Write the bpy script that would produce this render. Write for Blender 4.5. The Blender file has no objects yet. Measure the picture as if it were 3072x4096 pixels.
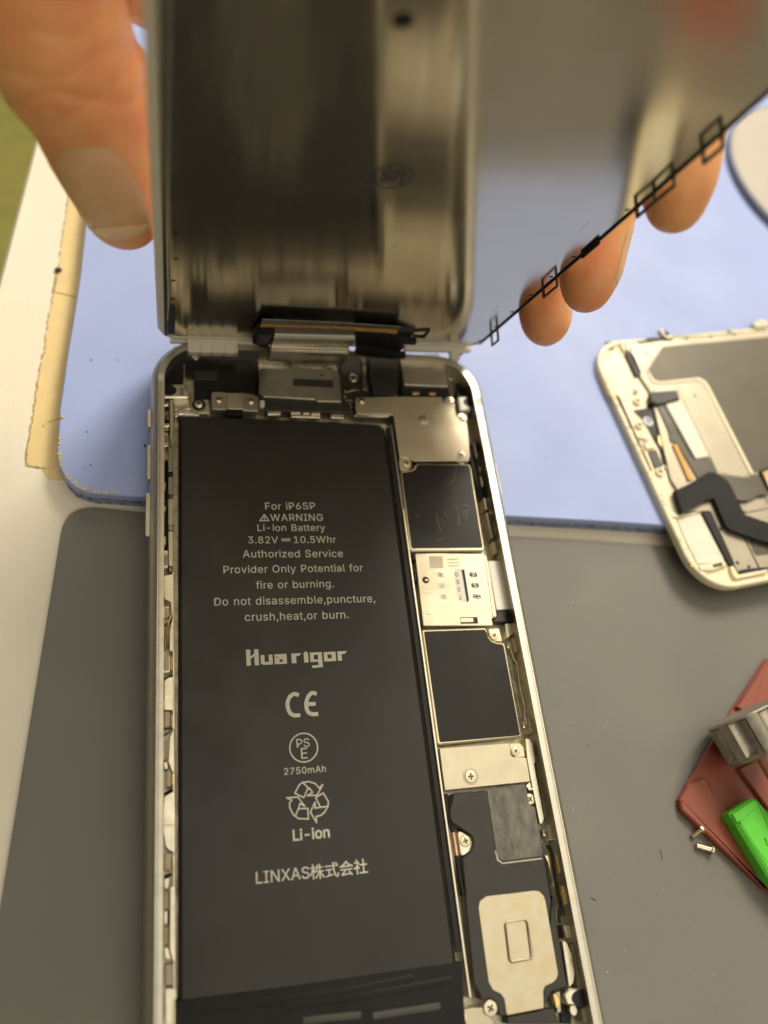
import bpy, bmesh, math, random
from mathutils import Matrix, Vector
random.seed(7)
SC = bpy.context.scene
COL = SC.collection
MM = 0.001

# ------------------------------------------------------------------ camera, light, exposure
cam_data = bpy.data.cameras.new('camera')
cam = bpy.data.objects.new('camera', cam_data); COL.objects.link(cam)
cam_rot = Matrix([[0.963767, -0.003411, -0.266722], [-0.122137, 0.883299, -0.452621], [0.237139, 0.468798, 0.850878]])
cam.matrix_world = Matrix.Translation(Vector((-35.98, -119.435, 155.79)) * MM) @ cam_rot.to_4x4()
cam_data.sensor_fit = 'VERTICAL'; cam_data.sensor_height = 24.0; cam_data.sensor_width = 18.0
cam_data.lens = 24.0 * 3179.8 / 4096.0
cam_data.clip_start = 0.002; cam_data.clip_end = 20.0
cam_data.dof.use_dof = True
cam_data.dof.focus_distance = 0.156
cam_data.dof.aperture_fstop = 6.2
SC.camera = cam

world = bpy.data.worlds.new('World'); SC.world = world
world.use_nodes = True
nt = world.node_tree; nt.nodes.clear()
wo = nt.nodes.new('ShaderNodeOutputWorld'); bg = nt.nodes.new('ShaderNodeBackground')
tc = nt.nodes.new('ShaderNodeTexCoord'); dt = nt.nodes.new('ShaderNodeVectorMath'); dt.operation = 'DOT_PRODUCT'
dt.inputs[1].default_value = Vector((0.34, 0.26, 1.0)).normalized()
wr = nt.nodes.new('ShaderNodeValToRGB')
nt.links.new(tc.outputs['Generated'], dt.inputs[0]); nt.links.new(dt.outputs['Value'], wr.inputs[0])
nt.links.new(wr.outputs[0], bg.inputs['Color']); nt.links.new(bg.outputs[0], wo.inputs['Surface'])
# a dim room under a broad, softly lit ceiling
R_ = wr.color_ramp.elements
R_[0].position = 0.0; R_[0].color = (0.085, 0.075, 0.056, 1)
R_[1].position = 0.93; R_[1].color = (1.24, 1.14, 0.91, 1)
for p_, c_ in ((0.45, (0.14, 0.125, 0.095, 1)), (0.72, (0.32, 0.29, 0.22, 1))):
    e = R_.new(p_); e.color = c_
bg.inputs['Strength'].default_value = 1.0

def area_lamp(name, loc, target, size, power, color):
    d = bpy.data.lights.new(name, 'AREA'); d.shape = 'RECTANGLE'; d.size = size[0]; d.size_y = size[1]
    d.energy = power; d.color = color
    o = bpy.data.objects.new(name, d); COL.objects.link(o)
    o.location = loc
    o.rotation_euler = (Vector(target) - Vector(loc)).to_track_quat('-Z', 'Y').to_euler()
    return o
area_lamp('ceiling_lamp', (0.56, 0.82, 1.02), (0.0, -0.05, 0.0), (0.45, 0.45), 16.5, (1.0, 0.90, 0.74))
area_lamp('window_lamp', (0.2, 1.3, 0.8), (0.08, 0.05, 0.0), (0.8, 0.6), 4.0, (0.92, 0.94, 1.0))

area_lamp('room_lamp', (0.25, -1.1, 0.95), (0.0, -0.03, 0.03), (0.9, 0.6), 3.6, (1.0, 0.90, 0.74))

SC.view_settings.view_transform = 'Standard'; SC.view_settings.look = 'None'
SC.view_settings.exposure = 0.22; SC.view_settings.gamma = 1.0
SC.render.engine = 'CYCLES'
SC.cycles.use_denoising = True
SC.cycles.max_bounces = 10; SC.cycles.glossy_bounces = 6
SC.cycles.sample_clamp_indirect = 4.0

# ------------------------------------------------------------------ frames (millimetres -> metres)
PH = Matrix.Translation((0, 0, 4.790 * MM)) @ Matrix.Rotation(math.radians(2.1), 4, 'X') @ Matrix.Diagonal((MM, MM, MM, 1))
SF = PH @ Matrix.Translation((1.058, 0.673, 10.367)) @ Matrix([[0.99937, -0.00839, 0.03434], [0.02978, -0.32349, -0.94577], [0.01905, 0.9462, -0.32303]]).to_4x4()          # held display: x across, y along, z out of its metal side
WD = Matrix.Diagonal((MM, MM, MM, 1))
INV = {}; FRM = {}

def rigid(frame, loc):
    rot = frame.to_3x3().normalized()
    return Matrix.Translation(frame @ Vector(loc)) @ rot.to_4x4()

def thing(name, label, cat, frame, loc=(0, 0, 0), group=None):
    o = bpy.data.objects.new(name, None); COL.objects.link(o)
    o.empty_display_size = 0.005
    m = rigid(frame, loc); o.matrix_world = m
    INV[o] = m.inverted(); FRM[o] = frame
    o['label'] = label; o['category'] = cat
    if group: o['group'] = group
    return o

def finish(bm, name, mats, smooth=35):
    bmesh.ops.recalc_face_normals(bm, faces=bm.faces)
    me = bpy.data.meshes.new(name); bm.to_mesh(me); bm.free()
    for m in (mats if isinstance(mats, (list, tuple)) else [mats]): me.materials.append(m)
    if smooth:
        for f in me.polygons: f.use_smooth = True
        me.set_sharp_from_angle(angle=math.radians(smooth))
    return me

def part(name, bm, mat, parent, label=None, smooth=35, kind=None):
    fr = FRM[parent]; bm.transform(INV[parent] @ fr)
    o = bpy.data.objects.new(name, finish(bm, name, mat, smooth)); COL.objects.link(o)
    o.parent = parent; INV[o] = INV[parent]; FRM[o] = fr
    if label: o['label'] = label
    if kind: o['kind'] = kind
    return o

def single(name, bm, mat, label, cat, frame, loc=(0, 0, 0), group=None, smooth=35, kind=None):
    m = rigid(frame, loc); bm.transform(m.inverted() @ frame)
    o = bpy.data.objects.new(name, finish(bm, name, mat, smooth)); COL.objects.link(o)
    o.matrix_world = m; INV[o] = m.inverted(); FRM[o] = frame
    if kind: o['kind'] = kind
    if kind != 'structure':
        o['label'] = label; o['category'] = cat
    if group: o['group'] = group
    return o

# ------------------------------------------------------------------ materials
def rgb(r, g, b):                       # sRGB 0-255 to linear
    f = lambda c: (c / 255 / 12.92) if c / 255 <= 0.04045 else ((c / 255 + 0.055) / 1.055) ** 2.4
    return (f(r), f(g), f(b))

def mat(name, col, rough=0.5, metal=0.0, var=0.10, scale=300.0, bump=0.0, bscale=1500.0, rvar=0.08, spec=0.5, sss=0.0, coat=0.0,
        trans=0.0, aniso=0.0, stretch=None, col2=None, c2pos=(0.55, 0.75), detail=4.0):
    m = bpy.data.materials.new(name); m.use_nodes = True
    t = m.node_tree; N = t.nodes; L = t.links
    b = N['Principled BSDF']
    co = N.new('ShaderNodeTexCoord'); src = co.outputs['Object']
    if stretch:
        mp = N.new('ShaderNodeMapping'); mp.inputs['Scale'].default_value = stretch; L.new(src, mp.inputs[0]); src = mp.outputs[0]
    n = N.new('ShaderNodeTexNoise'); n.inputs['Scale'].default_value = scale; n.inputs['Detail'].default_value = detail
    L.new(src, n.inputs['Vector'])
    r = N.new('ShaderNodeValToRGB')
    if col2 is None:
        lo = tuple(max(0, c * (1 - var)) for c in col); hi = tuple(min(1, c * (1 + var)) for c in col)
        r.color_ramp.elements[0].position = 0.3; r.color_ramp.elements[1].position = 0.7
    else:
        lo, hi = col, col2
        r.color_ramp.elements[0].position, r.color_ramp.elements[1].position = c2pos
    r.color_ramp.elements[0].color = (*lo, 1); r.color_ramp.elements[1].color = (*hi, 1)
    L.new(n.outputs['Fac'], r.inputs[0]); L.new(r.outputs[0], b.inputs['Base Color'])
    mr = N.new('ShaderNodeMapRange'); mr.inputs['From Min'].default_value = 0.3; mr.inputs['From Max'].default_value = 0.7
    mr.inputs['To Min'].default_value = max(0.02, rough - rvar); mr.inputs['To Max'].default_value = min(1, rough + rvar)
    n2 = N.new('ShaderNodeTexNoise'); n2.inputs['Scale'].default_value = scale * 0.6; n2.inputs['Detail'].default_value = 5
    L.new(src, n2.inputs['Vector']); L.new(n2.outputs['Fac'], mr.inputs['Value']); L.new(mr.outputs[0], b.inputs['Roughness'])
    b.inputs['Metallic'].default_value = metal
    b.inputs['Specular IOR Level'].default_value = spec
    if coat: b.inputs['Coat Weight'].default_value = coat; b.inputs['Coat Roughness'].default_value = 0.15
    if trans: b.inputs['Transmission Weight'].default_value = trans
    if aniso: b.inputs['Anisotropic'].default_value = aniso
    if sss:
        b.inputs['Subsurface Weight'].default_value = sss
        b.inputs['Subsurface Radius'].default_value = (1.0, 0.35, 0.18); b.inputs['Subsurface Scale'].default_value = 0.004
    if bump:
        n3 = N.new('ShaderNodeTexNoise'); n3.inputs['Scale'].default_value = bscale; n3.inputs['Detail'].default_value = 3
        L.new(src, n3.inputs['Vector'])
        bp = N.new('ShaderNodeBump'); bp.inputs['Strength'].default_value = bump; bp.inputs['Distance'].default_value = 0.0001
        L.new(n3.outputs['Fac'], bp.inputs['Height']); L.new(bp.outputs[0], b.inputs['Normal'])
    return m

M = {}
M['table'] = mat('table_laminate', (0.77, 0.71, 0.565), 0.45, var=0.02, scale=60, bump=0.5, bscale=1400, spec=0.35)
M['floor'] = mat('floor_green', (0.24, 0.22, 0.045), 0.7, var=0.12, scale=30)
M['blue'] = mat('blue_silicone', (0.335, 0.41, 0.69), 0.55, var=0.05, scale=45, bump=0.35, bscale=2200, detail=9, spec=0.3)
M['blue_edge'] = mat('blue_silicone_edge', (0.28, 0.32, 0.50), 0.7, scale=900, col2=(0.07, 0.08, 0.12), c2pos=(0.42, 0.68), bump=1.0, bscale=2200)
M['grey'] = mat('grey_mat', (0.165, 0.158, 0.138), 0.55, var=0.06, scale=40, bump=0.4, bscale=2600, detail=10, spec=0.35)
M['tape'] = mat('masking_tape', (0.74, 0.56, 0.25), 0.5, var=0.05, scale=250, bump=0.3, bscale=900)
M['alu'] = mat('silver_aluminium', (0.66, 0.62, 0.52), 0.38, 1.0, var=0.05, scale=500, bump=0.12, bscale=6000)
M['alu_side'] = mat('silver_aluminium_side', (0.58, 0.545, 0.46), 0.42, 1.0, var=0.04, scale=400)
M['inner'] = mat('machined_tray', (0.52, 0.48, 0.38), 0.40, 0.9, var=0.25, scale=700, bump=0.5, bscale=2500)
M['bright'] = mat('bright_machined_metal', (0.78, 0.72, 0.57), 0.34, 1.0, var=0.08, scale=600, bump=0.3, bscale=3000)
M['dull'] = mat('dull_metal', (0.36, 0.33, 0.26), 0.45, 1.0, var=0.15, scale=600, bump=0.2)
M['shield'] = mat('tinned_steel', (0.54, 0.485, 0.36), 0.44, 1.0, var=0.07, scale=260, bump=0.4, bscale=5500)
M['shield_dim'] = mat('grey_tinned_steel', (0.44, 0.41, 0.34), 0.46, 1.0, var=0.08, scale=350, bump=0.2, bscale=5000)
M['cream'] = mat('cream_frame_edge', (0.66, 0.59, 0.40), 0.4, 0.8, var=0.05, scale=400)
M['battery'] = mat('black_battery_wrap', (0.017, 0.0155, 0.0125), 0.36, var=0.10, scale=120, bump=0.12, bscale=1200, spec=0.42, rvar=0.10)
M['print'] = mat('grey_print', (0.60, 0.57, 0.47), 0.6, var=0.12, scale=2500)
M['chip'] = mat('black_shield_film', (0.017, 0.015, 0.012), 0.33, var=0.06, scale=200, spec=0.26, bump=0.03)
M['black'] = mat('black_plastic', (0.011, 0.010, 0.009), 0.45, spec=0.3, var=0.2, scale=500, bump=0.1)
M['charcoal'] = mat('charcoal_plastic', (0.036, 0.033, 0.028), 0.42, spec=0.35, var=0.08, scale=300, bump=0.1, bscale=3000)
M['flex'] = mat('black_flex', (0.011, 0.011, 0.011), 0.55, var=0.15, scale=200, bump=0.25, bscale=500, spec=0.2)
M['board'] = mat('dark_board', (0.030, 0.030, 0.020), 0.4, var=0.3, scale=900)
M['gold'] = mat('gold_contact', (0.85, 0.62, 0.28), 0.3, 1.0, var=0.08, scale=900)
M['copper'] = mat('copper_contact', (0.75, 0.48, 0.32), 0.32, 1.0, var=0.1, scale=900)
M['tan'] = mat('tan_foam', (0.50, 0.42, 0.28), 0.65, var=0.10, scale=900, bump=0.4)
M['white'] = mat('white_plastic', (0.72, 0.68, 0.55), 0.42, var=0.04, scale=300, bump=0.1)
M['sim'] = mat('white_sim_card', (0.80, 0.77, 0.68), 0.4, var=0.02, scale=300)
M['orange'] = mat('orange_flex', (0.58, 0.30, 0.055), 0.35, var=0.2, scale=900, stretch=(1, 0.05, 1))
M['film'] = mat('brown_grey_film', (0.10, 0.088, 0.062), 0.3, var=0.1, scale=200, spec=0.5)
M['lcd2'] = mat('tan_steel_plate', (0.33, 0.295, 0.225), 0.45, 0.8, var=0.06, scale=150, bump=0.1)
M['lcd2b'] = mat('etched_brown_plate', (0.085, 0.073, 0.048), 0.42, 0.3, var=0.08, scale=120)
M['yellowed'] = mat('yellowed_white_plastic', (0.80, 0.72, 0.50), 0.42, var=0.05, scale=220, col2=None, bump=0.15, bscale=900)
M['stain'] = mat('yellow_glue_residue', (0.66, 0.50, 0.18), 0.5, var=0.15, scale=900, bump=0.5)
M['red'] = mat('red_brown_plastic', (0.255, 0.062, 0.033), 0.46, var=0.06, scale=200, spec=0.5, sss=0.0)
M['green'] = mat('green_plastic', (0.10, 0.56, 0.035), 0.38, var=0.06, scale=300, bump=0.25, bscale=900, sss=0.0)
M['knob'] = mat('satin_steel', (0.44, 0.40, 0.33), 0.42, 1.0, var=0.12, scale=700, bump=0.3, bscale=4000)
M['pinkish'] = mat('red_reflection_metal', (0.72, 0.40, 0.30), 0.35, 0.6, var=0.08)  # shaft metal, pink reflection of the red plastic put into its colour
M['steel'] = mat('screw_steel', (0.70, 0.62, 0.45), 0.28, 1.0, var=0.12, scale=2000)
M['slot'] = mat('screw_recess', (0.10, 0.085, 0.06), 0.5, 1.0, var=0.2, scale=2000)
M['skin'] = mat('skin', (0.92, 0.47, 0.20), 0.42, scale=120, detail=7, col2=(0.86, 0.33, 0.155), c2pos=(0.34, 0.70), bump=1.0, bscale=900, sss=0.55, spec=0.4)
M['nail'] = mat('finger_nail', (0.88, 0.475, 0.27), 0.34, var=0.06, scale=260, sss=0.5, spec=0.35)
M['dish'] = mat('pale_dish', (0.42, 0.37, 0.31), 0.5, var=0.03, scale=60)
M['dish_rim'] = mat('grey_dish_rim', (0.22, 0.22, 0.27), 0.5, var=0.05)
M['grey_tab'] = mat('grey_pull_tab', (0.07, 0.067, 0.058), 0.65, var=0.1, spec=0.2)
M['grime'] = mat('brown_grime', (0.42, 0.29, 0.12), 0.7, var=0.4, scale=1500)
M['mark'] = mat('grey_ink', (0.05, 0.05, 0.06), 0.5, spec=0.25)
M['dark_metal'] = mat('dark_clip_metal', (0.13, 0.12, 0.095), 0.42, 0.8)
M['stained'] = mat('stained_plate', (0.60, 0.545, 0.41), 0.44, 1.0, scale=420, col2=(0.58, 0.475, 0.29), c2pos=(.38, .78), bump=0.4, bscale=4500, detail=8)
M['nail_edge'] = mat('nail_free_edge', (0.90, 0.60, 0.36), 0.3)
M['lint'] = mat('dust', (0.75, 0.72, 0.62), 0.8)
M['dirt'] = mat('dark_crumbs', (0.04, 0.035, 0.03), 0.8)
M['scratch'] = mat('scratched_film', (0.15, 0.13, 0.10), 0.5, var=0.2, scale=1500)
M['glass'] = mat('display_glass', (0.70, 0.68, 0.62), 0.12, spec=0.5)

# brushed back plate of the held display: grooves run across, so reflections smear along the display
def brushed():
    m = mat('brushed_steel', (0.60, 0.55, 0.44), 0.135, 1.0, var=0.03, scale=220, stretch=(0.3, 1.0, 1.0), rvar=0.02)
    t = m.node_tree; b = t.nodes['Principled BSDF']
    tg = t.nodes.new('ShaderNodeTangent'); tg.direction_type = 'UV_MAP'; tg.uv_map = 'UVMap'
    t.links.new(tg.outputs[0], b.inputs['Tangent']); b.inputs['Anisotropic'].default_value = 0.8; b.inputs['Anisotropic Rotation'].default_value = 0.25
    return m
M['brushed'] = brushed()

# ------------------------------------------------------------------ shape helpers (mm)
def offset_poly(pts, d):
    n = len(pts); A = sum(pts[i][0] * pts[(i + 1) % n][1] - pts[(i + 1) % n][0] * pts[i][1] for i in range(n))
    s = 1 if A > 0 else -1; out = []
    for i in range(n):
        p0 = Vector(pts[i - 1]); p1 = Vector(pts[i]); p2 = Vector(pts[(i + 1) % n])
        a = (p1 - p0); b = (p2 - p1)
        if a.length < 1e-9 or b.length < 1e-9: out.append(tuple(p1)); continue
        a.normalize(); b.normalize()
        na = Vector((-a.y, a.x)) * s; nb = Vector((-b.y, b.x)) * s
        k = 1 + na.dot(nb)
        v = (na + nb) / max(k, 0.35)
        out.append(tuple(p1 + v * d))
    return out

def fillet(pts, r=0.5, seg=5):
    out = []; n = len(pts)
    for i in range(n):
        p0 = Vector(pts[i - 1][:2]); p1 = Vector(pts[i][:2]); p2 = Vector(pts[(i + 1) % n][:2])
        rr = pts[i][2] if len(pts[i]) > 2 else r
        a = p0 - p1; b = p2 - p1
        if a.length < 1e-6 or b.length < 1e-6: out.append(tuple(p1)); continue
        ang = a.angle(b)
        if rr <= 0 or ang > 3.05: out.append(tuple(p1)); continue
        t = min(rr / math.tan(ang / 2), a.length * 0.48, b.length * 0.48)
        s = p1 + a.normalized() * t; e = p1 + b.normalized() * t
        for k in range(seg + 1):
            u = k / seg
            out.append(tuple((1 - u) ** 2 * s + 2 * u * (1 - u) * p1 + u * u * e))
    return out

def prism(pts, z0, z1, bev=0.0, bm=None, mi=0):
    bm = bm or bmesh.new()
    pts = [tuple(p[:2]) for p in pts]
    rings = [(pts, z0)]
    if bev > 0:
        rings += [(pts, z1 - bev), (offset_poly(pts, bev), z1)]
    else:
        rings += [(pts, z1)]
    vs = [[bm.verts.new((x, y, z)) for x, y in r] for r, z in rings]
    n = len(pts); fs = []
    for a, b in zip(vs, vs[1:]):
        for i in range(n): fs.append(bm.faces.new((a[i], a[(i + 1) % n], b[(i + 1) % n], b[i])))
    fs.append(bm.faces.new(vs[-1])); fs.append(bm.faces.new(vs[0][::-1]))
    for f in fs: f.material_index = mi
    return bm

def box(x0, x1, y0, y1, z0, z1, bev=0.0, bm=None, mi=0):
    return prism([(x0, y0), (x1, y0), (x1, y1), (x0, y1)], z0, z1, bev, bm, mi)

def ringprism(outer, inner, z0, z1, bm=None, bev=0.0):
    """flat ring between two outlines with the same number of points"""
    bm = bm or bmesh.new(); n = len(outer)
    def L(p, z): return [bm.verts.new((x, y, z)) for x, y in [q[:2] for q in p]]
    if bev:
        loops = [L(outer, z0), L(outer, z1 - bev), L(offset_poly(outer, bev), z1), L(offset_poly(inner, -bev), z1), L(inner, z1 - bev), L(inner, z0)]
    else:
        loops = [L(outer, z0), L(outer, z1), L(inner, z1), L(inner, z0)]
    for a, b in zip(loops, loops[1:] + loops[:1]):
        for i in range(n): bm.faces.new((a[i], a[(i + 1) % n], b[(i + 1) % n], b[i]))
    return bm

def circle(cx, cy, r, n=24, ry=None):
    ry = ry or r
    return [(cx + r * math.cos(2 * math.pi * k / n), cy + ry * math.sin(2 * math.pi * k / n)) for k in range(n)]

def rrect(x0, x1, y0, y1, r, seg=8):
    out = []
    for cx, cy, a0 in ((x1 - r, y1 - r, 0), (x0 + r, y1 - r, 90), (x0 + r, y0 + r, 180), (x1 - r, y0 + r, 270)):
        for k in range(seg + 1):
            a = math.radians(a0 + 90 * k / seg); out.append((cx + r * math.cos(a), cy + r * math.sin(a)))
    return out

def loft(loops, bm=None, cap0=True, cap1=True):
    bm = bm or bmesh.new()
    vs = [[bm.verts.new(p) for p in l] for l in loops]; n = len(loops[0])
    for a, b in zip(vs, vs[1:]):
        for i in range(n): bm.faces.new((a[i], a[(i + 1) % n], b[(i + 1) % n], b[i]))
    if cap0: bm.faces.new(vs[0][::-1])
    if cap1: bm.faces.new(vs[-1])
    return bm

def catmull(P, k=6):
    P = [Vector(p) for p in P]; out = []
    for i in range(len(P) - 1):
        p0 = P[max(i - 1, 0)]; p1 = P[i]; p2 = P[i + 1]; p3 = P[min(i + 2, len(P) - 1)]
        for j in range(k):
            t = j / k
            out.append(0.5 * ((2 * p1) + (p2 - p0) * t + (2 * p0 - 5 * p1 + 4 * p2 - p3) * t * t + (3 * p1 - p0 - 3 * p2 + p3) * t ** 3))
    out.append(P[-1]); return out

def tube(path, r, n=10, bm=None, flat=1.0):
    bm = bm or bmesh.new(); P = [Vector(p) for p in path]; rings = []
    for i, p in enumerate(P):
        d = (P[min(i + 1, len(P) - 1)] - P[max(i - 1, 0)]).normalized()
        up = Vector((0, 0, 1)) if abs(d.z) < 0.9 else Vector((0, 1, 0))
        s = d.cross(up).normalized(); u = s.cross(d)
        rr = r(i / (len(P) - 1)) if callable(r) else r
        rings.append([p + (s * math.cos(2 * math.pi * k / n) + u * flat * math.sin(2 * math.pi * k / n)) * rr for k in range(n)])
    return loft(rings, bm)

def ribbon(path, width_dir, w, th, bm=None):
    """thin strip that follows a path (mm)"""
    bm = bm or bmesh.new(); P = [Vector(p) for p in path]; W_ = Vector(width_dir).normalized(); rings = []
    for i, p in enumerate(P):
        d = (P[min(i + 1, len(P) - 1)] - P[max(i - 1, 0)]).normalized()
        nrm = d.cross(W_).normalized()
        ww = w(i / (len(P) - 1)) if callable(w) else w
        rings.append([p - W_ * ww / 2 - nrm * th / 2, p + W_ * ww / 2 - nrm * th / 2, p + W_ * ww / 2 + nrm * th / 2, p - W_ * ww / 2 + nrm * th / 2])
    return loft(rings, bm)

def lathe(profile, n=32, bm=None, radial=None):
    """profile [(r, z)] about z; radial(angle, r, z) changes the radius"""
    loops = []
    for r, z in profile:
        l = []
        for k in range(n):
            a = 2 * math.pi * k / n; rr = radial(a, r, z) if radial else r
            l.append((rr * math.cos(a), rr * math.sin(a), z))
        loops.append(l)
    return loft(loops, bm)

# screws: one mesh, copies of it
def screw_mesh(name, mat_, dome=False):
    bm = lathe([(1.0, -0.5), (1.0, 0.05), (0.93, 0.16), (0.75, 0.22 if not dome else 0.32), (0.02, 0.24 if not dome else 0.5)], 28)
    for f in bm.faces: f.material_index = 0
    h = 0.25 if not dome else 0.5
    star = []
    for k in range(4):
        a = math.pi / 2 * k + 0.4
        for da, rr in ((-0.30, 0.52), (0.30, 0.52), (math.pi / 4, 0.17)):
            star.append((rr * math.cos(a + da), rr * math.sin(a + da)))
    prism(star, h - 0.12, h + 0.015, 0, bm, 1)
    bm.transform(Matrix.Diagonal((MM, MM, MM, 1)))
    return finish(bm, name, [mat_, M['slot']])
SCREW = screw_mesh('screw', M['steel']); SCREW_D = screw_mesh('dome_screw', M['steel'], True)
_scr0 = None
def screw(parent, x, y, z, r, dome=False, rot=None):
    o = bpy.data.objects.new('screw', SCREW_D if dome else SCREW); COL.objects.link(o)
    o.parent = parent
    o.location = (INV[parent] @ FRM[parent]) @ Vector((x, y, z))
    o.scale = (r, r, 0.55)
    o.rotation_euler = (0, 0, random.uniform(0, 1.5) if rot is None else rot)
    return o

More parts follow.
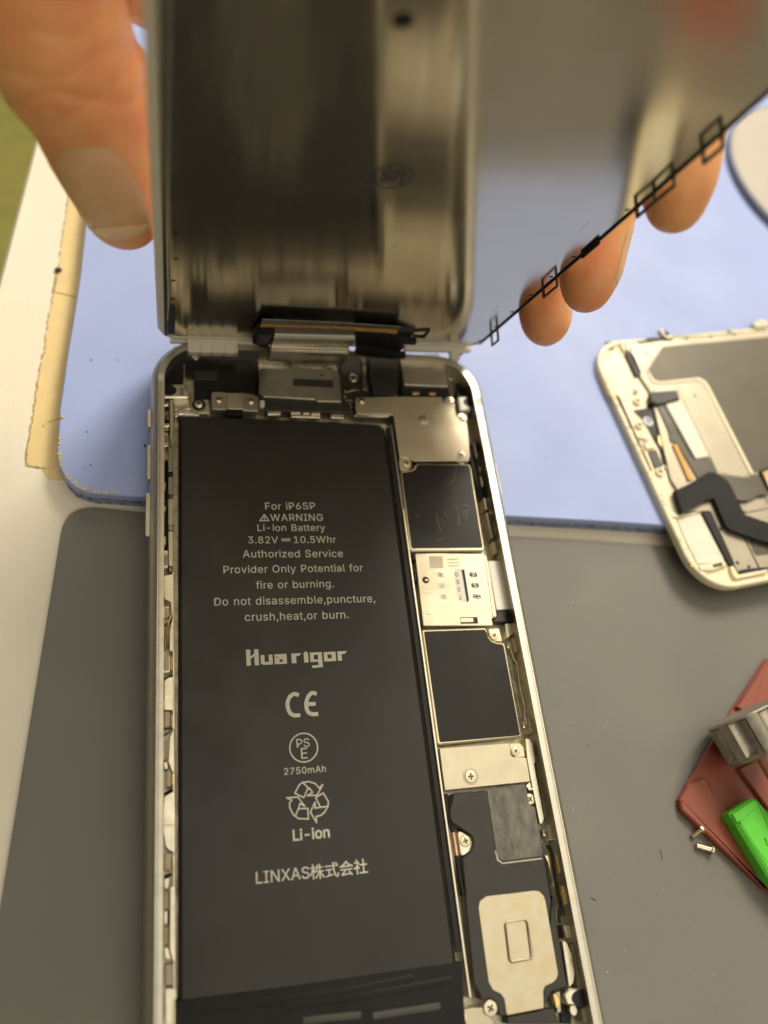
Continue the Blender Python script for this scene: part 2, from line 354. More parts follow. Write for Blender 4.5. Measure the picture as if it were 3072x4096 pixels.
# lettering
GLYPHS = {
',':(188,"38,-119 68,71 137,71 84,-119","0,2,1 0,3,2"),
'-':(453,"337,244 337,188 114,188 114,244","2,0,3 2,1,0"),
'.':(188,"95,-4 83,-3 73,1 63,9 55,18 51,29 50,41 51,53 55,64 63,73 73,81 83,85 95,87 107,85 118,81 128,73 135,64 140,53 141,41 140,29 135,18 128,9 118,1 107,-3","11,13,12 10,13,11 10,14,13 9,14,10 9,15,14 8,15,9 8,16,15 7,16,8 7,17,16 6,17,7 6,18,17 5,18,6 5,19,18 4,19,5 4,20,19 3,20,4 3,21,20 2,21,3 2,22,21 1,22,2 1,23,22 0,23,1"),
'0':(453,"227,-7 191,-3 158,7 130,24 105,48 85,77 69,113 57,155 50,202 48,254 50,306 57,353 69,395 85,431 106,461 130,484 159,502 191,512 227,516 262,512 295,502 323,484 348,461 368,431 384,395 396,353 403,306 405,254 403,202 396,155 384,113 368,77 348,48 323,24 295,7 263,-3 227,50 250,52 271,60 290,74 306,92 320,116 330,144 338,176 342,213 344,254 342,295 338,332 330,365 320,393 306,416 290,435 271,449 250,457 227,460 203,457 182,449 163,435 147,416 134,393 123,365 115,332 111,295 109,254 111,213 115,176 123,144 134,116 147,92 163,74 182,60 203,52","17,19,18 16,19,17 16,20,19 15,20,16 15,21,20 14,21,15 14,22,21 13,55,14 55,54,14 54,22,14 54,53,22 53,23,22 13,56,55 52,23,53 13,57,56 51,23,52 13,58,57 50,23,51 12,58,13 50,24,23 49,24,50 12,59,58 11,59,12 49,25,24 48,25,49 11,60,59 11,61,60 47,25,48 10,61,11 47,26,25 10,62,61 46,26,47 9,62,10 46,27,26 9,63,62 45,27,46 8,63,9 8,64,63 44,27,45 44,28,27 8,65,64 43,28,44 7,65,8 43,29,28 42,29,43 7,66,65 6,66,7 42,30,29 6,67,66 41,30,42 6,68,67 40,30,41 5,68,6 40,31,30 5,69,68 39,31,40 4,69,5 39,32,31 4,70,69 38,32,39 4,71,70 37,32,38 4,36,71 36,32,37 4,32,36 3,32,4 3,33,32 2,33,3 2,34,33 1,34,2 1,35,34 0,35,1"),
'1':(453,"76,0 76,55 391,55 391,0 276,509 276,0 212,0 212,448 209,448 86,358 86,427 198,509","10,4,11 10,8,4 8,7,4 7,5,4 10,9,8 6,5,7 0,2,1 0,3,2"),
'2':(453,"64,0 64,47 234,229 252,248 268,266 282,282 294,298 303,312 311,327 316,341 319,356 320,371 319,389 315,405 308,419 298,431 287,441 273,449 258,455 241,458 224,460 205,458 188,454 172,447 159,438 148,427 139,413 132,398 128,381 127,362 66,362 68,391 75,418 86,442 102,464 121,482 143,496 168,507 196,513 225,516 254,513 281,507 306,497 328,482 346,465 361,445 372,423 379,398 381,372 380,354 377,336 371,318 363,299 351,280 336,259 317,235 294,209 267,180 153,60 153,57 389,57 389,0","38,40,39 38,41,40 37,41,38 37,42,41 36,42,37 36,43,42 35,43,36 35,44,43 34,44,35 34,20,44 20,19,44 19,45,44 33,21,34 21,20,34 18,45,19 33,22,21 17,45,18 33,23,22 16,45,17 33,24,23 16,46,45 32,24,33 15,46,16 32,25,24 14,46,15 32,26,25 14,47,46 13,47,14 31,26,32 31,27,26 12,47,13 12,48,47 31,28,27 30,28,31 11,48,12 30,29,28 11,49,48 10,49,11 9,49,10 9,50,49 8,50,9 8,51,50 7,51,8 7,52,51 6,52,7 6,53,52 5,53,6 4,53,5 4,54,53 3,54,4 3,55,54 2,55,3 2,56,55 1,56,2 1,57,56 1,58,57 1,59,58 1,60,59 1,61,60 0,61,1"),
'3':(453,"218,-7 188,-5 159,1 133,10 108,22 88,38 70,57 57,79 48,104 44,132 109,132 112,115 118,100 126,87 137,76 150,66 165,59 182,54 200,51 219,50 239,51 258,55 275,61 291,69 304,80 315,93 323,108 328,125 329,145 328,163 323,180 316,196 306,211 292,223 275,234 254,241 229,246 201,248 157,248 157,299 288,448 288,452 70,452 70,509 372,509 372,461 211,278 211,289 247,290 279,286 308,276 333,262 354,244 371,222 383,198 391,173 393,145 390,116 383,90 370,66 354,45 333,27 309,12 281,2 251,-5","42,44,43 42,45,44 42,41,45 41,40,45 40,46,45 39,47,40 47,46,40 38,47,39 47,49,48 38,49,47 38,50,49 38,51,50 38,37,51 37,52,51 36,52,37 35,52,36 35,53,52 34,53,35 33,53,34 32,53,33 32,54,53 31,54,32 31,55,54 30,55,31 29,55,30 29,56,55 28,56,29 27,56,28 27,57,56 8,10,9 8,11,10 26,57,27 26,58,57 8,12,11 25,58,26 7,12,8 7,13,12 24,58,25 24,59,58 7,14,13 23,59,24 6,14,7 6,15,14 22,59,23 6,16,15 22,60,59 21,60,22 6,17,16 5,17,6 20,60,21 5,18,17 19,60,20 5,19,18 5,60,19 5,61,60 4,61,5 4,62,61 3,62,4 3,63,62 2,63,3 2,64,63 1,64,2 1,0,64"),
'4':(453,"40,105 40,158 247,509 311,509 109,166 109,163 413,163 413,105 282,0 282,121 282,146 282,318 343,318 343,0","1,3,2 1,4,3 10,12,11 10,13,12 1,5,4 1,6,5 1,10,6 10,7,6 0,10,1 0,9,10 13,7,10 0,8,9 8,7,0 8,13,7"),
'5':(453,"221,-7 192,-5 165,1 140,11 118,25 99,41 83,60 71,82 63,105 60,130 122,130 125,115 130,102 138,89 148,78 160,68 173,60 188,54 204,51 221,50 241,51 259,56 276,64 291,75 304,89 314,104 322,122 326,141 328,162 326,183 321,203 314,221 303,237 290,251 275,262 257,270 238,275 218,277 201,276 184,273 167,268 152,262 139,255 128,246 67,253 96,509 366,509 366,452 151,452 134,301 136,301 148,311 162,318 178,325 194,330 212,333 229,334 252,332 274,328 294,321 313,311 330,299 345,285 358,269 370,251 379,231 386,210 390,187 391,163 388,132 381,102 369,76 352,52 332,32 309,15 282,3 253,-4","44,48,45 48,46,45 48,47,46 44,49,48 55,57,56 54,57,55 54,58,57 53,58,54 53,59,58 52,59,53 52,60,59 51,60,52 51,61,60 50,61,51 44,50,49 44,61,50 44,39,61 39,38,61 38,62,61 38,37,62 37,63,62 36,63,37 35,63,36 44,40,39 34,63,35 34,64,63 44,41,40 44,42,41 33,64,34 44,43,42 33,65,64 32,65,33 31,65,32 31,66,65 30,66,31 30,67,66 29,67,30 29,68,67 28,68,29 28,69,68 27,69,28 26,69,27 26,70,69 8,10,9 8,11,10 25,70,26 8,12,11 7,12,8 24,70,25 24,71,70 7,13,12 7,14,13 23,71,24 6,14,7 6,15,14 23,72,71 22,72,23 6,16,15 21,72,22 6,17,16 5,17,6 20,72,21 5,18,17 20,73,72 19,73,20 5,19,18 5,73,19 4,73,5 4,74,73 3,74,4 3,75,74 2,75,3 2,76,75 1,76,2 1,0,76"),
'6':(453,"226,-7 196,-4 168,3 142,15 119,31 100,51 84,74 73,101 66,130 64,162 65,187 71,212 80,239 93,268 112,302 137,340 252,509 322,509 151,261 145,261 151,270 157,279 165,288 174,295 184,302 196,307 208,311 221,313 235,314 265,312 291,305 316,295 337,280 355,262 370,240 380,215 387,187 389,157 387,127 379,98 368,73 352,50 333,30 310,14 284,3 257,-4 226,48 245,50 263,55 279,63 293,73 304,86 314,101 322,119 326,137 327,157 326,178 322,196 314,213 304,228 293,241 279,251 263,259 245,264 226,265 207,264 190,259 174,252 160,241 148,229 138,214 131,197 126,179 125,158 126,138 131,119 138,102 148,86 160,73 174,63 190,55 207,50","15,17,16 15,23,17 23,18,17 14,23,15 27,29,28 26,29,27 26,30,29 25,30,26 24,30,25 24,31,30 13,23,14 23,31,24 13,22,23 18,31,23 18,32,31 13,21,22 18,64,32 64,33,32 13,20,21 13,19,20 12,19,13 18,65,64 63,33,64 18,66,65 62,33,63 62,34,33 12,18,19 12,66,18 12,67,66 61,34,62 12,68,67 60,34,61 12,69,68 59,34,60 59,35,34 11,69,12 11,70,69 58,35,59 58,36,35 11,71,70 57,36,58 10,71,11 10,72,71 56,36,57 56,37,36 9,72,10 9,73,72 55,37,56 8,73,9 8,74,73 54,37,55 54,38,37 8,75,74 53,38,54 7,75,8 53,39,38 7,76,75 52,39,53 7,77,76 51,39,52 6,77,7 51,40,39 6,78,77 50,40,51 5,78,6 5,79,78 49,40,50 49,41,40 5,80,79 48,41,49 5,81,80 47,41,48 4,81,5 4,46,81 46,41,47 46,42,41 4,42,46 3,42,4 3,43,42 2,43,3 2,44,43 1,44,2 1,45,44 0,45,1"),
'7':(453,"97,0 323,448 323,452 62,452 62,509 391,509 391,449 165,0","3,5,4 3,2,5 2,6,5 1,6,2 1,7,6 0,7,1"),
'8':(453,"226,-7 193,-5 163,1 136,11 111,25 91,42 74,62 62,84 54,109 52,135 53,156 58,176 65,195 75,212 87,228 101,241 117,252 134,260 153,265 153,267 129,276 109,289 93,308 80,330 73,354 70,380 73,405 79,429 90,450 106,469 124,485 146,498 170,508 197,514 226,516 255,514 282,508 306,498 328,485 346,469 361,450 373,429 379,405 382,380 379,354 372,330 359,308 343,289 323,276 300,267 300,265 319,260 335,252 351,241 365,228 377,212 387,195 395,176 399,156 401,135 398,109 391,84 378,62 362,42 341,25 317,11 289,1 259,-5 226,49 248,50 267,54 285,60 300,69 313,79 323,91 331,106 335,121 337,139 335,157 330,173 322,189 312,202 298,213 283,223 265,230 247,234 226,235 206,234 187,230 169,223 154,213 140,202 130,189 122,173 117,157 115,139 117,121 121,106 129,91 139,79 152,69 167,60 185,54 205,50 226,290 244,291 260,294 274,300 287,308 298,318 307,330 314,344 318,359 319,376 318,392 314,407 308,420 299,432 288,442 275,449 260,455 244,459 226,460 208,459 192,455 177,449 164,442 153,432 145,420 138,407 134,392 133,376 134,359 138,344 145,330 154,318 165,308 178,300 193,294 209,291","33,35,34 32,35,33 32,36,35 31,36,32 31,37,36 30,37,31 30,38,37 29,38,30 29,39,38 28,123,29 123,39,29 123,122,39 122,121,39 121,40,39 28,124,123 120,40,121 28,125,124 119,40,120 27,125,28 119,41,40 27,126,125 118,41,119 117,41,118 27,127,126 116,41,117 27,128,127 26,128,27 116,42,41 26,129,128 115,42,116 26,130,129 114,42,115 25,130,26 114,43,42 25,131,130 113,43,114 24,131,25 113,44,43 24,132,131 112,44,113 24,133,132 111,44,112 111,45,44 23,133,24 23,134,133 110,45,111 23,135,134 109,45,110 109,46,45 22,135,23 22,136,135 108,46,109 22,137,136 107,46,108 107,47,46 21,137,22 21,138,137 106,47,107 21,139,138 105,47,106 21,104,139 104,47,105 21,47,104 21,48,47 20,48,21 20,49,48 19,49,20 18,49,19 18,50,49 17,50,18 17,51,50 16,51,17 16,52,51 16,53,52 15,53,16 14,86,15 86,53,15 86,54,53 14,87,86 85,54,86 14,88,87 84,54,85 14,89,88 83,54,84 83,55,54 13,89,14 13,90,89 82,55,83 13,91,90 81,55,82 81,56,55 12,91,13 12,92,91 80,56,81 11,92,12 80,57,56 11,93,92 79,57,80 10,93,11 79,58,57 10,94,93 78,58,79 10,95,94 77,58,78 9,95,10 77,59,58 9,96,95 76,59,77 8,96,9 76,60,59 8,97,96 75,60,76 7,97,8 75,61,60 7,98,97 74,61,75 7,99,98 73,61,74 6,99,7 73,62,61 6,100,99 72,62,73 6,101,100 71,62,72 5,101,6 71,63,62 5,102,101 70,63,71 5,103,102 69,63,70 5,68,103 68,63,69 5,63,68 4,63,5 4,64,63 4,65,64 3,65,4 2,65,3 2,66,65 1,66,2 1,67,66 0,67,1"),
'A':(480,"16,0 201,509 276,509 463,0 395,0 287,302 280,323 272,346 264,372 255,402 244,438 232,478 245,478 233,437 222,402 213,371 204,345 197,322 191,302 85,0 110,142 110,199 370,199 370,142","0,11,1 11,2,1 11,12,2 12,3,2 0,21,11 21,13,11 13,10,11 13,10,12 10,22,12 22,3,12 9,22,10 21,14,13 8,22,9 21,15,14 7,22,8 21,16,15 6,22,7 21,17,16 5,22,6 21,18,17 21,20,18 20,19,18 4,23,5 23,22,5 0,20,21 20,22,21 20,23,22 23,3,22 0,19,20 4,3,23"),
'B':(456,"60,0 60,509 241,509 274,507 304,501 329,491 350,477 367,461 381,442 390,421 396,398 398,374 397,353 393,336 387,320 378,307 368,295 356,286 343,278 329,272 315,267 315,262 331,260 347,254 363,245 378,234 391,220 402,203 411,184 416,161 418,136 416,111 410,88 400,67 386,48 368,31 344,18 317,8 284,2 247,0 125,57 245,57 281,60 309,67 330,80 344,96 353,115 355,137 354,153 350,169 342,184 333,197 320,209 306,218 289,225 269,229 248,231 125,231 125,285 238,285 256,287 273,290 288,296 302,304 314,314 323,326 330,340 335,355 336,372 333,393 326,412 313,429 294,442 270,449 240,452 125,452","0,75,1 75,2,1 75,3,2 75,4,3 75,5,4 75,6,5 75,7,6 75,74,7 74,8,7 0,58,75 73,8,74 72,8,73 72,9,8 71,9,72 70,9,71 70,10,9 69,10,70 69,11,10 68,11,69 68,12,11 67,12,68 66,12,67 66,13,12 65,13,66 65,14,13 64,14,65 64,15,14 63,15,64 63,16,15 62,16,63 61,16,62 61,17,16 60,17,61 59,17,60 59,18,17 0,57,58 57,59,58 57,18,59 57,19,18 57,20,19 57,21,20 57,22,21 57,23,22 57,24,23 57,25,24 57,56,25 56,55,25 55,26,25 0,40,57 54,26,55 53,26,54 53,27,26 52,27,53 51,27,52 51,28,27 50,28,51 49,28,50 49,29,28 48,29,49 48,30,29 47,30,48 46,30,47 46,31,30 45,31,46 45,32,31 44,32,45 44,33,32 43,33,44 42,33,43 42,34,33 41,34,42 0,41,40 0,34,41 0,35,34 0,36,35 0,37,36 0,38,37 0,39,38"),
'C':(510,"267,-7 225,-3 186,7 150,25 119,49 92,79 70,115 53,157 44,203 40,254 44,305 53,352 70,393 92,429 119,459 150,484 186,501 225,512 267,516 293,514 317,511 340,504 362,496 383,485 402,471 419,456 435,438 448,418 459,397 467,373 473,348 408,348 404,365 397,380 389,395 380,407 369,418 357,428 344,437 330,444 315,449 300,453 284,455 267,456 237,453 209,445 184,432 161,414 141,391 125,364 113,332 106,295 103,254 106,213 113,177 125,145 141,117 161,94 184,76 210,63 237,56 267,53 284,54 300,56 315,60 330,65 344,72 357,81 369,90 380,102 389,114 397,128 404,144 408,160 473,160 467,135 459,112 448,91 435,71 420,53 402,38 383,24 363,13 341,5 317,-2 293,-6","17,19,18 17,20,19 16,20,17 16,21,20 16,22,21 15,22,16 15,23,22 15,24,23 14,24,15 14,25,24 13,44,14 44,43,14 43,25,14 42,25,43 42,26,25 41,26,42 13,45,44 40,26,41 39,26,40 13,46,45 38,26,39 38,27,26 37,27,38 13,47,46 12,47,13 36,27,37 35,27,36 35,28,27 12,48,47 34,28,35 34,29,28 33,29,34 11,48,12 11,49,48 32,29,33 32,30,29 31,30,32 11,50,49 10,50,11 10,51,50 9,51,10 9,52,51 8,52,9 8,53,52 8,54,53 7,54,8 7,55,54 72,74,73 72,75,74 6,55,7 6,56,55 71,75,72 71,76,75 70,76,71 6,57,56 5,57,6 69,76,70 69,77,76 68,77,69 5,58,57 68,78,77 67,78,68 66,78,67 4,58,5 4,59,58 65,78,66 65,79,78 64,79,65 4,60,59 63,79,64 62,79,63 4,61,60 61,79,62 61,80,79 4,80,61 3,80,4 3,81,80 2,81,3 2,82,81 2,83,82 1,83,2 1,84,83 1,85,84 0,85,1"),
'D':(502,"219,0 96,0 96,57 215,57 254,60 288,68 318,81 343,99 363,122 379,149 390,181 397,216 399,255 397,294 390,329 379,361 364,388 344,410 320,428 291,441 258,449 221,452 93,452 93,509 225,509 273,505 315,495 353,478 385,455 412,426 433,391 449,351 458,306 462,255 458,205 449,159 433,119 411,83 384,54 351,31 312,14 268,3 125,509 125,0 60,0 60,509","44,23,45 23,42,45 44,22,23 42,24,23 43,24,42 43,21,24 21,25,24 21,26,25 21,27,26 21,28,27 21,20,28 20,29,28 44,21,22 44,2,21 2,43,21 19,29,20 18,29,19 17,29,18 17,30,29 16,30,17 16,31,30 15,31,16 14,31,15 14,32,31 13,32,14 13,33,32 12,33,13 11,33,12 11,34,33 10,34,11 10,35,34 9,35,10 9,36,35 8,36,9 7,36,8 7,37,36 6,37,7 6,38,37 5,38,6 4,38,5 3,38,4 44,1,2 43,3,2 43,38,3 43,39,38 43,40,39 43,41,40 43,0,41 1,43,44 43,0,1"),
'E':(419,"60,0 60,509 372,509 372,452 125,452 125,286 355,286 355,229 125,229 125,57 375,57 375,0","0,4,1 4,2,1 4,3,2 0,5,4 0,8,5 8,6,5 8,7,6 0,9,8 0,10,9 0,11,10"),
'F':(410,"60,0 60,509 369,509 369,452 125,452 125,278 346,278 346,221 125,221 125,0","0,4,1 4,2,1 4,3,2 0,5,4 0,8,5 8,6,5 8,7,6 0,9,8"),
'G':(520,"269,-7 225,-3 185,7 149,25 118,49 91,79 69,116 53,157 43,203 40,254 43,305 53,352 69,393 91,429 117,459 149,484 184,501 223,512 265,516 291,514 316,510 340,504 363,494 384,483 403,469 421,453 436,436 449,416 460,395 468,373 474,349 408,349 402,365 395,379 387,393 378,406 368,417 356,427 344,436 330,443 315,448 300,453 283,455 265,456 236,453 209,445 183,432 160,414 141,392 125,364 113,332 106,295 103,254 106,213 113,177 125,145 141,117 161,95 184,76 210,63 238,56 269,53 296,55 322,61 345,71 365,85 382,102 396,123 407,147 413,173 415,202 434,199 283,199 283,256 478,256 478,200 475,160 466,124 451,91 431,62 406,38 377,19 344,5 308,-4","17,19,18 17,20,19 16,20,17 16,21,20 16,22,21 15,22,16 15,23,22 14,23,15 14,24,23 14,25,24 13,44,14 44,43,14 43,25,14 42,25,43 41,25,42 41,26,25 13,45,44 40,26,41 39,26,40 13,46,45 38,26,39 38,27,26 37,27,38 13,47,46 12,47,13 36,27,37 35,27,36 35,28,27 12,48,47 34,28,35 34,29,28 11,48,12 33,29,34 11,49,48 32,29,33 32,30,29 31,30,32 11,50,49 10,50,11 10,51,50 9,51,10 9,52,51 72,74,73 72,70,74 70,75,74 8,52,9 8,53,52 8,54,53 7,54,8 72,69,70 71,75,70 71,76,75 69,71,72 69,76,71 7,55,54 68,76,69 68,77,76 6,55,7 67,77,68 6,56,55 67,78,77 66,78,67 6,57,56 5,57,6 65,78,66 5,58,57 65,79,78 64,79,65 4,58,5 4,59,58 63,79,64 4,60,59 63,80,79 62,80,63 4,61,60 61,80,62 4,80,61 3,80,4 3,81,80 2,81,3 2,82,81 1,82,2 1,83,82 0,83,1"),
'I':(300,"31,0 31,57 118,57 118,452 31,452 31,509 269,509 269,452 183,452 183,57 269,57 269,0","4,6,5 4,7,6 3,7,4 2,8,3 8,7,3 2,9,8 0,2,1 0,9,2 0,10,9 0,11,10"),
'L':(393,"60,0 60,509 125,509 125,57 361,57 361,0","0,2,1 0,3,2 0,4,3 0,5,4"),
'N':(523,"60,0 60,509 136,509 343,183 349,174 355,163 363,151 371,137 379,122 388,107 396,90 405,73 414,55 405,54 403,72 402,90 401,108 400,126 399,142 399,157 399,171 399,184 399,195 399,509 463,509 463,0 387,0 202,290 194,303 186,317 177,331 168,346 159,363 148,381 136,402 123,425 108,452 119,454 120,429 121,406 122,384 123,363 124,345 124,328 125,313 125,301 125,291 125,0","0,36,1 36,2,1 36,37,2 37,3,2 22,24,23 22,25,24 38,3,37 0,38,36 38,35,36 0,39,38 35,3,38 34,3,35 0,40,39 33,3,34 0,41,40 32,3,33 0,42,41 31,3,32 30,3,31 0,43,42 29,3,30 0,44,43 28,3,29 0,45,44 27,3,28 0,46,45 0,47,46 26,3,27 21,25,22 20,25,21 26,4,3 26,5,4 19,25,20 26,6,5 18,25,19 26,7,6 17,25,18 26,8,7 16,25,17 26,9,8 15,25,16 26,10,9 14,11,15 11,25,15 26,14,10 14,11,10 12,25,11 26,13,14 13,25,12 26,25,13"),
'O':(533,"267,-7 225,-3 186,7 150,25 119,49 92,79 70,115 53,157 44,203 40,254 44,305 53,352 70,393 92,429 119,459 150,484 186,501 225,512 267,516 309,512 348,501 384,484 415,459 442,429 464,393 480,352 490,305 493,254 490,203 480,157 464,115 442,79 415,49 384,25 348,7 309,-3 267,53 296,55 324,63 349,76 372,94 392,116 408,144 420,176 428,213 430,254 428,295 420,332 408,365 392,392 372,415 349,433 324,446 296,453 267,456 237,453 210,445 184,433 161,415 142,392 125,364 113,332 106,295 103,254 106,213 113,176 125,144 142,117 161,94 184,76 210,63 237,55","17,19,18 16,19,17 16,20,19 15,20,16 15,21,20 14,21,15 14,22,21 13,55,14 55,54,14 54,22,14 54,53,22 53,23,22 52,23,53 13,56,55 51,23,52 13,57,56 50,23,51 13,58,57 12,58,13 50,24,23 49,24,50 12,59,58 11,59,12 49,25,24 48,25,49 11,60,59 47,25,48 11,61,60 10,61,11 47,26,25 46,26,47 10,62,61 9,62,10 46,27,26 45,27,46 9,63,62 8,63,9 8,64,63 44,27,45 44,28,27 8,65,64 43,28,44 7,65,8 43,29,28 7,66,65 42,29,43 6,66,7 42,30,29 6,67,66 41,30,42 6,68,67 40,30,41 5,68,6 40,31,30 5,69,68 39,31,40 4,69,5 39,32,31 4,70,69 38,32,39 4,71,70 37,32,38 4,36,71 36,32,37 4,32,36 3,32,4 3,33,32 2,33,3 2,34,33 1,34,2 1,35,34 0,35,1"),
'P':(445,"60,0 60,509 235,509 272,506 305,499 332,487 356,471 375,452 390,430 400,404 407,377 409,348 407,318 400,291 390,265 375,243 356,223 332,207 305,195 272,188 235,186 109,186 109,242 233,242 257,244 279,248 297,256 312,266 324,279 333,294 339,310 343,328 344,348 343,367 339,385 333,402 324,416 312,428 297,439 279,446 257,451 232,452 125,452 125,0","0,42,1 42,2,1 42,3,2 42,4,3 42,5,4 42,6,5 42,7,6 42,41,7 41,40,7 40,8,7 0,22,42 22,43,42 39,8,40 38,8,39 37,8,38 37,9,8 36,9,37 35,9,36 35,10,9 34,10,35 33,10,34 33,11,10 32,11,33 31,11,32 31,12,11 30,12,31 30,13,12 29,13,30 28,13,29 28,14,13 27,14,28 26,14,27 26,15,14 25,15,26 24,15,25 23,15,24 23,16,15 0,21,22 43,23,22 43,20,23 20,16,23 20,17,16 20,18,17 20,19,18 0,20,21 0,43,20"),
'R':(449,"60,0 60,509 236,509 273,506 305,500 333,489 356,473 376,455 390,433 401,408 407,381 409,352 407,323 401,296 390,271 376,250 356,232 333,217 305,206 273,200 236,198 96,198 96,255 234,255 258,256 280,260 298,267 313,276 325,287 334,300 340,316 344,333 345,352 344,371 340,389 334,405 325,419 313,430 298,440 279,446 258,451 233,452 125,452 125,0 353,0 230,229 303,229 428,0","0,22,1 22,42,1 42,2,1 42,3,2 42,4,3 42,5,4 42,6,5 42,7,6 42,41,7 41,40,7 40,8,7 22,43,42 39,8,40 38,8,39 37,8,38 37,9,8 36,9,37 35,9,36 35,10,9 34,10,35 33,10,34 33,11,10 32,11,33 31,11,32 31,12,11 30,12,31 30,13,12 29,13,30 28,13,29 28,14,13 27,14,28 26,14,27 26,15,14 25,15,26 24,15,25 23,15,24 0,21,22 43,23,22 43,45,23 45,15,23 45,16,15 45,46,16 46,17,16 43,20,45 20,44,45 47,17,46 18,47,17 19,47,18 20,47,19 0,20,21 0,43,20 44,47,20"),
'S':(447,"224,-9 188,-7 156,-1 128,9 102,23 81,40 64,60 51,83 42,109 38,137 104,137 108,118 114,102 123,88 136,76 150,66 166,59 185,53 204,50 224,49 246,50 267,54 286,60 303,69 317,79 329,92 338,106 344,122 346,139 344,154 340,168 332,179 322,189 310,197 296,205 280,211 263,217 245,222 184,239 145,253 112,269 86,289 67,313 56,341 52,372 54,400 62,425 75,448 92,468 113,484 138,498 165,508 195,514 227,516 259,514 289,508 316,498 340,484 360,468 377,449 390,427 398,403 401,378 337,378 332,402 320,421 302,437 280,449 254,456 225,459 204,457 185,454 167,448 152,440 139,430 129,418 121,405 117,391 115,376 117,359 122,345 131,334 142,324 155,315 169,308 184,302 198,297 212,293 264,279 279,275 295,270 312,264 328,256 344,248 359,238 372,226 384,213 395,198 402,180 407,161 408,139 406,112 399,87 386,64 370,43 349,25 323,11 294,0 261,-7","52,54,53 51,54,52 51,55,54 50,55,51 50,56,55 49,56,50 49,57,56 48,57,49 48,58,57 48,59,58 47,70,48 70,69,48 69,59,48 68,59,69 47,71,70 67,59,68 47,72,71 66,59,67 66,60,59 46,72,47 46,73,72 46,74,73 65,60,66 46,75,74 65,61,60 45,75,46 64,61,65 45,76,75 45,77,76 64,62,61 63,62,64 44,77,45 44,78,77 44,79,78 43,79,44 43,80,79 43,81,80 42,81,43 42,82,81 42,83,82 42,84,83 41,84,42 41,85,84 41,86,85 41,87,86 41,88,87 40,88,41 40,89,88 40,90,89 40,91,90 39,91,40 39,92,91 39,93,92 38,93,39 38,94,93 37,94,38 37,95,94 37,96,95 36,96,37 35,96,36 35,97,96 34,97,35 33,97,34 33,98,97 32,98,33 31,98,32 31,99,98 30,99,31 29,99,30 29,100,99 28,100,29 27,100,28 27,101,100 8,10,9 8,11,10 26,101,27 8,12,11 26,102,101 7,12,8 25,102,26 7,13,12 24,102,25 7,14,13 24,103,102 6,14,7 23,103,24 6,15,14 22,103,23 6,16,15 22,104,103 21,104,22 5,16,6 5,17,16 20,104,21 5,18,17 19,104,20 5,19,18 5,104,19 5,105,104 4,105,5 4,106,105 3,106,4 3,107,106 2,107,3 2,108,107 1,108,2 1,0,108"),
'T':(449,"32,452 32,509 417,509 417,452 257,452 257,0 193,0 193,452","0,2,1 0,3,2 7,3,0 6,4,7 4,3,7 6,5,4"),
'V':(480,"204,0 16,509 84,509 192,206 199,187 207,164 215,137 225,106 236,71 248,31 235,31 247,71 257,107 267,138 276,165 283,187 290,206 395,509 463,509 278,0","0,2,1 0,3,2 16,18,17 16,19,18 0,4,3 15,19,16 14,19,15 0,5,4 13,19,14 0,6,5 12,19,13 0,7,6 11,19,12 0,8,7 10,9,11 9,19,11 0,9,8 0,19,9"),
'W':(686,"155,0 16,509 82,509 163,196 167,179 172,162 175,145 179,128 183,111 187,94 190,76 194,58 197,40 189,40 193,58 196,76 200,94 203,111 207,128 211,145 215,162 220,179 224,196 306,509 380,509 462,196 466,179 470,162 474,145 478,128 482,111 486,94 490,76 494,58 497,40 488,40 492,58 495,76 499,94 503,111 506,128 510,145 515,162 519,179 523,196 603,509 670,509 530,0 455,0 368,323 362,345 357,368 351,391 346,417 341,445 336,475 350,475 345,446 340,420 335,395 330,371 324,347 318,323 230,0","0,2,1 0,3,2 22,55,23 55,24,23 55,56,24 56,25,24 44,46,45 44,47,46 22,54,55 57,25,56 58,53,57 53,25,57 22,58,54 58,53,54 22,59,58 52,25,53 22,60,59 51,25,52 22,61,60 50,25,51 22,62,61 49,25,50 22,63,62 48,25,49 0,4,3 21,63,22 48,26,25 43,47,44 0,5,4 20,63,21 48,27,26 42,47,43 0,6,5 19,63,20 48,28,27 41,47,42 0,7,6 18,63,19 48,29,28 40,47,41 0,8,7 17,63,18 48,30,29 39,47,40 0,9,8 48,31,30 16,63,17 38,47,39 0,10,9 15,63,16 48,32,31 37,47,38 0,14,10 14,11,10 48,36,32 36,33,32 14,11,15 11,63,15 36,33,37 33,47,37 12,63,11 34,47,33 0,13,14 48,35,36 0,12,13 0,63,12 48,34,35 48,47,34"),
'X':(474,"18,0 217,284 217,236 29,509 104,509 178,400 188,386 196,373 204,361 211,350 217,340 223,329 230,318 236,305 243,292 232,292 239,305 246,317 252,329 258,339 265,350 272,361 280,373 288,386 298,400 374,509 446,509 259,239 259,287 456,0 382,0 292,129 283,142 275,154 268,165 262,175 256,185 250,195 244,206 237,218 230,231 244,231 238,219 231,207 225,196 219,186 213,176 206,166 199,155 191,143 182,129 91,0","2,4,3 2,5,4 24,26,25 24,27,26 2,6,5 23,27,24 2,7,6 22,27,23 2,8,7 21,27,22 2,9,8 20,27,21 2,1,9 1,10,9 19,28,20 28,27,20 1,11,10 18,28,19 1,12,11 17,28,18 1,13,12 16,28,17 1,15,13 15,14,13 15,28,16 1,28,15 1,29,28 0,40,1 40,41,1 41,29,1 0,39,40 42,29,41 43,38,42 38,29,42 0,43,39 43,38,39 0,44,43 37,29,38 0,45,44 36,29,37 0,46,45 35,29,36 0,47,46 34,29,35 0,48,47 33,29,34 0,49,48 32,29,33 0,50,49 31,29,32 0,51,50 30,29,31"),
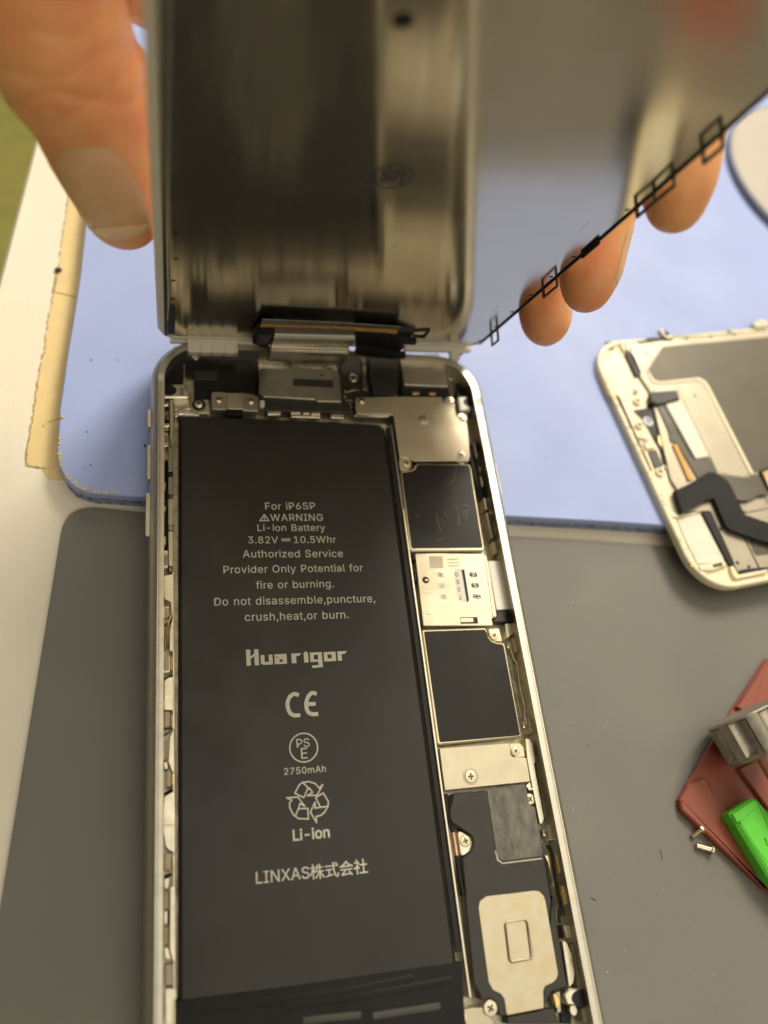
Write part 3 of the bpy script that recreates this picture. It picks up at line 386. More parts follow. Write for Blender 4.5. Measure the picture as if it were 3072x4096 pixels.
'a':(389,"160,-9 137,-7 115,-3 94,5 76,15 60,29 48,45 38,63 32,84 30,108 32,128 36,146 43,161 53,174 64,184 78,193 92,200 108,206 125,211 143,214 161,217 178,220 200,223 218,225 234,227 247,229 257,231 265,235 271,240 274,246 276,255 276,257 275,272 272,285 267,297 260,307 251,315 240,322 227,327 212,330 196,331 178,330 163,327 149,322 137,316 127,309 118,301 110,292 104,283 100,274 41,291 51,313 64,331 79,346 95,358 114,368 133,375 153,380 173,383 194,384 208,384 223,382 239,379 255,375 271,369 286,360 300,350 312,336 322,320 330,301 335,278 337,251 337,0 277,0 277,52 272,52 267,43 260,34 252,25 242,16 229,8 215,1 199,-4 181,-7 170,45 192,47 211,51 228,59 242,68 254,80 263,93 270,108 274,122 276,138 276,190 272,187 267,184 259,182 251,180 241,178 231,176 221,174 210,173 200,171 191,170 182,169 175,168 161,166 147,163 134,159 122,153 112,147 103,139 97,130 93,118 92,105 93,93 96,82 102,72 109,64 119,57 130,52 142,48 156,46","58,60,59 58,61,60 57,61,58 57,62,61 56,62,57 56,63,62 55,63,56 55,64,63 55,65,64 54,65,55 54,66,65 53,66,54 53,67,66 52,67,53 52,40,67 40,39,67 39,68,67 51,41,52 41,40,52 51,42,41 38,68,39 51,43,42 37,68,38 51,44,43 36,68,37 36,69,68 51,45,44 35,69,36 50,45,51 50,46,45 34,69,35 34,70,69 50,47,46 33,70,34 50,48,47 49,48,50 32,70,33 32,71,70 31,71,32 30,71,31 29,71,30 29,72,71 28,72,29 27,72,28 26,94,27 94,72,27 25,94,26 24,94,25 23,94,24 22,94,23 21,94,22 20,94,21 19,94,20 18,94,19 17,94,18 16,94,17 15,94,16 14,94,15 14,95,94 93,72,94 14,96,95 14,97,96 13,97,14 13,98,97 13,99,98 13,100,99 13,101,100 13,102,101 12,102,13 12,103,102 12,104,103 12,105,104 12,106,105 12,107,106 12,108,107 12,109,108 11,109,12 11,110,109 11,111,110 11,112,111 10,112,11 10,113,112 92,72,93 10,114,113 9,114,10 91,72,92 9,115,114 8,115,9 90,72,91 8,116,115 89,72,90 8,117,116 7,117,8 7,118,117 88,74,89 74,72,89 7,119,118 87,74,88 7,120,119 6,120,7 86,75,87 75,74,87 6,121,120 6,122,121 86,76,75 73,72,74 85,76,86 6,123,122 84,76,85 6,84,123 6,76,84 5,76,6 5,77,76 5,78,77 4,78,5 4,79,78 4,80,79 3,80,4 3,81,80 2,81,3 2,82,81 1,82,2 1,83,82 0,83,1"),
'b':(424,"229,-8 208,-7 189,-3 172,4 159,12 147,21 138,31 130,41 123,50 118,59 112,59 112,0 53,0 53,509 114,509 114,319 118,319 123,327 130,336 137,346 147,355 158,364 171,373 188,379 207,383 229,384 259,382 287,374 313,361 335,342 354,320 370,293 381,261 388,227 390,189 388,151 381,116 370,84 355,57 336,34 313,16 288,3 260,-6 220,47 242,49 262,55 279,66 294,80 306,97 316,117 323,139 327,163 328,189 327,215 323,239 316,261 307,281 295,298 280,311 262,322 243,328 220,330 198,328 178,322 161,312 147,299 134,282 125,263 118,241 114,216 113,189 114,162 118,138 125,115 135,95 147,78 162,65 179,55 198,49","12,14,13 12,15,14 24,26,25 23,26,24 23,27,26 22,27,23 22,28,27 21,28,22 20,28,21 20,29,28 19,29,20 18,29,19 18,61,29 61,30,29 17,61,18 17,62,61 60,30,61 17,63,62 59,30,60 16,63,17 16,64,63 58,30,59 58,31,30 12,16,15 12,68,16 68,67,16 67,66,16 66,65,16 65,64,16 57,31,58 56,31,57 56,32,31 55,32,56 55,33,32 54,33,55 12,69,68 53,33,54 53,34,33 12,70,69 52,34,53 12,71,70 51,34,52 51,35,34 50,35,51 12,72,71 50,36,35 49,36,50 12,73,72 48,36,49 48,37,36 12,74,73 47,37,48 12,10,74 10,75,74 47,38,37 46,38,47 10,76,75 45,38,46 10,9,76 9,77,76 12,11,10 8,77,9 45,39,38 44,39,45 8,78,77 7,78,8 43,39,44 7,43,78 7,39,43 6,39,7 6,40,39 5,40,6 4,40,5 4,41,40 3,41,4 2,41,3 2,42,41 1,42,2 1,0,42"),
'c':(396,"207,-8 174,-5 144,3 117,16 93,35 72,58 56,85 44,116 37,150 34,187 37,225 44,260 56,291 72,318 93,341 117,360 144,374 174,382 207,384 226,384 243,381 260,377 276,371 291,364 305,356 318,346 330,335 340,322 349,308 356,293 362,277 303,262 300,272 295,281 290,289 284,297 278,304 270,311 261,316 252,321 242,325 231,328 220,329 207,330 184,328 163,321 145,310 130,296 118,278 108,258 102,236 98,212 96,187 98,163 102,139 108,117 118,97 130,80 145,66 163,55 184,49 207,46 220,47 232,49 243,52 253,55 262,60 271,66 279,73 285,80 292,89 297,98 301,107 304,117 363,102 357,86 350,70 341,56 331,43 319,32 306,21 292,12 277,5 261,-1 244,-5 226,-7","17,19,18 17,20,19 16,20,17 16,21,20 16,22,21 15,22,16 15,23,22 15,24,23 14,24,15 14,25,24 14,26,25 13,43,14 43,26,14 43,42,26 42,27,26 13,44,43 41,27,42 13,45,44 40,27,41 39,27,40 39,28,27 13,46,45 38,28,39 12,46,13 37,28,38 36,28,37 12,47,46 36,29,28 35,29,36 34,29,35 12,48,47 34,30,29 11,48,12 33,30,34 32,30,33 11,49,48 32,31,30 10,49,11 10,50,49 10,51,50 9,51,10 9,52,51 8,52,9 8,53,52 8,54,53 7,54,8 7,55,54 7,56,55 72,74,73 6,56,7 71,74,72 71,75,74 70,75,71 6,57,56 69,75,70 69,76,75 5,57,6 5,58,57 68,76,69 67,76,68 67,77,76 66,77,67 5,59,58 65,77,66 4,59,5 65,78,77 64,78,65 4,60,59 63,78,64 62,78,63 4,61,60 61,78,62 4,78,61 4,79,78 3,79,4 3,80,79 3,81,80 2,81,3 2,82,81 2,83,82 1,83,2 1,84,83 1,85,84 0,85,1"),
'd':(424,"195,-8 165,-6 137,3 111,16 89,34 70,57 55,84 43,116 36,151 34,189 36,227 43,261 55,293 70,320 89,342 112,361 137,374 165,382 196,384 218,383 237,379 253,373 267,364 278,355 287,346 295,336 301,327 306,319 311,319 311,509 372,509 372,0 313,0 313,59 307,59 301,50 295,41 287,31 277,21 266,12 252,4 236,-3 217,-7 205,47 226,49 246,55 263,65 278,78 290,95 299,115 306,138 310,162 312,189 310,216 306,241 300,263 290,282 278,299 263,312 246,322 227,328 205,330 182,328 162,322 145,311 130,298 118,281 108,261 102,239 98,215 96,189 98,163 102,139 109,117 118,97 130,80 145,66 162,55 182,49","28,30,29 28,31,30 17,19,18 17,20,19 16,20,17 16,21,20 15,21,16 15,22,21 15,23,22 14,23,15 14,24,23 14,25,24 13,61,14 61,25,14 61,26,25 13,62,61 60,26,61 59,26,60 13,63,62 59,27,26 58,27,59 13,64,63 12,64,13 58,28,27 58,57,28 57,56,28 56,55,28 55,54,28 54,31,28 12,65,64 12,66,65 11,66,12 11,67,66 10,67,11 10,68,67 53,31,54 10,69,68 9,69,10 52,31,53 9,70,69 9,71,70 51,31,52 8,71,9 8,72,71 50,31,51 7,72,8 7,73,72 49,31,50 7,74,73 6,74,7 48,31,49 6,75,74 47,33,48 33,31,48 5,75,6 5,76,75 46,33,47 5,77,76 45,34,46 34,33,46 45,35,34 32,31,33 4,77,5 4,78,77 44,35,45 44,36,35 4,43,78 43,36,44 4,36,43 4,37,36 3,37,4 3,38,37 3,39,38 2,39,3 2,40,39 2,41,40 1,41,2 1,42,41 0,42,1"),
'e':(404,"212,-8 177,-5 145,3 117,16 92,35 72,58 56,85 44,116 37,150 34,187 36,224 44,258 55,290 71,317 91,340 115,359 142,373 172,382 205,384 226,383 246,380 266,374 285,366 303,355 319,341 334,324 347,305 357,282 365,256 370,227 371,194 371,169 75,169 75,221 338,221 310,202 308,226 304,248 298,269 288,286 277,301 263,314 246,323 227,328 205,330 183,328 164,323 146,313 131,301 119,286 109,270 102,251 97,231 96,211 96,178 98,151 102,127 110,106 121,88 135,73 151,61 169,53 190,48 212,46 227,47 241,49 254,53 265,58 276,65 285,73 294,82 300,93 306,105 365,91 358,72 348,55 335,39 320,26 302,14 283,4 261,-3 237,-7","17,19,18 17,20,19 16,20,17 16,21,20 16,22,21 15,22,16 15,23,22 14,23,15 14,24,23 14,25,24 13,45,14 45,44,14 44,25,14 43,25,44 42,25,43 13,46,45 42,26,25 41,26,42 13,47,46 12,47,13 40,26,41 12,48,47 40,27,26 39,27,40 12,49,48 11,49,12 11,50,49 38,27,39 38,28,27 11,51,50 37,28,38 10,51,11 37,29,28 10,52,51 36,29,37 10,33,52 33,53,52 36,34,29 34,30,29 35,34,36 9,33,10 9,32,33 53,34,33 53,30,34 54,30,53 54,31,30 8,32,9 55,31,54 8,31,32 8,55,31 8,56,55 7,56,8 7,57,56 6,57,7 6,58,57 71,73,72 70,73,71 70,74,73 6,59,58 5,59,6 69,74,70 5,60,59 68,74,69 68,75,74 67,75,68 5,61,60 66,75,67 4,61,5 66,76,75 4,62,61 65,76,66 64,76,65 4,63,62 63,76,64 4,76,63 4,77,76 3,77,4 3,78,77 2,78,3 2,79,78 2,80,79 1,80,2 1,81,80 0,81,1"),
'f':(254,"228,379 228,327 6,327 6,379 81,0 81,432 82,452 87,470 96,486 107,499 120,510 135,519 152,525 169,529 187,530 201,530 212,529 222,527 231,525 238,523 243,521 227,468 224,470 220,471 215,472 209,473 202,474 195,474 178,472 164,468 154,460 147,449 143,435 142,419 142,0","13,15,14 13,16,15 12,16,13 12,17,16 12,18,17 11,18,12 11,19,18 11,20,19 11,21,20 10,21,11 9,23,10 23,22,10 22,21,10 8,25,9 25,24,9 24,23,9 7,27,8 27,26,8 26,25,8 7,28,27 7,29,28 6,29,7 6,30,29 6,31,30 5,31,6 5,32,31 5,33,32 4,33,5 4,34,33 2,0,3 2,1,0"),
'g':(425,"207,-151 180,-149 156,-146 134,-140 114,-132 97,-122 82,-110 70,-97 59,-84 51,-69 101,-41 107,-49 114,-57 122,-66 131,-74 142,-82 154,-88 169,-93 187,-96 207,-97 236,-95 261,-87 282,-75 298,-58 308,-34 311,-6 311,68 306,68 301,60 294,51 287,41 277,32 266,23 252,16 236,10 217,6 195,5 165,7 138,14 113,27 90,43 71,65 55,90 43,120 36,154 34,191 36,229 43,263 55,293 71,320 90,342 112,361 138,374 166,382 196,384 218,383 237,379 253,373 267,365 279,356 288,346 296,336 302,327 308,319 313,319 313,379 372,379 372,-9 370,-40 363,-67 350,-90 334,-109 314,-124 291,-136 265,-144 237,-149 205,59 227,61 246,66 264,75 278,87 290,103 300,121 307,142 311,166 312,193 311,219 307,242 300,264 291,283 279,299 264,312 247,322 227,328 205,330 182,328 163,322 145,312 130,298 118,282 109,262 102,241 98,218 96,193 98,167 102,144 109,123 118,104 131,88 145,76 163,66 183,61","53,55,54 53,56,55 52,56,53 64,66,65 64,67,66 52,57,56 51,57,52 51,58,57 51,59,58 50,59,51 50,60,59 50,61,60 49,94,50 94,61,50 94,62,61 49,95,94 93,62,94 92,62,93 49,96,95 92,63,62 91,63,92 49,97,96 48,97,49 91,64,63 91,90,64 90,89,64 89,88,64 88,87,64 87,67,64 48,98,97 48,99,98 47,99,48 47,100,99 46,100,47 46,101,100 86,67,87 46,102,101 45,102,46 85,67,86 45,103,102 45,104,103 84,67,85 44,104,45 44,105,104 83,67,84 43,105,44 43,106,105 82,67,83 43,107,106 81,67,82 42,107,43 42,108,107 80,26,81 26,67,81 41,108,42 41,109,108 79,26,80 41,110,109 78,27,79 27,26,79 78,28,27 25,67,26 41,111,110 77,28,78 40,111,41 40,76,111 76,28,77 76,29,28 40,29,76 40,30,29 39,30,40 39,31,30 39,32,31 38,32,39 38,33,32 38,34,33 37,34,38 37,35,34 36,35,37 24,67,25 24,68,67 23,68,24 23,69,68 9,11,10 9,12,11 9,13,12 22,69,23 9,14,13 22,70,69 8,14,9 8,15,14 21,70,22 8,16,15 7,16,8 20,70,21 7,17,16 20,71,70 7,18,17 19,71,20 7,19,18 7,71,19 6,71,7 6,72,71 5,72,6 4,72,5 4,73,72 3,73,4 3,74,73 2,74,3 2,75,74 1,75,2 1,0,75"),
'h':(410,"114,227 114,0 53,0 53,509 114,509 114,287 102,287 116,319 132,344 152,362 175,374 200,382 227,384 252,383 275,377 295,369 313,356 328,340 341,321 350,298 355,271 357,240 357,0 296,0 296,235 293,263 286,286 273,304 256,318 235,326 210,329 192,328 176,324 161,317 147,308 136,297 126,283 119,266 115,248","2,4,3 2,6,4 6,5,4 11,13,12 11,14,13 10,14,11 10,15,14 9,15,10 9,16,15 8,16,9 8,17,16 7,31,8 31,17,8 31,30,17 30,18,17 29,18,30 7,32,31 28,18,29 7,33,32 28,19,18 6,33,7 27,19,28 6,34,33 6,35,34 26,19,27 26,20,19 6,36,35 2,37,6 37,36,6 25,20,26 25,21,20 2,38,37 24,21,25 2,0,38 24,22,21 23,22,24 2,1,0"),
'i':(167,"84,443 73,444 63,448 54,455 47,463 43,472 41,483 43,494 47,504 54,512 63,518 73,522 84,524 95,522 105,518 114,512 121,504 125,494 126,483 125,472 121,463 114,455 105,448 95,444 53,0 53,379 114,379 114,0","24,26,25 24,27,26 11,13,12 11,14,13 10,14,11 9,14,10 9,15,14 8,15,9 8,16,15 7,16,8 7,17,16 6,17,7 6,18,17 5,18,6 5,19,18 4,19,5 4,20,19 3,20,4 3,21,20 2,21,3 2,22,21 1,22,2 1,23,22 0,23,1"),
'k':(381,"110,137 110,212 121,212 284,379 360,379 184,199 177,199 53,0 53,509 114,509 114,0 294,0 148,186 191,229 372,0","7,9,8 7,1,9 1,10,9 2,4,3 2,13,4 13,5,4 2,12,13 5,14,13 7,0,1 10,2,1 10,12,2 0,5,6 0,14,5 10,11,12 7,14,0 10,14,7 11,14,10"),
'l':(189,"139,-2 112,0 91,8 74,20 62,37 55,59 53,84 53,509 114,509 114,99 114,83 117,71 120,62 126,57 135,53 146,52 152,52 157,52 160,53 164,53 167,54 170,54 181,3 175,1 169,0 162,-1 154,-2 147,-2","6,8,7 6,9,8 6,10,9 5,10,6 5,11,10 5,12,11 5,13,12 4,13,5 4,14,13 20,22,21 19,22,20 18,22,19 4,15,14 17,22,18 16,22,17 15,22,16 4,22,15 3,22,4 2,22,3 1,22,2 1,23,22 1,24,23 1,25,24 0,25,1 0,26,25 0,27,26"),
'm':(610,"53,0 53,379 112,379 112,295 108,295 114,314 122,331 132,346 144,358 158,368 172,376 187,382 203,385 219,386 245,383 268,375 287,361 303,342 314,320 321,295 312,295 318,312 326,329 337,343 350,356 364,366 381,375 398,381 417,385 437,386 458,385 478,380 497,372 514,361 529,346 541,328 550,307 555,283 557,255 557,0 496,0 496,254 493,279 485,298 473,313 456,323 438,329 419,330 402,329 387,326 374,320 363,312 353,302 345,290 340,277 336,263 335,247 335,0 274,0 274,260 272,280 265,297 253,311 238,322 220,328 199,330 185,329 171,326 158,320 145,312 135,302 126,289 119,274 115,257 114,238 114,0","12,14,13 28,30,29 11,14,12 27,30,28 27,31,30 11,15,14 10,15,11 26,31,27 26,32,31 0,2,1 0,4,2 4,3,2 9,15,10 25,32,26 9,16,15 25,33,32 8,16,9 24,33,25 8,17,16 24,34,33 7,17,8 23,34,24 23,35,34 6,17,7 22,47,23 47,35,23 6,65,17 65,18,17 5,66,6 66,65,6 64,18,65 22,48,47 46,35,47 5,67,66 22,49,48 21,49,22 45,35,46 45,36,35 63,18,64 5,68,67 21,50,49 44,36,45 62,18,63 5,69,68 62,19,18 21,51,50 4,69,5 43,36,44 20,51,21 4,70,69 20,52,51 61,19,62 43,37,36 20,53,52 4,71,70 42,37,43 60,20,61 20,19,61 0,72,4 72,71,4 60,53,20 60,54,53 42,38,37 59,54,60 41,38,42 59,55,54 0,73,72 59,56,55 58,56,59 0,74,73 41,39,38 40,39,41 58,57,56 0,75,74"),
'n':(410,"114,227 114,0 53,0 53,379 112,379 112,287 102,287 116,319 132,344 152,362 175,374 200,382 227,384 252,383 275,377 295,369 313,356 328,340 341,321 350,298 355,271 357,240 357,0 296,0 296,235 293,263 286,286 273,304 256,318 235,326 210,329 192,328 176,324 161,317 147,308 136,297 126,283 119,266 115,248","11,13,12 11,14,13 10,14,11 2,4,3 2,6,4 6,5,4 10,15,14 9,15,10 9,16,15 8,16,9 8,17,16 7,31,8 31,17,8 31,30,17 30,18,17 29,18,30 7,32,31 28,18,29 7,33,32 28,19,18 6,33,7 27,19,28 6,34,33 6,35,34 26,19,27 26,20,19 6,36,35 2,37,6 37,36,6 25,20,26 25,21,20 2,38,37 24,21,25 2,0,38 24,22,21 23,22,24 2,1,0"),
'o':(415,"207,-8 174,-5 144,3 117,16 93,35 72,58 56,85 44,116 37,150 34,187 37,225 44,260 56,291 72,318 93,341 117,360 144,374 174,382 207,384 241,382 271,374 299,360 323,341 343,318 359,291 371,260 379,225 381,187 379,150 371,116 359,85 343,58 323,35 299,16 271,3 241,-5 207,46 231,49 252,55 270,66 285,80 298,97 307,117 314,139 318,163 319,187 318,212 314,236 307,258 298,278 285,296 270,310 252,321 231,328 207,330 184,328 163,321 145,310 130,296 118,278 108,258 102,236 98,212 96,187 98,163 102,139 108,117 118,97 130,80 145,66 163,55 184,49","17,19,18 16,19,17 16,20,19 15,20,16 15,21,20 14,21,15 14,22,21 13,22,14 13,54,22 54,23,22 13,55,54 53,23,54 13,56,55 52,23,53 13,57,56 51,23,52 12,57,13 51,24,23 12,58,57 50,24,51 12,59,58 49,24,50 11,59,12 49,25,24 11,60,59 48,25,49 48,26,25 10,60,11 10,61,60 47,26,48 10,62,61 46,26,47 46,27,26 9,62,10 9,63,62 45,27,46 8,63,9 8,64,63 44,27,45 44,28,27 8,65,64 43,28,44 43,29,28 7,65,8 7,66,65 42,29,43 7,67,66 41,29,42 41,30,29 6,67,7 6,68,67 40,30,41 5,68,6 40,31,30 5,69,68 39,31,40 5,70,69 38,31,39 4,70,5 38,32,31 4,71,70 37,32,38 4,36,71 36,32,37 4,32,36 3,32,4 3,33,32 2,33,3 2,34,33 2,35,34 1,35,2 1,0,35"),
'p':(424,"53,-143 53,379 112,379 112,319 118,319 123,327 130,336 137,346 147,355 158,364 171,373 188,379 207,383 229,384 259,382 287,374 313,361 335,342 354,320 370,293 381,261 388,227 390,189 388,151 381,116 370,84 355,57 336,34 313,16 288,3 260,-6 229,-8 208,-7 189,-3 173,4 159,12 147,21 138,31 130,41 124,50 118,59 114,59 114,-143 220,47 242,49 262,55 279,66 294,80 306,97 316,117 323,139 327,163 328,189 327,215 323,239 316,261 307,281 295,298 280,311 262,322 243,328 220,330 198,328 178,322 161,312 147,299 134,282 125,263 118,241 114,216 113,189 114,162 118,138 125,115 135,95 147,78 162,65 179,55 198,49","12,14,13 11,14,12 11,15,14 0,2,1 0,3,2 10,15,11 10,16,15 9,16,10 8,16,9 8,17,16 7,17,8 6,17,7 6,61,17 61,18,17 5,61,6 5,62,61 60,18,61 5,63,62 59,18,60 4,63,5 4,64,63 58,18,59 58,19,18 0,4,3 0,68,4 68,67,4 67,66,4 66,65,4 65,64,4 57,19,58 56,19,57 56,20,19 55,20,56 55,21,20 54,21,55 0,69,68 53,21,54 53,22,21 0,70,69 52,22,53 0,71,70 51,22,52 51,23,22 50,23,51 0,72,71 50,24,23 49,24,50 0,73,72 48,24,49 48,25,24 0,41,73 41,74,73 47,25,48 41,75,74 47,26,25 46,26,47 41,76,75 45,26,46 41,40,76 40,77,76 0,42,41 39,77,40 45,27,26 44,27,45 39,78,77 38,78,39 43,27,44 38,43,78 38,27,43 37,27,38 37,28,27 36,28,37 35,28,36 35,29,28 34,29,35 33,29,34 33,30,29 32,30,33 32,31,30"),
'r':(259,"53,0 53,379 112,379 112,321 115,321 124,339 137,354 152,367 171,377 191,383 213,385 218,385 223,385 229,384 235,384 240,384 243,384 243,322 241,323 236,324 230,324 223,325 215,326 207,326 190,324 174,321 159,315 146,306 135,296 126,284 119,269 115,254 114,237 114,0","9,11,10 9,12,11 9,13,12 9,14,13 9,15,14 9,16,15 9,17,16 8,17,9 0,2,1 0,3,2 7,17,8 6,17,7 5,19,6 19,18,6 18,17,6 4,23,5 23,22,5 22,21,5 21,20,5 20,19,5 4,24,23 4,25,24 0,4,3 0,31,4 31,30,4 30,29,4 29,28,4 28,27,4 27,26,4 26,25,4 0,32,31 0,33,32"),
's':(365,"182,-8 157,-7 133,-3 112,3 93,12 76,24 62,38 50,54 41,73 36,94 94,107 101,87 111,72 124,60 141,52 160,47 181,45 206,47 227,53 244,62 258,74 265,88 268,103 266,115 262,126 254,136 243,144 229,150 212,155 149,170 118,180 92,192 72,208 58,227 50,249 47,274 49,295 55,314 65,332 79,347 95,360 115,370 137,378 161,383 187,384 212,383 234,379 254,372 271,363 286,352 299,339 309,324 318,308 324,290 268,277 262,291 254,304 243,316 228,325 210,331 187,333 166,331 147,326 131,317 119,305 111,292 109,277 110,264 115,253 124,243 136,235 152,229 172,223 229,209 261,200 287,187 306,171 320,153 328,131 331,107 329,85 323,65 312,47 298,31 281,18 260,6 236,-2 210,-7","43,45,44 43,46,45 42,46,43 42,47,46 41,47,42 41,48,47 40,48,41 40,49,48 39,49,40 39,50,49 38,50,39 38,60,50 60,51,50 38,61,60 59,51,60 37,61,38 37,62,61 58,51,59 37,63,62 57,51,58 57,52,51 37,64,63 56,52,57 36,64,37 56,53,52 36,65,64 55,53,56 35,65,36 35,66,65 54,53,55 35,67,66 34,67,35 34,68,67 34,69,68 33,69,34 33,70,69 33,71,70 33,72,71 32,72,33 32,73,72 32,74,73 31,74,32 31,75,74 30,75,31 30,76,75 29,76,30 29,77,76 28,77,29 27,77,28 27,78,77 26,78,27 25,78,26 24,78,25 24,79,78 23,79,24 22,79,23 9,11,10 22,80,79 21,80,22 8,11,9 20,80,21 8,12,11 20,81,80 19,81,20 7,12,8 7,13,12 19,82,81 18,82,19 7,14,13 6,14,7 17,82,18 6,15,14 16,82,17 16,83,82 6,16,15 6,83,16 5,83,6 5,84,83 4,84,5 4,85,84 3,85,4 3,86,85 2,86,3 2,87,86 1,87,2 1,0,87"),
't':(227,"204,379 204,327 6,327 6,379 65,471 126,471 126,98 127,83 130,70 136,61 144,55 156,51 170,50 175,50 180,50 185,51 191,52 197,53 202,54 213,2 207,0 200,-2 192,-3 184,-3 176,-4 168,-4 138,-1 113,7 92,21 77,41 68,64 65,93","31,5,4 31,6,5 2,0,3 2,1,0 31,7,6 30,7,31 30,8,7 30,9,8 29,9,30 29,10,9 29,11,10 17,19,18 16,19,17 15,19,16 29,12,11 14,19,15 13,19,14 12,19,13 29,19,12 28,19,29 27,19,28 26,19,27 26,20,19 26,21,20 25,21,26 25,22,21 25,23,22 25,24,23"),
'u':(410,"182,-5 158,-3 135,2 115,11 97,23 82,39 69,59 60,82 54,109 53,139 53,379 114,379 114,144 116,117 124,94 137,75 154,61 175,53 200,50 218,51 234,55 249,62 263,71 274,83 283,97 290,113 295,132 296,153 296,379 357,379 357,0 298,0 298,92 307,92 294,60 277,35 257,17 234,5 209,-3","9,11,10 9,12,11 27,29,28 27,30,29 26,30,27 9,13,12 8,13,9 25,33,26 33,30,26 8,14,13 24,33,25 7,14,8 23,32,24 32,33,24 7,15,14 23,34,32 34,31,32 34,30,33 22,34,23 6,15,7 6,16,15 21,34,22 20,34,21 6,17,16 20,35,34 31,30,34 5,17,6 19,35,20 5,18,17 18,35,19 5,35,18 4,35,5 4,36,35 3,36,4 3,37,36 2,37,3 2,38,37 1,38,2 1,0,38"),
'v':(389,"163,0 17,379 84,379 165,155 173,132 180,110 187,87 193,64 199,42 206,21 184,21 191,42 197,64 203,87 209,110 216,132 224,155 305,379 371,379 226,0","0,2,1 0,3,2 16,18,17 16,19,18 0,4,3 15,19,16 0,5,4 14,19,15 0,6,5 13,19,14 0,7,6 12,19,13 11,8,12 8,19,12 0,11,7 11,8,7 0,10,11 9,19,8 0,9,10 0,19,9"),
'y':(389,"47,-139 61,-86 71,-87 83,-89 94,-90 104,-89 113,-86 122,-81 130,-74 138,-64 145,-51 151,-36 163,-1 17,379 84,379 165,155 173,132 180,109 187,87 193,64 199,42 206,21 184,21 190,42 196,64 202,87 209,110 216,132 224,155 305,379 371,379 204,-58 196,-77 187,-93 177,-107 165,-119 153,-128 139,-136 125,-141 109,-144 91,-145 82,-145 73,-144 65,-143 57,-142 52,-140","12,14,13 12,15,14 28,30,29 28,31,30 12,16,15 27,31,28 26,31,27 12,17,16 25,21,26 21,31,26 12,18,17 24,21,25 12,19,18 23,20,24 20,21,24 12,23,19 23,20,19 12,22,23 12,21,22 12,31,21 11,31,12 10,31,11 9,31,10 9,32,31 8,32,9 7,32,8 7,33,32 6,33,7 0,2,1 5,33,6 0,3,2 4,33,5 0,4,3 0,33,4 0,34,33 0,35,34 0,36,35 0,37,36 0,38,37 45,38,0 44,38,45 44,39,38 43,39,44 42,39,43 42,40,39 41,40,42"),
'z':(380,"42,0 42,46 254,320 254,323 48,323 48,379 333,379 333,331 126,60 126,56 339,56 339,0","4,6,5 4,7,6 4,3,7 3,2,7 2,8,7 1,8,2 1,9,8 1,10,9 1,11,10 0,11,1"),
'会':(350,"176,294 136,248 80,207 15,174 22,167 29,159 34,151 54,161 74,171 92,182 92,161 259,161 259,186 97,186 126,206 152,228 176,251 200,229 228,207 259,186 279,174 299,164 319,155 324,163 331,171 337,178 281,203 231,235 191,269 202,283 55,-20 76,-16 137,-10 273,2 281,-9 288,-18 293,-28 317,-13 296,16 268,48 237,79 215,67 228,54 242,39 255,25 96,13 120,37 144,64 167,92 321,92 321,118 31,118 31,92 131,92 108,63 87,39 72,25 62,16 54,10 46,7 49,-2 53,-12","52,50,51 52,49,50 53,49,52 54,48,53 48,49,53 54,47,48 41,39,40 42,39,41 54,46,47 55,46,54 43,39,42 43,38,39 44,38,43 56,46,55 56,45,46 57,45,56 45,38,44 58,45,57 45,33,38 33,37,38 58,33,45 59,33,58 60,33,59 60,32,33 34,37,33 61,32,60 35,37,34 61,31,32 30,31,61 35,36,37 1,29,0 1,28,29 1,16,28 16,27,28 1,15,16 17,27,16 2,15,1 17,26,27 18,26,17 2,14,15 3,14,2 19,26,18 3,13,14 19,25,26 3,9,13 9,12,13 9,11,12 20,25,19 3,8,9 10,11,9 20,24,25 21,24,20 4,8,3 21,23,24 4,7,8 5,7,4 22,23,21 5,6,7"),
'式':(350,"248,277 267,263 285,247 299,233 317,249 303,263 285,278 266,292 198,293 198,271 199,250 200,229 19,229 19,203 201,203 217,85 249,2 297,-29 319,-22 332,3 339,50 331,54 322,59 315,65 312,27 307,5 299,-1 268,25 243,97 229,203 332,203 332,229 227,229 226,250 226,271 226,293 21,8 29,-18 80,-6 138,7 198,21 196,45 121,29 121,125 186,125 186,151 32,151 32,125 95,125 95,23","9,35,8 9,34,35 0,6,7 0,5,6 1,5,0 10,34,9 10,33,34 1,4,5 2,4,1 11,33,10 11,32,33 2,3,4 13,11,12 13,32,11 13,31,32 13,30,31 14,30,13 15,29,14 29,30,14 15,28,29 47,45,46 47,44,45 48,44,47 49,43,48 43,44,48 49,42,43 15,27,28 16,27,15 24,22,23 24,21,22 24,20,21 24,19,20 42,40,41 49,40,42 25,19,24 16,26,27 36,40,49 36,39,40 37,39,36 37,38,39 26,19,25 26,18,19 17,26,16 17,18,26"),
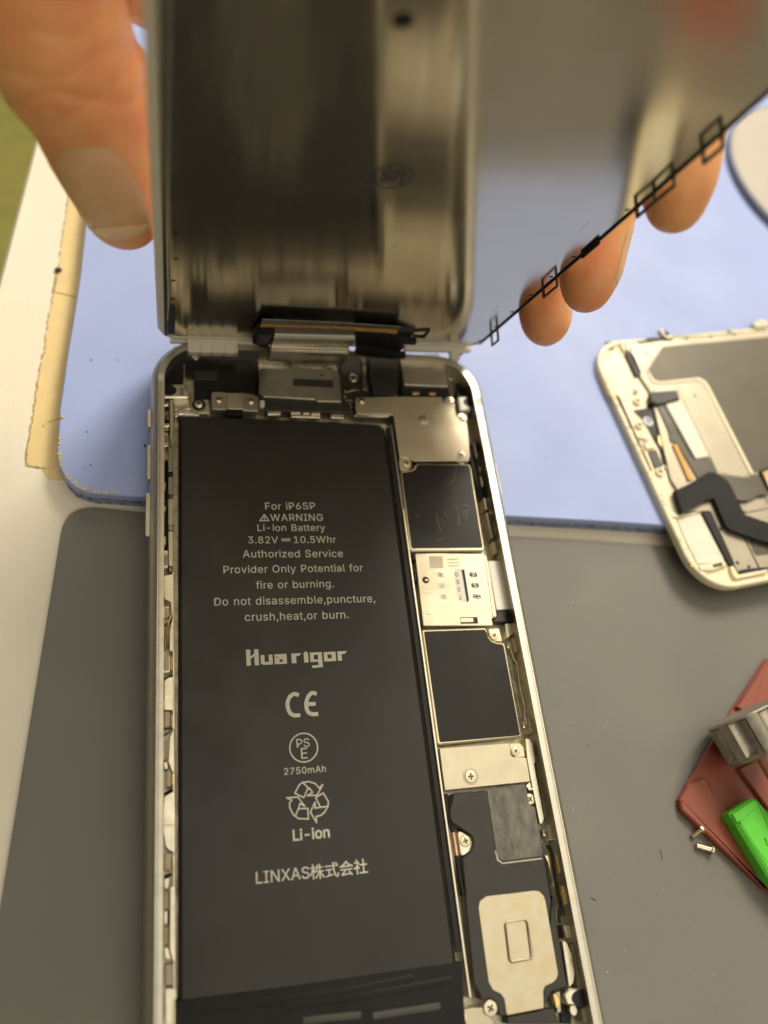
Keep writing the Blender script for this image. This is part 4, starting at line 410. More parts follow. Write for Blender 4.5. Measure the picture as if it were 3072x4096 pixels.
'株':(350,"174,278 166,236 154,197 138,166 145,162 153,157 160,153 168,168 176,185 182,204 226,204 226,142 143,142 143,118 211,118 187,75 156,38 123,10 129,4 135,-4 140,-11 172,18 202,56 226,99 226,-28 252,-28 252,103 273,60 297,22 324,-8 329,0 336,7 343,13 315,40 289,77 268,118 333,118 333,142 252,142 252,204 321,204 321,228 252,228 252,294 226,294 226,228 189,228 193,243 196,258 199,273 70,294 70,227 19,227 19,202 67,202 53,153 33,106 11,69 16,61 21,52 25,43 41,71 57,106 70,145 70,-28 95,-28 95,158 106,138 116,119 123,104 139,123 127,142 109,170 95,190 95,202 140,202 140,227 95,227 95,294","51,78,50 51,77,78 45,43,44 45,42,43 1,49,0 1,48,49 1,47,48 1,46,47 2,46,1 2,45,46 2,42,45 2,9,42 9,41,42 9,40,41 53,51,52 53,77,51 53,76,77 53,75,76 2,8,9 10,40,9 11,39,10 39,40,10 11,38,39 54,75,53 55,74,54 74,75,54 55,73,74 3,8,2 55,72,73 3,7,8 55,66,72 66,71,72 3,4,7 4,5,7 5,6,7 55,63,66 63,65,66 67,71,66 56,63,55 56,62,63 64,65,63 67,70,71 13,11,12 13,38,11 13,37,38 13,36,37 68,70,67 68,69,70 14,36,13 15,23,14 23,35,14 35,36,14 23,26,35 26,34,35 56,61,62 57,61,56 23,25,26 27,34,26 15,22,23 24,25,23 27,33,34 16,22,15 57,58,61 58,59,61 59,60,61 28,33,27 16,21,22 28,32,33 17,21,16 29,30,28 30,31,28 31,32,28 17,18,21 18,19,21 19,20,21"),
'社':(350,"19,234 19,210 111,210 83,167 48,130 9,101 14,94 18,84 21,75 37,87 54,101 70,116 70,-28 96,-28 96,124 109,108 122,92 132,80 149,102 136,115 117,133 100,150 117,174 132,199 144,225 130,235 125,234 227,295 227,184 151,184 151,159 227,159 227,12 134,12 134,-14 336,-14 336,12 254,12 254,159 328,159 328,184 254,184 254,295 56,283 69,267 80,251 89,236 110,249 101,264 89,279 76,294","43,49,50 44,49,43 44,48,49 45,48,44 45,47,48 46,47,45 28,42,27 28,41,42 26,24,25 1,26,0 1,24,26 1,2,24 2,23,24 3,23,2 3,22,23 30,28,29 30,41,28 30,40,41 30,39,40 3,21,22 4,21,3 31,39,30 32,38,31 38,39,31 32,37,38 4,20,21 4,14,20 14,19,20 5,14,4 5,11,14 11,13,14 15,19,14 5,10,11 12,13,11 15,18,19 16,18,15 16,17,18 6,10,5 6,9,10 7,9,6 7,8,9 34,32,33 34,37,32 34,36,37 34,35,36"),
}

def letters(txt, bold=0.0, spacing=1.0):
    """flat letter shapes, one unit high per em"""
    bm = bmesh.new(); x = 0.0
    for ch in txt:
        if ch == ' ': x += 0.24 * spacing; continue
        adv, v, p = GLYPHS[ch]
        vs = [bm.verts.new((x + int(q.split(',')[0]) / 1000, int(q.split(',')[1]) / 1000, 0)) for q in v.split()]
        for f in p.split():
            try: bm.faces.new([vs[int(i)] for i in f.split(',')])
            except ValueError: pass
        x += adv / 1000 * spacing
    if bold:
        mv = {}
        for e_ in bm.edges:
            if len(e_.link_faces) == 1:
                a, b = e_.verts; d = b.co - a.co
                if d.length < 1e-7: continue
                n = Vector((-d.y, d.x, 0)).normalized()
                if n.dot((a.co + b.co) / 2 - e_.link_faces[0].calc_center_median()) < 0: n = -n
                for w in (a, b): mv.setdefault(w, []).append(n)
        for w, ns in mv.items():
            q = sum(ns, Vector())
            if q.length > 1e-6: w.co += q.normalized() * bold
    return bm
def put_letters(txt, p0, p1, z, parent, mat_=None, label=None, bold=0.0, spacing=1.0, th=0.015, hscale=1.0, cap=None, name='printed_line'):
    """lettering whose baseline runs from p0 to p1"""
    bm = letters(txt, bold, spacing)
    xs = [v.co.x for v in bm.verts]; x0, x1 = min(xs), max(xs)
    d = Vector((p1[0] - p0[0], p1[1] - p0[1])); s = d.length / (x1 - x0); a = math.atan2(d.y, d.x)
    sy = s * hscale
    if cap:
        ys = [v.co.y for v in bm.verts]; sy = cap / max(ys)
    bm.transform(Matrix.Translation((p0[0], p0[1], z)) @ Matrix.Rotation(a, 4, 'Z') @ Matrix.Diagonal((s, sy, 1, 1)) @ Matrix.Translation((-x0, 0, 0)))
    r = bmesh.ops.extrude_face_region(bm, geom=bm.faces[:])
    for v in [g for g in r['geom'] if isinstance(g, bmesh.types.BMVert)]: v.co.z += th
    return part(name, bm, mat_ or M['print'], parent, label, smooth=0)
def strokes(polys, z, th=0.015):
    bm = bmesh.new()
    for i_, p in enumerate(polys): prism(p, z, z + th + i_ * 0.0015, 0, bm)
    return bm
def line_poly(pts, w, closed=False):
    """outline stroke as quads"""
    out = []; n = len(pts)
    for i in range(n if closed else n - 1):
        a = Vector(pts[i]); b = Vector(pts[(i + 1) % n]); d = (b - a)
        if d.length < 1e-6: continue
        d.normalize(); s = Vector((-d.y, d.x)) * w / 2; e = d * w * 0.4
        out.append([tuple(a - e - s), tuple(b + e - s), tuple(b + e + s), tuple(a - e + s)])
    return out

# ================================================================== SETTING
single('floor', box(-3000, 3000, -3000, 3000, -722, -720), M['floor'], '', '', WD, (-300, 0, -720), kind='structure')

# ---- table
TB = [(-46.0, 340), (-71.8, 52), (-118.0, -460), (560, -460), (560, 340)]
tb = thing('table', 'cream white laminate work table under the blue and grey mats', 'table', WD, (150, -60, -1.05))
part('table_top', prism(TB, -26, -1.05, 0.8), M['table'], tb)
part('leg', box(420, 460, -420, -380, -720, -26.2, 1), M['table'], tb); part('leg', box(420, 460, 260, 300, -720, -26.2, 1), M['table'], tb)
part('leg', box(-60, -20, -420, -380, -720, -26.2, 1), M['table'], tb); part('leg', box(-10, 30, 260, 300, -720, -26.2, 1), M['table'], tb)

# ---- blue mat
bl = [(-55.45,24.99),(-55.85,17.74),(-56.25,11.15),(-56.93,2.03),(-57.31,-6.28),(-57.72,-13.54),(-57.6,-21.18),(-57.57,-25.22),(-57.1,-27.86),(-55.81,-30.77),(-53.86,-33),(-51.31,-34.25),(-49.19,-34.61),(-38.57,-35.4)]
BLUE = [(-46.5, 300), (-51.5, 150), (-54.0, 75)] + bl + [(62.07, -40.76), (83.89, -42.19), (420, -66), (420, 300)]
bm_ = thing('work_mat', 'thick blue silicone mat with a rounded corner and frayed edge', 'mat', WD, (100, 100, -1.05))
part('top_layer', prism(BLUE, 2.0, 3.95, 0.25), M['blue'], bm_)
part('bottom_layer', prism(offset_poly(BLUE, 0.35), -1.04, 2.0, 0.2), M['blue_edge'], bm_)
fr_ = bmesh.new()
for i in range(60):
    k = random.uniform(6, 13.0); a = Vector(bl[int(min(k, 12))]); b = Vector(bl[min(int(k) + 1, 13)]); q = a.lerp(b, k - int(k))
    s = random.uniform(0.12, 0.42); q = q + Vector((random.uniform(0.1, .7), random.uniform(.1, .7)))
    prism([(q.x + s * math.cos(t) * random.uniform(.6, 1.4), q.y + s * math.sin(t) * random.uniform(.4, 1.0)) for t in (0, 1.3, 2.4, 3.6, 5)], 3.9, 3.95 + random.uniform(.03, .12), 0, fr_)
part('frayed_edge', fr_, M['stain'], bm_)

# ---- grey mat
gl = [(-56.08,-39.41),(-57.86,-59.55),(-59.46,-82.48),(-61.6,-110.03)]
ga = Vector(gl[0]); gb = Vector(gl[-1]); gd = (gb - ga).normalized()
gtop = [(63.19,-44.12),(83.68,-45.8)]
GREY = fillet([tuple(ga - gd * 4.5) + (6.5,), tuple(ga + gd * 260) + (3,), (480, -330, 3), (480, gtop[1][1] - 26, 3), gtop[1] + (0,), gtop[0] + (0,), (-20, -39.2, 0)], seg=10)
single('desk_pad', prism(GREY, -1.0, 0.0, 0.15), M['grey'], 'smooth thin grey mat with a rounded corner beneath the open phone', 'mat', WD, (100, -150, -1.0))

# ---- masking tape on the table
def torn(pts, n, amp):
    out = []
    for a, b in zip(pts, pts[1:]):
        a = Vector(a); b = Vector(b); d = (b - a); s = Vector((-d.y, d.x)).normalized()
        for k in range(n): out.append(tuple(a + d * (k / n) + s * random.uniform(-amp, amp)))
    out.append(tuple(pts[-1])); return out
tl = [(-61.63,28.99),(-61.91,21.16),(-62.7,10.32),(-62.51,5.16),(-63.06,3.95),(-63.48,-5.61),(-63.8,-12.93),(-64.23,-19.97),(-64.33,-24.07),(-63.84,-25.23),(-60.47,-25.83),(-57.79,-25.61)]
tu = [(-60.05,61.42),(-60.4,51.08),(-60.87,40.41),(-61.15,30.27),(-61.7,22.46)]
edge = [(p[0] + 1.2, p[1]) for p in bl[:8]][::-1]
TAPE = torn(tu + tl, 9, 0.16) + edge + [(tu[0][0] + 9.0, tu[0][1] + 2)]
tp = thing('masking_tape', 'long yellowed masking tape strip with torn edge along the blue mat', 'tape', WD, (tl[5][0] + 4, tl[5][1], -1.05))
part('tape_strip', prism(TAPE, -1.045, -0.9, 0), M['tape'], tp)
for zq in ([(-61.3,23.58),(-59.45,23.21),(-56.72,22.62)], [(-61.5,-15.15),(-60.83,-14.06),(-59.62,-13.47),(-58.48,-12.88)]):
    part('wrinkle', tube(catmull([(x, y, -0.9) for x, y in zq], 5), 0.28, 8, None, 0.8), M['tape'], tp)
gb_ = bmesh.new()
ge = torn(tu + tl[:-1], 14, 0.14)
for i_ in range(len(ge) - 1):
    if random.random() < 0.72:
        for q in line_poly([ge[i_], ge[i_ + 1]], random.uniform(.12, .42)): prism(q, -0.95, -0.885 + i_ * 0.0002, 0, gb_)
part('dirty_edge', gb_, M['grime'], tp, kind='stuff')
t2 = torn([(-57.91,-25.99),(-60.07,-25.79),(-60.97,-26.32),(-59.93,-27.97),(-58.82,-28.68),(-56.67,-28.64)], 5, 0.12)
single('masking_tape', prism(t2 + [(t2[-1][0] + 2, t2[-1][1] + 3)], -1.047, -0.97, 0), M['tape'], 'small torn masking tape scrap peeking out below the long strip', 'tape', WD, (t2[3][0], t2[3][1], -1.05))
t3 = torn([(-65.79,70.62),(-65.58,67.44),(-64.53,65.31),(-61.55,65.07)], 5, 0.12)
single('masking_tape', prism(t3 + [(t3[-1][0] + 4, t3[-1][1] + 3), (t3[0][0] + 6, t3[0][1] + 6)], -1.047, -0.97, 0), M['tape'], 'rounded masking tape end half hidden behind the thumb', 'tape', WD, (t3[2][0], t3[2][1], -1.05))

# ---- crumbs and dust on the mats
def crumb(p, z, r, label, m='dirt'):
    b = bmesh.new(); bmesh.ops.create_icosphere(b, subdivisions=2, radius=r)
    for v in b.verts: v.co *= random.uniform(0.7, 1.25); v.co.z *= 0.6
    b.transform(Matrix.Translation((p[0], p[1], z + r * 0.4)))
    return single('crumb', b, M[m], label, 'crumb', WD, (p[0], p[1], z), smooth=60)
cp = [(-61.09,30.43)][0]; crumb(cp, -0.9, 0.75, 'small black crumb stuck on the edge of the masking tape')
cq = [(-40.02,-22.68),(-57.03,-16.08)]
crumb(cq[0], 3.95, 0.28, 'tiny dark crumb on the blue mat just left of the phone')
crumb(cq[1], 3.95, 0.35, 'tiny brown crumb at the edge of the blue mat beside the tape', 'stain')
sb = bmesh.new()
for p in [(-51.39,11.58),(-51.88,-0.18),(-51.92,-19.52),(-50.87,-27.75),(-42.07,-29.71),(-51.92,-28.38),(46.42,-11.01),(50.95,-26.89),(55.53,-23.19),(-46.28,0.21),(69.34,6.41),(102.82,34.6),(107.13,32.1),(83.65,19.69)]:
    s = random.uniform(0.12, 0.30); prism(circle(p[0], p[1], s, 7, s * random.uniform(.5, .9)), 3.94, 3.98, 0, sb)
single('specks', sb, M['dirt'], '', '', WD, (0, 0, 3.95), kind='stuff')
bpy.data.objects['specks']['label'] = 'scattered dark specks on the blue mat'; bpy.data.objects['specks']['category'] = 'specks'
sb = bmesh.new()
gp = [(56.33,-45.49),(55.19,-60.14),(48.22,-79.39),(43.83,-104.63),(43.85,-114.2),(45.2,-101.07),(43.65,-133.22),(76.35,-78.36),(66.58,-94.66),(70.8,-96.57),(55.65,-88.3),(56.57,-113.4),(48.24,-130.11),(65.3,-136.49),(59.31,-121.03),(72.15,-122.48)]
for p in gp:
    s = random.uniform(0.05, 0.15); prism(circle(p[0], p[1], s, 7, s * random.uniform(.3, .9)), -0.01, 0.06, 0, sb)
single('dust', sb, M['lint'], '', '', WD, (0, 0, 0), kind='stuff')
bpy.data.objects['dust']['label'] = 'pale dust flecks on the grey mat'; bpy.data.objects['dust']['category'] = 'dust'
hp = [(43.56,-120.58),(43.97,-120.89),(44.53,-121.22),(60.99,-113.85),(61.09,-114.8),(60.88,-115.62),(50.36,-91.73),(50.39,-92.04),(50.37,-92.35)]
sb = bmesh.new()
for i in (0, 3, 6): tube(catmull([(x, y, 0.05) for x, y in hp[i:i + 3]], 4), 0.06, 6, sb)
single('lint', sb, M['dirt'], '', '', WD, (0, 0, 0), kind='stuff')
bpy.data.objects['lint']['label'] = 'fine dark lint hairs on the grey mat'; bpy.data.objects['lint']['category'] = 'lint'

# ---- pale round dish at the far right on the blue mat
dc = [(159.3,75.07),(155.04,82.01),(152.16,89.29),(152.69,97.31),(156.43,104.32),(165.12,115.32),(184.67,137.24)]
def fit_circle(P):
    import itertools
    A = [[0.0] * 4 for _ in range(3)]
    for x, y in P:
        row = (x, y, 1.0); v = x * x + y * y
        for i in range(3):
            for j in range(3): A[i][j] += row[i] * row[j]
            A[i][3] += row[i] * v
    for i in range(3):
        pv = A[i][i]; A[i] = [c / pv for c in A[i]]
        for j in range(3):
            if j != i: A[j] = [cj - A[j][i] * ci for cj, ci in zip(A[j], A[i])]
    cx, cy = A[0][3] / 2, A[1][3] / 2
    return cx, cy, math.sqrt(A[2][3] + cx * cx + cy * cy)
cx, cy, cr = fit_circle(dc)
ds = thing('parts_dish', 'pale round plastic disc with a grey rim on the blue mat', 'disc', WD, (cx, cy, 3.95))
b_ = lathe([(cr - 1.6, 3.96), (cr, 4.4), (cr + .1, 6.2), (cr - .5, 6.5), (cr - .9, 6.35), (cr - .9, 4.2)], 96, None)
b_.transform(Matrix.Translation((cx, cy, 0))); part('rim', b_, M['dish_rim'], ds)
part('plate', prism(circle(cx, cy, cr - 0.9, 96), 4.3, 6.42, 0.1), M['dish'], ds)

# ================================================================== OPEN PHONE
ph = thing('open_phone', 'opened silver smartphone body with exposed black battery on the mats', 'smartphone', PH, (0, -79, 1))
def outline(ins, z):
    return [(x, y, z) for x, y in rrect(-38.95 + ins, 38.95 - ins, -156.9 + ins, 2.2 - ins, max(11.5 - ins, 1.0), 10)]
def inner_outline(ins, z):
    return [(x, y, z) for x, y in rrect(-36.1 + ins, 35.75 - ins, -154.5 + ins, -0.9 - ins, 8.6 - ins, 10)]
house = loft([outline(3.2, 1.0), outline(1.2, 1.5), outline(0.25, 2.6), outline(0.0, 3.9), outline(0.25, 5.2), outline(0.9, 6.3), outline(1.55, 6.85)], cap1=False)
part('back_shell', house, M['alu_side'], ph)
rim_ = loft([outline(1.55, 6.85), outline(1.75, 7.0), inner_outline(0.15, 7.0), inner_outline(0.0, 6.85), inner_outline(0.0, 1.9)], cap0=False, cap1=True)
part('rim', rim_, M['alu'], ph)
groove = loft([outline(1.98, 7.004), outline(2.09, 7.004)], cap0=False, cap1=False)
part('rim_groove', groove, M['dark_metal'], ph)
part('rim_groove', loft([outline(2.24, 7.004), outline(2.31, 7.004)], cap0=False, cap1=False), M['dull'], ph)
# interior tray floor with low machined ribs
part('tray_floor', prism(rrect(-36.0, 35.6, -154.3, -1.0, 8.5), 1.92, 2.1), M['inner'], ph)
# buttons on the left side
part('mute_switch', prism(rrect(-39.55, -38.6, -20.9, -16.6, 0.4), 3.0, 5.2, 0.15), M['alu'], ph)
part('volume_button', prism(rrect(-39.5, -38.6, -33.4, -25.3, 0.4), 3.0, 5.0, 0.15), M['alu'], ph)
part('volume_button', prism(rrect(-39.6, -38.6, -46.3, -36.6, 0.4), 3.0, 5.0, 0.15), M['alu'], ph)
part('power_button', prism(rrect(38.5, 39.1, -36.0, -26.0, 0.4), 3.0, 5.0, 0.15), M['alu'], ph)
part('antenna_band', loft([[(x, y, z) for x, y in rrect(-37.3, -36.15, -10.4, -8.6, 0.3)] for z in (5.9, 7.008)]), M['white'], ph)
part('antenna_band', loft([[(x, y, z) for x, y in rrect(35.8, 37.3, -13.4, -11.0, 0.3)] for z in (5.9, 7.008)]), M['white'], ph)
# hairline cracks across the rim
for (x0, x1, y) in ((-38.2, -36.2, -22.6), (-37.4, -36.2, -80.0), (35.8, 37.2, -147)):
    part('antenna_seam', box(x0, x1, y - .07, y + .07, 6.9, 7.006), M['dull'], ph)

# ---- battery
BAT = fillet([(-33.05, -17.35, 1.4), (13.1, -18.1, 2.2), (13.2, -133.0, 1.0), (-33.6, -133.0, 1.0)])
bat = part('battery', prism(BAT, 2.1, 5.0, 0.7), M['battery'], ph)
ZB_ = 5.004
def zt(a): return ZB_
TL = [
 ("For iP6SP", [(-15.48,-40.35),(-4.86,-40.21)], None),
 ("WARNING", [(-14.56,-42.97),(-3.39,-42.94)], None),
 ("Li-ion Battery", [(-17.34,-45.29),(-3.12,-45.3)], None),
 ("Authorized Service", [(-20.57,-51.17),(0.15,-51.3)], None),
 ("Provider Only Potential for", [(-24.52,-54.52),(4.12,-54.56)], None),
 ("fire or burning.", [(-18.23,-57.94),(-2.37,-57.95)], None),
 ("Do not disassemble,puncture,", [(-26.48,-61.24),(6,-61.41)], None),
 ("crush,heat,or burn.", [(-20.71,-64.58),(0.09,-64.69)], None),
 ("2750mAh", [(-14.78,-93.95),(-7.07,-94.04)], None),
]
for t, (a, b), c in TL:
    put_letters(t, a, b, ZB_, bat, bold=0.004, spacing=1.06)
for t, (a, b) in (("3.82V", [(-19.37,-48.04),(-13.26,-48.06)]), ("10.5Whr", [(-9.96,-48.06),(-1.03,-48.04)])):
    put_letters(t, a, b, ZB_, bat, bold=0.004, spacing=1.06)
a, b = [(-13.91,-105.16),(-7.29,-105.22)]; put_letters("Li-ion", a, b, ZB_, bat, bold=0.022)
a, b = [(-20.64,-111.33),(-11.42,-111.44)]; put_letters("LINXAS", a, b, ZB_, bat, bold=0.002)
a, b = [(-11.3,-111.53),(-1,-111.56)]; put_letters("株式会社", a, b, ZB_, bat, bold=0.004)
a, b = [(-12.16,-89.34),(-9.72,-89.3)]; put_letters("PS", a, b, ZB_, bat, bold=0.0)
a, b = [(-11.45,-91.36),(-10.28,-91.36)]; put_letters("E", a, b, ZB_, bat, bold=0.0)
# direct-current sign, warning triangle, marks
dcs = [(-12.46,-47.14),(-10.75,-47.1),(-12.48,-47.49),(-12.01,-47.5),(-11.88,-47.5),(-11.38,-47.5),(-11.25,-47.48),(-10.78,-47.48)]
part('printed_line', strokes(line_poly(dcs[0:2], .22) + line_poly(dcs[2:4], .2) + line_poly(dcs[4:6], .2) + line_poly(dcs[6:8], .2), ZB_), M['print'], bat)
tri = [(-16.76,-42.95),(-14.88,-42.92),(-15.76,-41.5),(-15.78,-41.94),(-15.81,-42.5),(-15.82,-42.67),(-15.83,-42.78)]
part('warning_triangle', strokes(line_poly(tri[:3], .24, True) + line_poly(tri[3:5], .22) + line_poly(tri[5:7], .2), ZB_), M['print'], bat)
# wordmark: blocky letters as outlines on an 8-high grid
wl, wr2, wtop = [(-20.72,-73.48),(-2.49,-73.36),(-20.6,-70.35)]
wx = Vector(wr2) - Vector(wl); wlen = wx.length; wx.normalize(); wy = Vector((-wx.y, wx.x)); wh = (Vector(wtop) - Vector(wl)).length
def wp(x, y): q = Vector(wl) + wx * x * wlen + wy * y * wh; return (q.x, q.y)
def blocky(rects): return [[wp(a, c), wp(b, c), wp(b, d), wp(a, d)] for a, b, c, d in rects]
G = []
G += blocky([(0, .045, 0, 1), (.085, .13, 0, 1)]) + [[wp(.045, .42), wp(.085, .58), wp(.085, .74), wp(.045, .56)]]
G += blocky([(.15, .19, .05, .62), (.235, .275, 0, .62), (.17, .235, 0, .18)])
G += blocky([(.295, .345, 0, .42), (.38, .425, 0, .62), (.295, .38, .46, .62), (.345, .38, 0, .13), (.345, .38, .29, .46)])
G += blocky([(.475, .525, 0, .62), (.525, .555, .44, .62)]) + [[wp(.555, .44), wp(.585, .62), wp(.555, .62)]]
G += blocky([(.608, .655, 0, .62), (.618, .645, .62, .70)])
G += blocky([(.675, .715, .02, .62), (.76, .805, -.34, .62), (.715, .76, .46, .62), (.715, .76, .02, .16), (.69, .76, -.36, -.2)])
G += blocky([(.825, .865, 0, .60), (.91, .955, 0, .60), (.865, .91, .44, .60), (.865, .91, 0, .18)])
G += blocky([(.975, 1.02, 0, .60), (1.02, 1.055, .42, .60)]) + [[wp(1.055, .42), wp(1.085, .60), wp(1.055, .60)]]
part('wordmark', strokes(G, ZB_), M['print'], bat)
# CE mark
ce = [(-11.38,-79.55),(-12.06,-79.39),(-12.9,-79.92),(-13.4,-81.25),(-13.08,-82.74),(-12.32,-83.36),(-11.39,-83.42),(-7.96,-79.51),(-8.58,-79.41),(-9.33,-80.01),(-9.87,-81.47),(-9.61,-82.85),(-8.88,-83.35),(-7.99,-83.41),(-9.83,-81.47),(-8.34,-81.47)]
part('conformity_mark', strokes(line_poly(catmull([(x, y, 0) for x, y in ce[:7]], 3) and [tuple(v[:2]) for v in catmull([(x, y, 0) for x, y in ce[:7]], 3)], .72) + line_poly([tuple(v[:2]) for v in catmull([(x, y, 0) for x, y in ce[7:14]], 3)], .72) + line_poly(ce[14:16], .72), ZB_), M['print'], bat)
pc, pr_ = [(-10.88,-89.39),(-8.17,-89.48)]
pr = (Vector(pr_) - Vector(pc)).length
part('round_mark', ringprism(circle(pc[0], pc[1], pr, 40), circle(pc[0], pc[1], pr - .24, 40), ZB_ - .01, ZB_ + .015), M['print'], bat)
rec = ([(-13.07,-97.27),(-12.21,-95.95),(-11.58,-95.52),(-10.36,-95.49),(-9.28,-95.88),(-8.57,-96.74),(-7.88,-96.21),(-9.04,-97.95),(-10.87,-97.87),(-9.84,-97.4),(-10.34,-96.63),(-10.67,-96.7),(-11.51,-98.15)],
       [(-11.37,-95.66),(-10.35,-96.79)],
       [(-9.36,-98.38),(-7.91,-97.67),(-7.1,-99.2),(-7.22,-100.02),(-7.92,-100.98),(-8.62,-101.43),(-9.5,-101.55),(-9.54,-102.56),(-10.49,-100.71),(-9.53,-99.11),(-9.61,-100.11),(-8.61,-100.06)],
       [(-9.57,-100.12),(-7.51,-100.03)],
       [(-14.59,-97.92),(-12.57,-97.97),(-11.44,-99.64),(-12.27,-99.11),(-12.61,-99.94),(-10.92,-100.05),(-10.94,-101.83),(-12.67,-101.62),(-13.59,-100.87),(-14.15,-99.6),(-14.1,-98.78),(-13.69,-98.41)],
       [(-12.61,-99.94),(-13.21,-101.07)])
pl = []
for i, g in enumerate(rec): pl += line_poly(g, .24, closed=(i % 2 == 0))
part('recycling_mark', strokes(pl, ZB_), M['print'], bat)
# dust and scuffs on the wrap
db = bmesh.new()
for k in range(70):
    x, y = random.choice([(random.gauss(-27, 3), random.gauss(-105, 6)), (random.uniform(-31, 11), random.uniform(-125, -40))])
    if -32 < x < 12 and -130 < y < -20:
        s = random.uniform(0.03, 0.09); prism(circle(x, y, s, 6, s * random.uniform(.6, 1.6)), 4.99, 5.02, 0, db)
part('dust', db, M['grey_tab'], bat, kind='stuff')
# black wrap over the lower end of the battery
bt = [(-34,-126.65),(-14.62,-127.16),(7.17,-127.38),(14,-127.44),(13.6,-130.82),(13.33,-134.26),(-2.55,-134.24)]
wrap = part('battery_tape', prism([bt[0]] + bt[1:6] + [(bt[5][0], -138.5), (bt[0][0], -138.5)], 3.0, 5.2, 0.12), M['flex'], ph)
for zz in ([(-14.12,-132.24),(-9.81,-132.42),(-4.55,-132.73)], [(-2.64,-133.21),(2.61,-133.29),(9.09,-133.38)]):
    part('pull_tab', tube(catmull([(x, y, 5.25) for x, y in zz], 4), .55, 10, None, 0.35), M['grey_tab'], wrap)
for zz in ([(-29.49,-128.49),(-18.16,-128.76),(-7.74,-129.15),(5.09,-128.74)], [(-16.85,-129.68),(-7.82,-130.04),(2.31,-130.07),(11.74,-129.94)]):
    part('tape_crease', tube(catmull([(x, y, 5.16) for x, y in zz], 5), .7, 10, None, 0.22), M['flex'], wrap)
# dark adhesive strip and silver walls beside the battery
gapr = [(15.51,-15.16),(16.12,-19.76),(16.05,-27.15)] + [(14.25,-70.72),(14.05,-90.64)] + [(13.77,-125.28)]
part('adhesive_strip', ribbon([(13.9, y, 4.3) for y in (-19, -60, -100, -126)], (1, 0, 0), 0.9, 0.5), M['black'], ph)
part('battery_wall', box(14.5, 15.0, -133, -40, 2.0, 5.0, .1), M['bright'], ph)
part('battery_wall', box(14.5, 15.0, -40, -18, 2.0, 4.6, .1), M['dull'], ph)
part('battery_wall', box(-34.35, -33.95, -134, -54, 2.0, 4.8, .1), M['bright'], ph)
# ---- lower shield over the logic board
sh = [(15.09,-67.62),(29.19,-67.7),(29.55,-68.53),(29.55,-69.51),(30.21,-70.52),(31.32,-71),(32.73,-71.13),(32.97,-71.73),(32.96,-90.53),(15.4,-90.84),(14.99,-90.51)]
lower = part('board_shield', prism(fillet([p + (0.5,) for p in sh]), 2.1, 5.0, 0.25), M['cream'], ph, 'cream edged black shield with a screw at its corner')
si = [(15.54,-68.07),(28.93,-68.14),(29.31,-68.89),(29.33,-69.75),(29.93,-70.77),(31.08,-71.33),(32.4,-71.49),(32.57,-71.96),(32.63,-90.24),(15.87,-90.36),(15.62,-90.17)]
part('shield_film', prism(fillet([p + (0.4,) for p in si]), 4.9, 5.03, 0.02), M['chip'], lower)
tb2 = [(29.73,-67.97),(32.37,-67.87),(32.56,-70.93),(30.68,-70.71),(29.82,-69.84)]
part('screw_tab', prism(fillet([p + (0.4,) for p in tb2]), 2.1, 4.9, 0.15), M['cream'], ph)
def scr(zxy, z, r, dome=False): screw(ph, zxy[0], zxy[1], z, r, dome)
sc = [(30.92,-69.44)][0]; scr(sc, 4.95, 1.02)
# ---- upper shield
sh = [(15.26,-30.61),(17.3,-30.35),(18.46,-29.87),(18.87,-29.02),(19.78,-28.42),(32.31,-28.37),(32.63,-29.37),(32.3,-49.85),(31.84,-50.22),(15.23,-50.18),(14.9,-49.68)]
upper = part('board_shield', prism(fillet([p + (0.5,) for p in sh]), 2.1, 5.0, 0.25), M['cream'], ph, 'cream edged black shield with pale scratches')
si = [(15.56,-30.98),(17.36,-30.75),(18.83,-30.17),(19.3,-29.14),(19.96,-28.74),(32.02,-28.69),(32.26,-29.38),(31.88,-49.33),(31.61,-49.56),(15.65,-49.5),(15.39,-49.27)]
film = part('shield_film', prism(fillet([p + (0.4,) for p in si]), 4.9, 5.03, 0.02), M['chip'], upper)
scb = bmesh.new()
for g in ([(26.99,-30),(27.11,-31.53)], [(28.64,-29.71),(28.06,-32.28),(27.34,-33.05),(26.09,-34.2)], [(22.23,-41.24),(22.25,-43.4),(22.61,-45.54)], [(24.3,-40.51),(24.65,-41.96)],
          [(18.46,-39.62),(19.24,-39.76)], [(26.78,-38.78),(27.4,-40.01),(27.16,-42.92)], [(28.4,-39.63),(28.68,-41.46),(29.67,-40.49),(29.03,-42.92)], [(30.35,-38.51),(30.28,-40.36)],
          [(27.43,-42.68),(26.95,-44.24)], [(23.08,-42.44),(23.64,-43.28)], [(21.61,-47.65),(22.81,-47.19)], [(17.32,-41.26),(18.23,-42.09)], [(28.74,-39.02),(30.35,-39.25)], [(28.69,-40.73),(29.69,-40.36)]):
    ga_ = [tuple(v[:2]) for v in catmull([(x + random.uniform(-.15, .15), y, 0) for x, y in g], 4)]
    for q in line_poly(ga_, random.uniform(.06, .17)): prism(q, 5.02, 5.036, 0, scb)
part('scratch', scb, M['scratch'], upper, kind='stuff')
# ---- gap fillers between the cans
part('contact_row', box(16.0, 29.0, -68.6, -67.9, 2.1, 4.2, .05), M['dull'], ph)
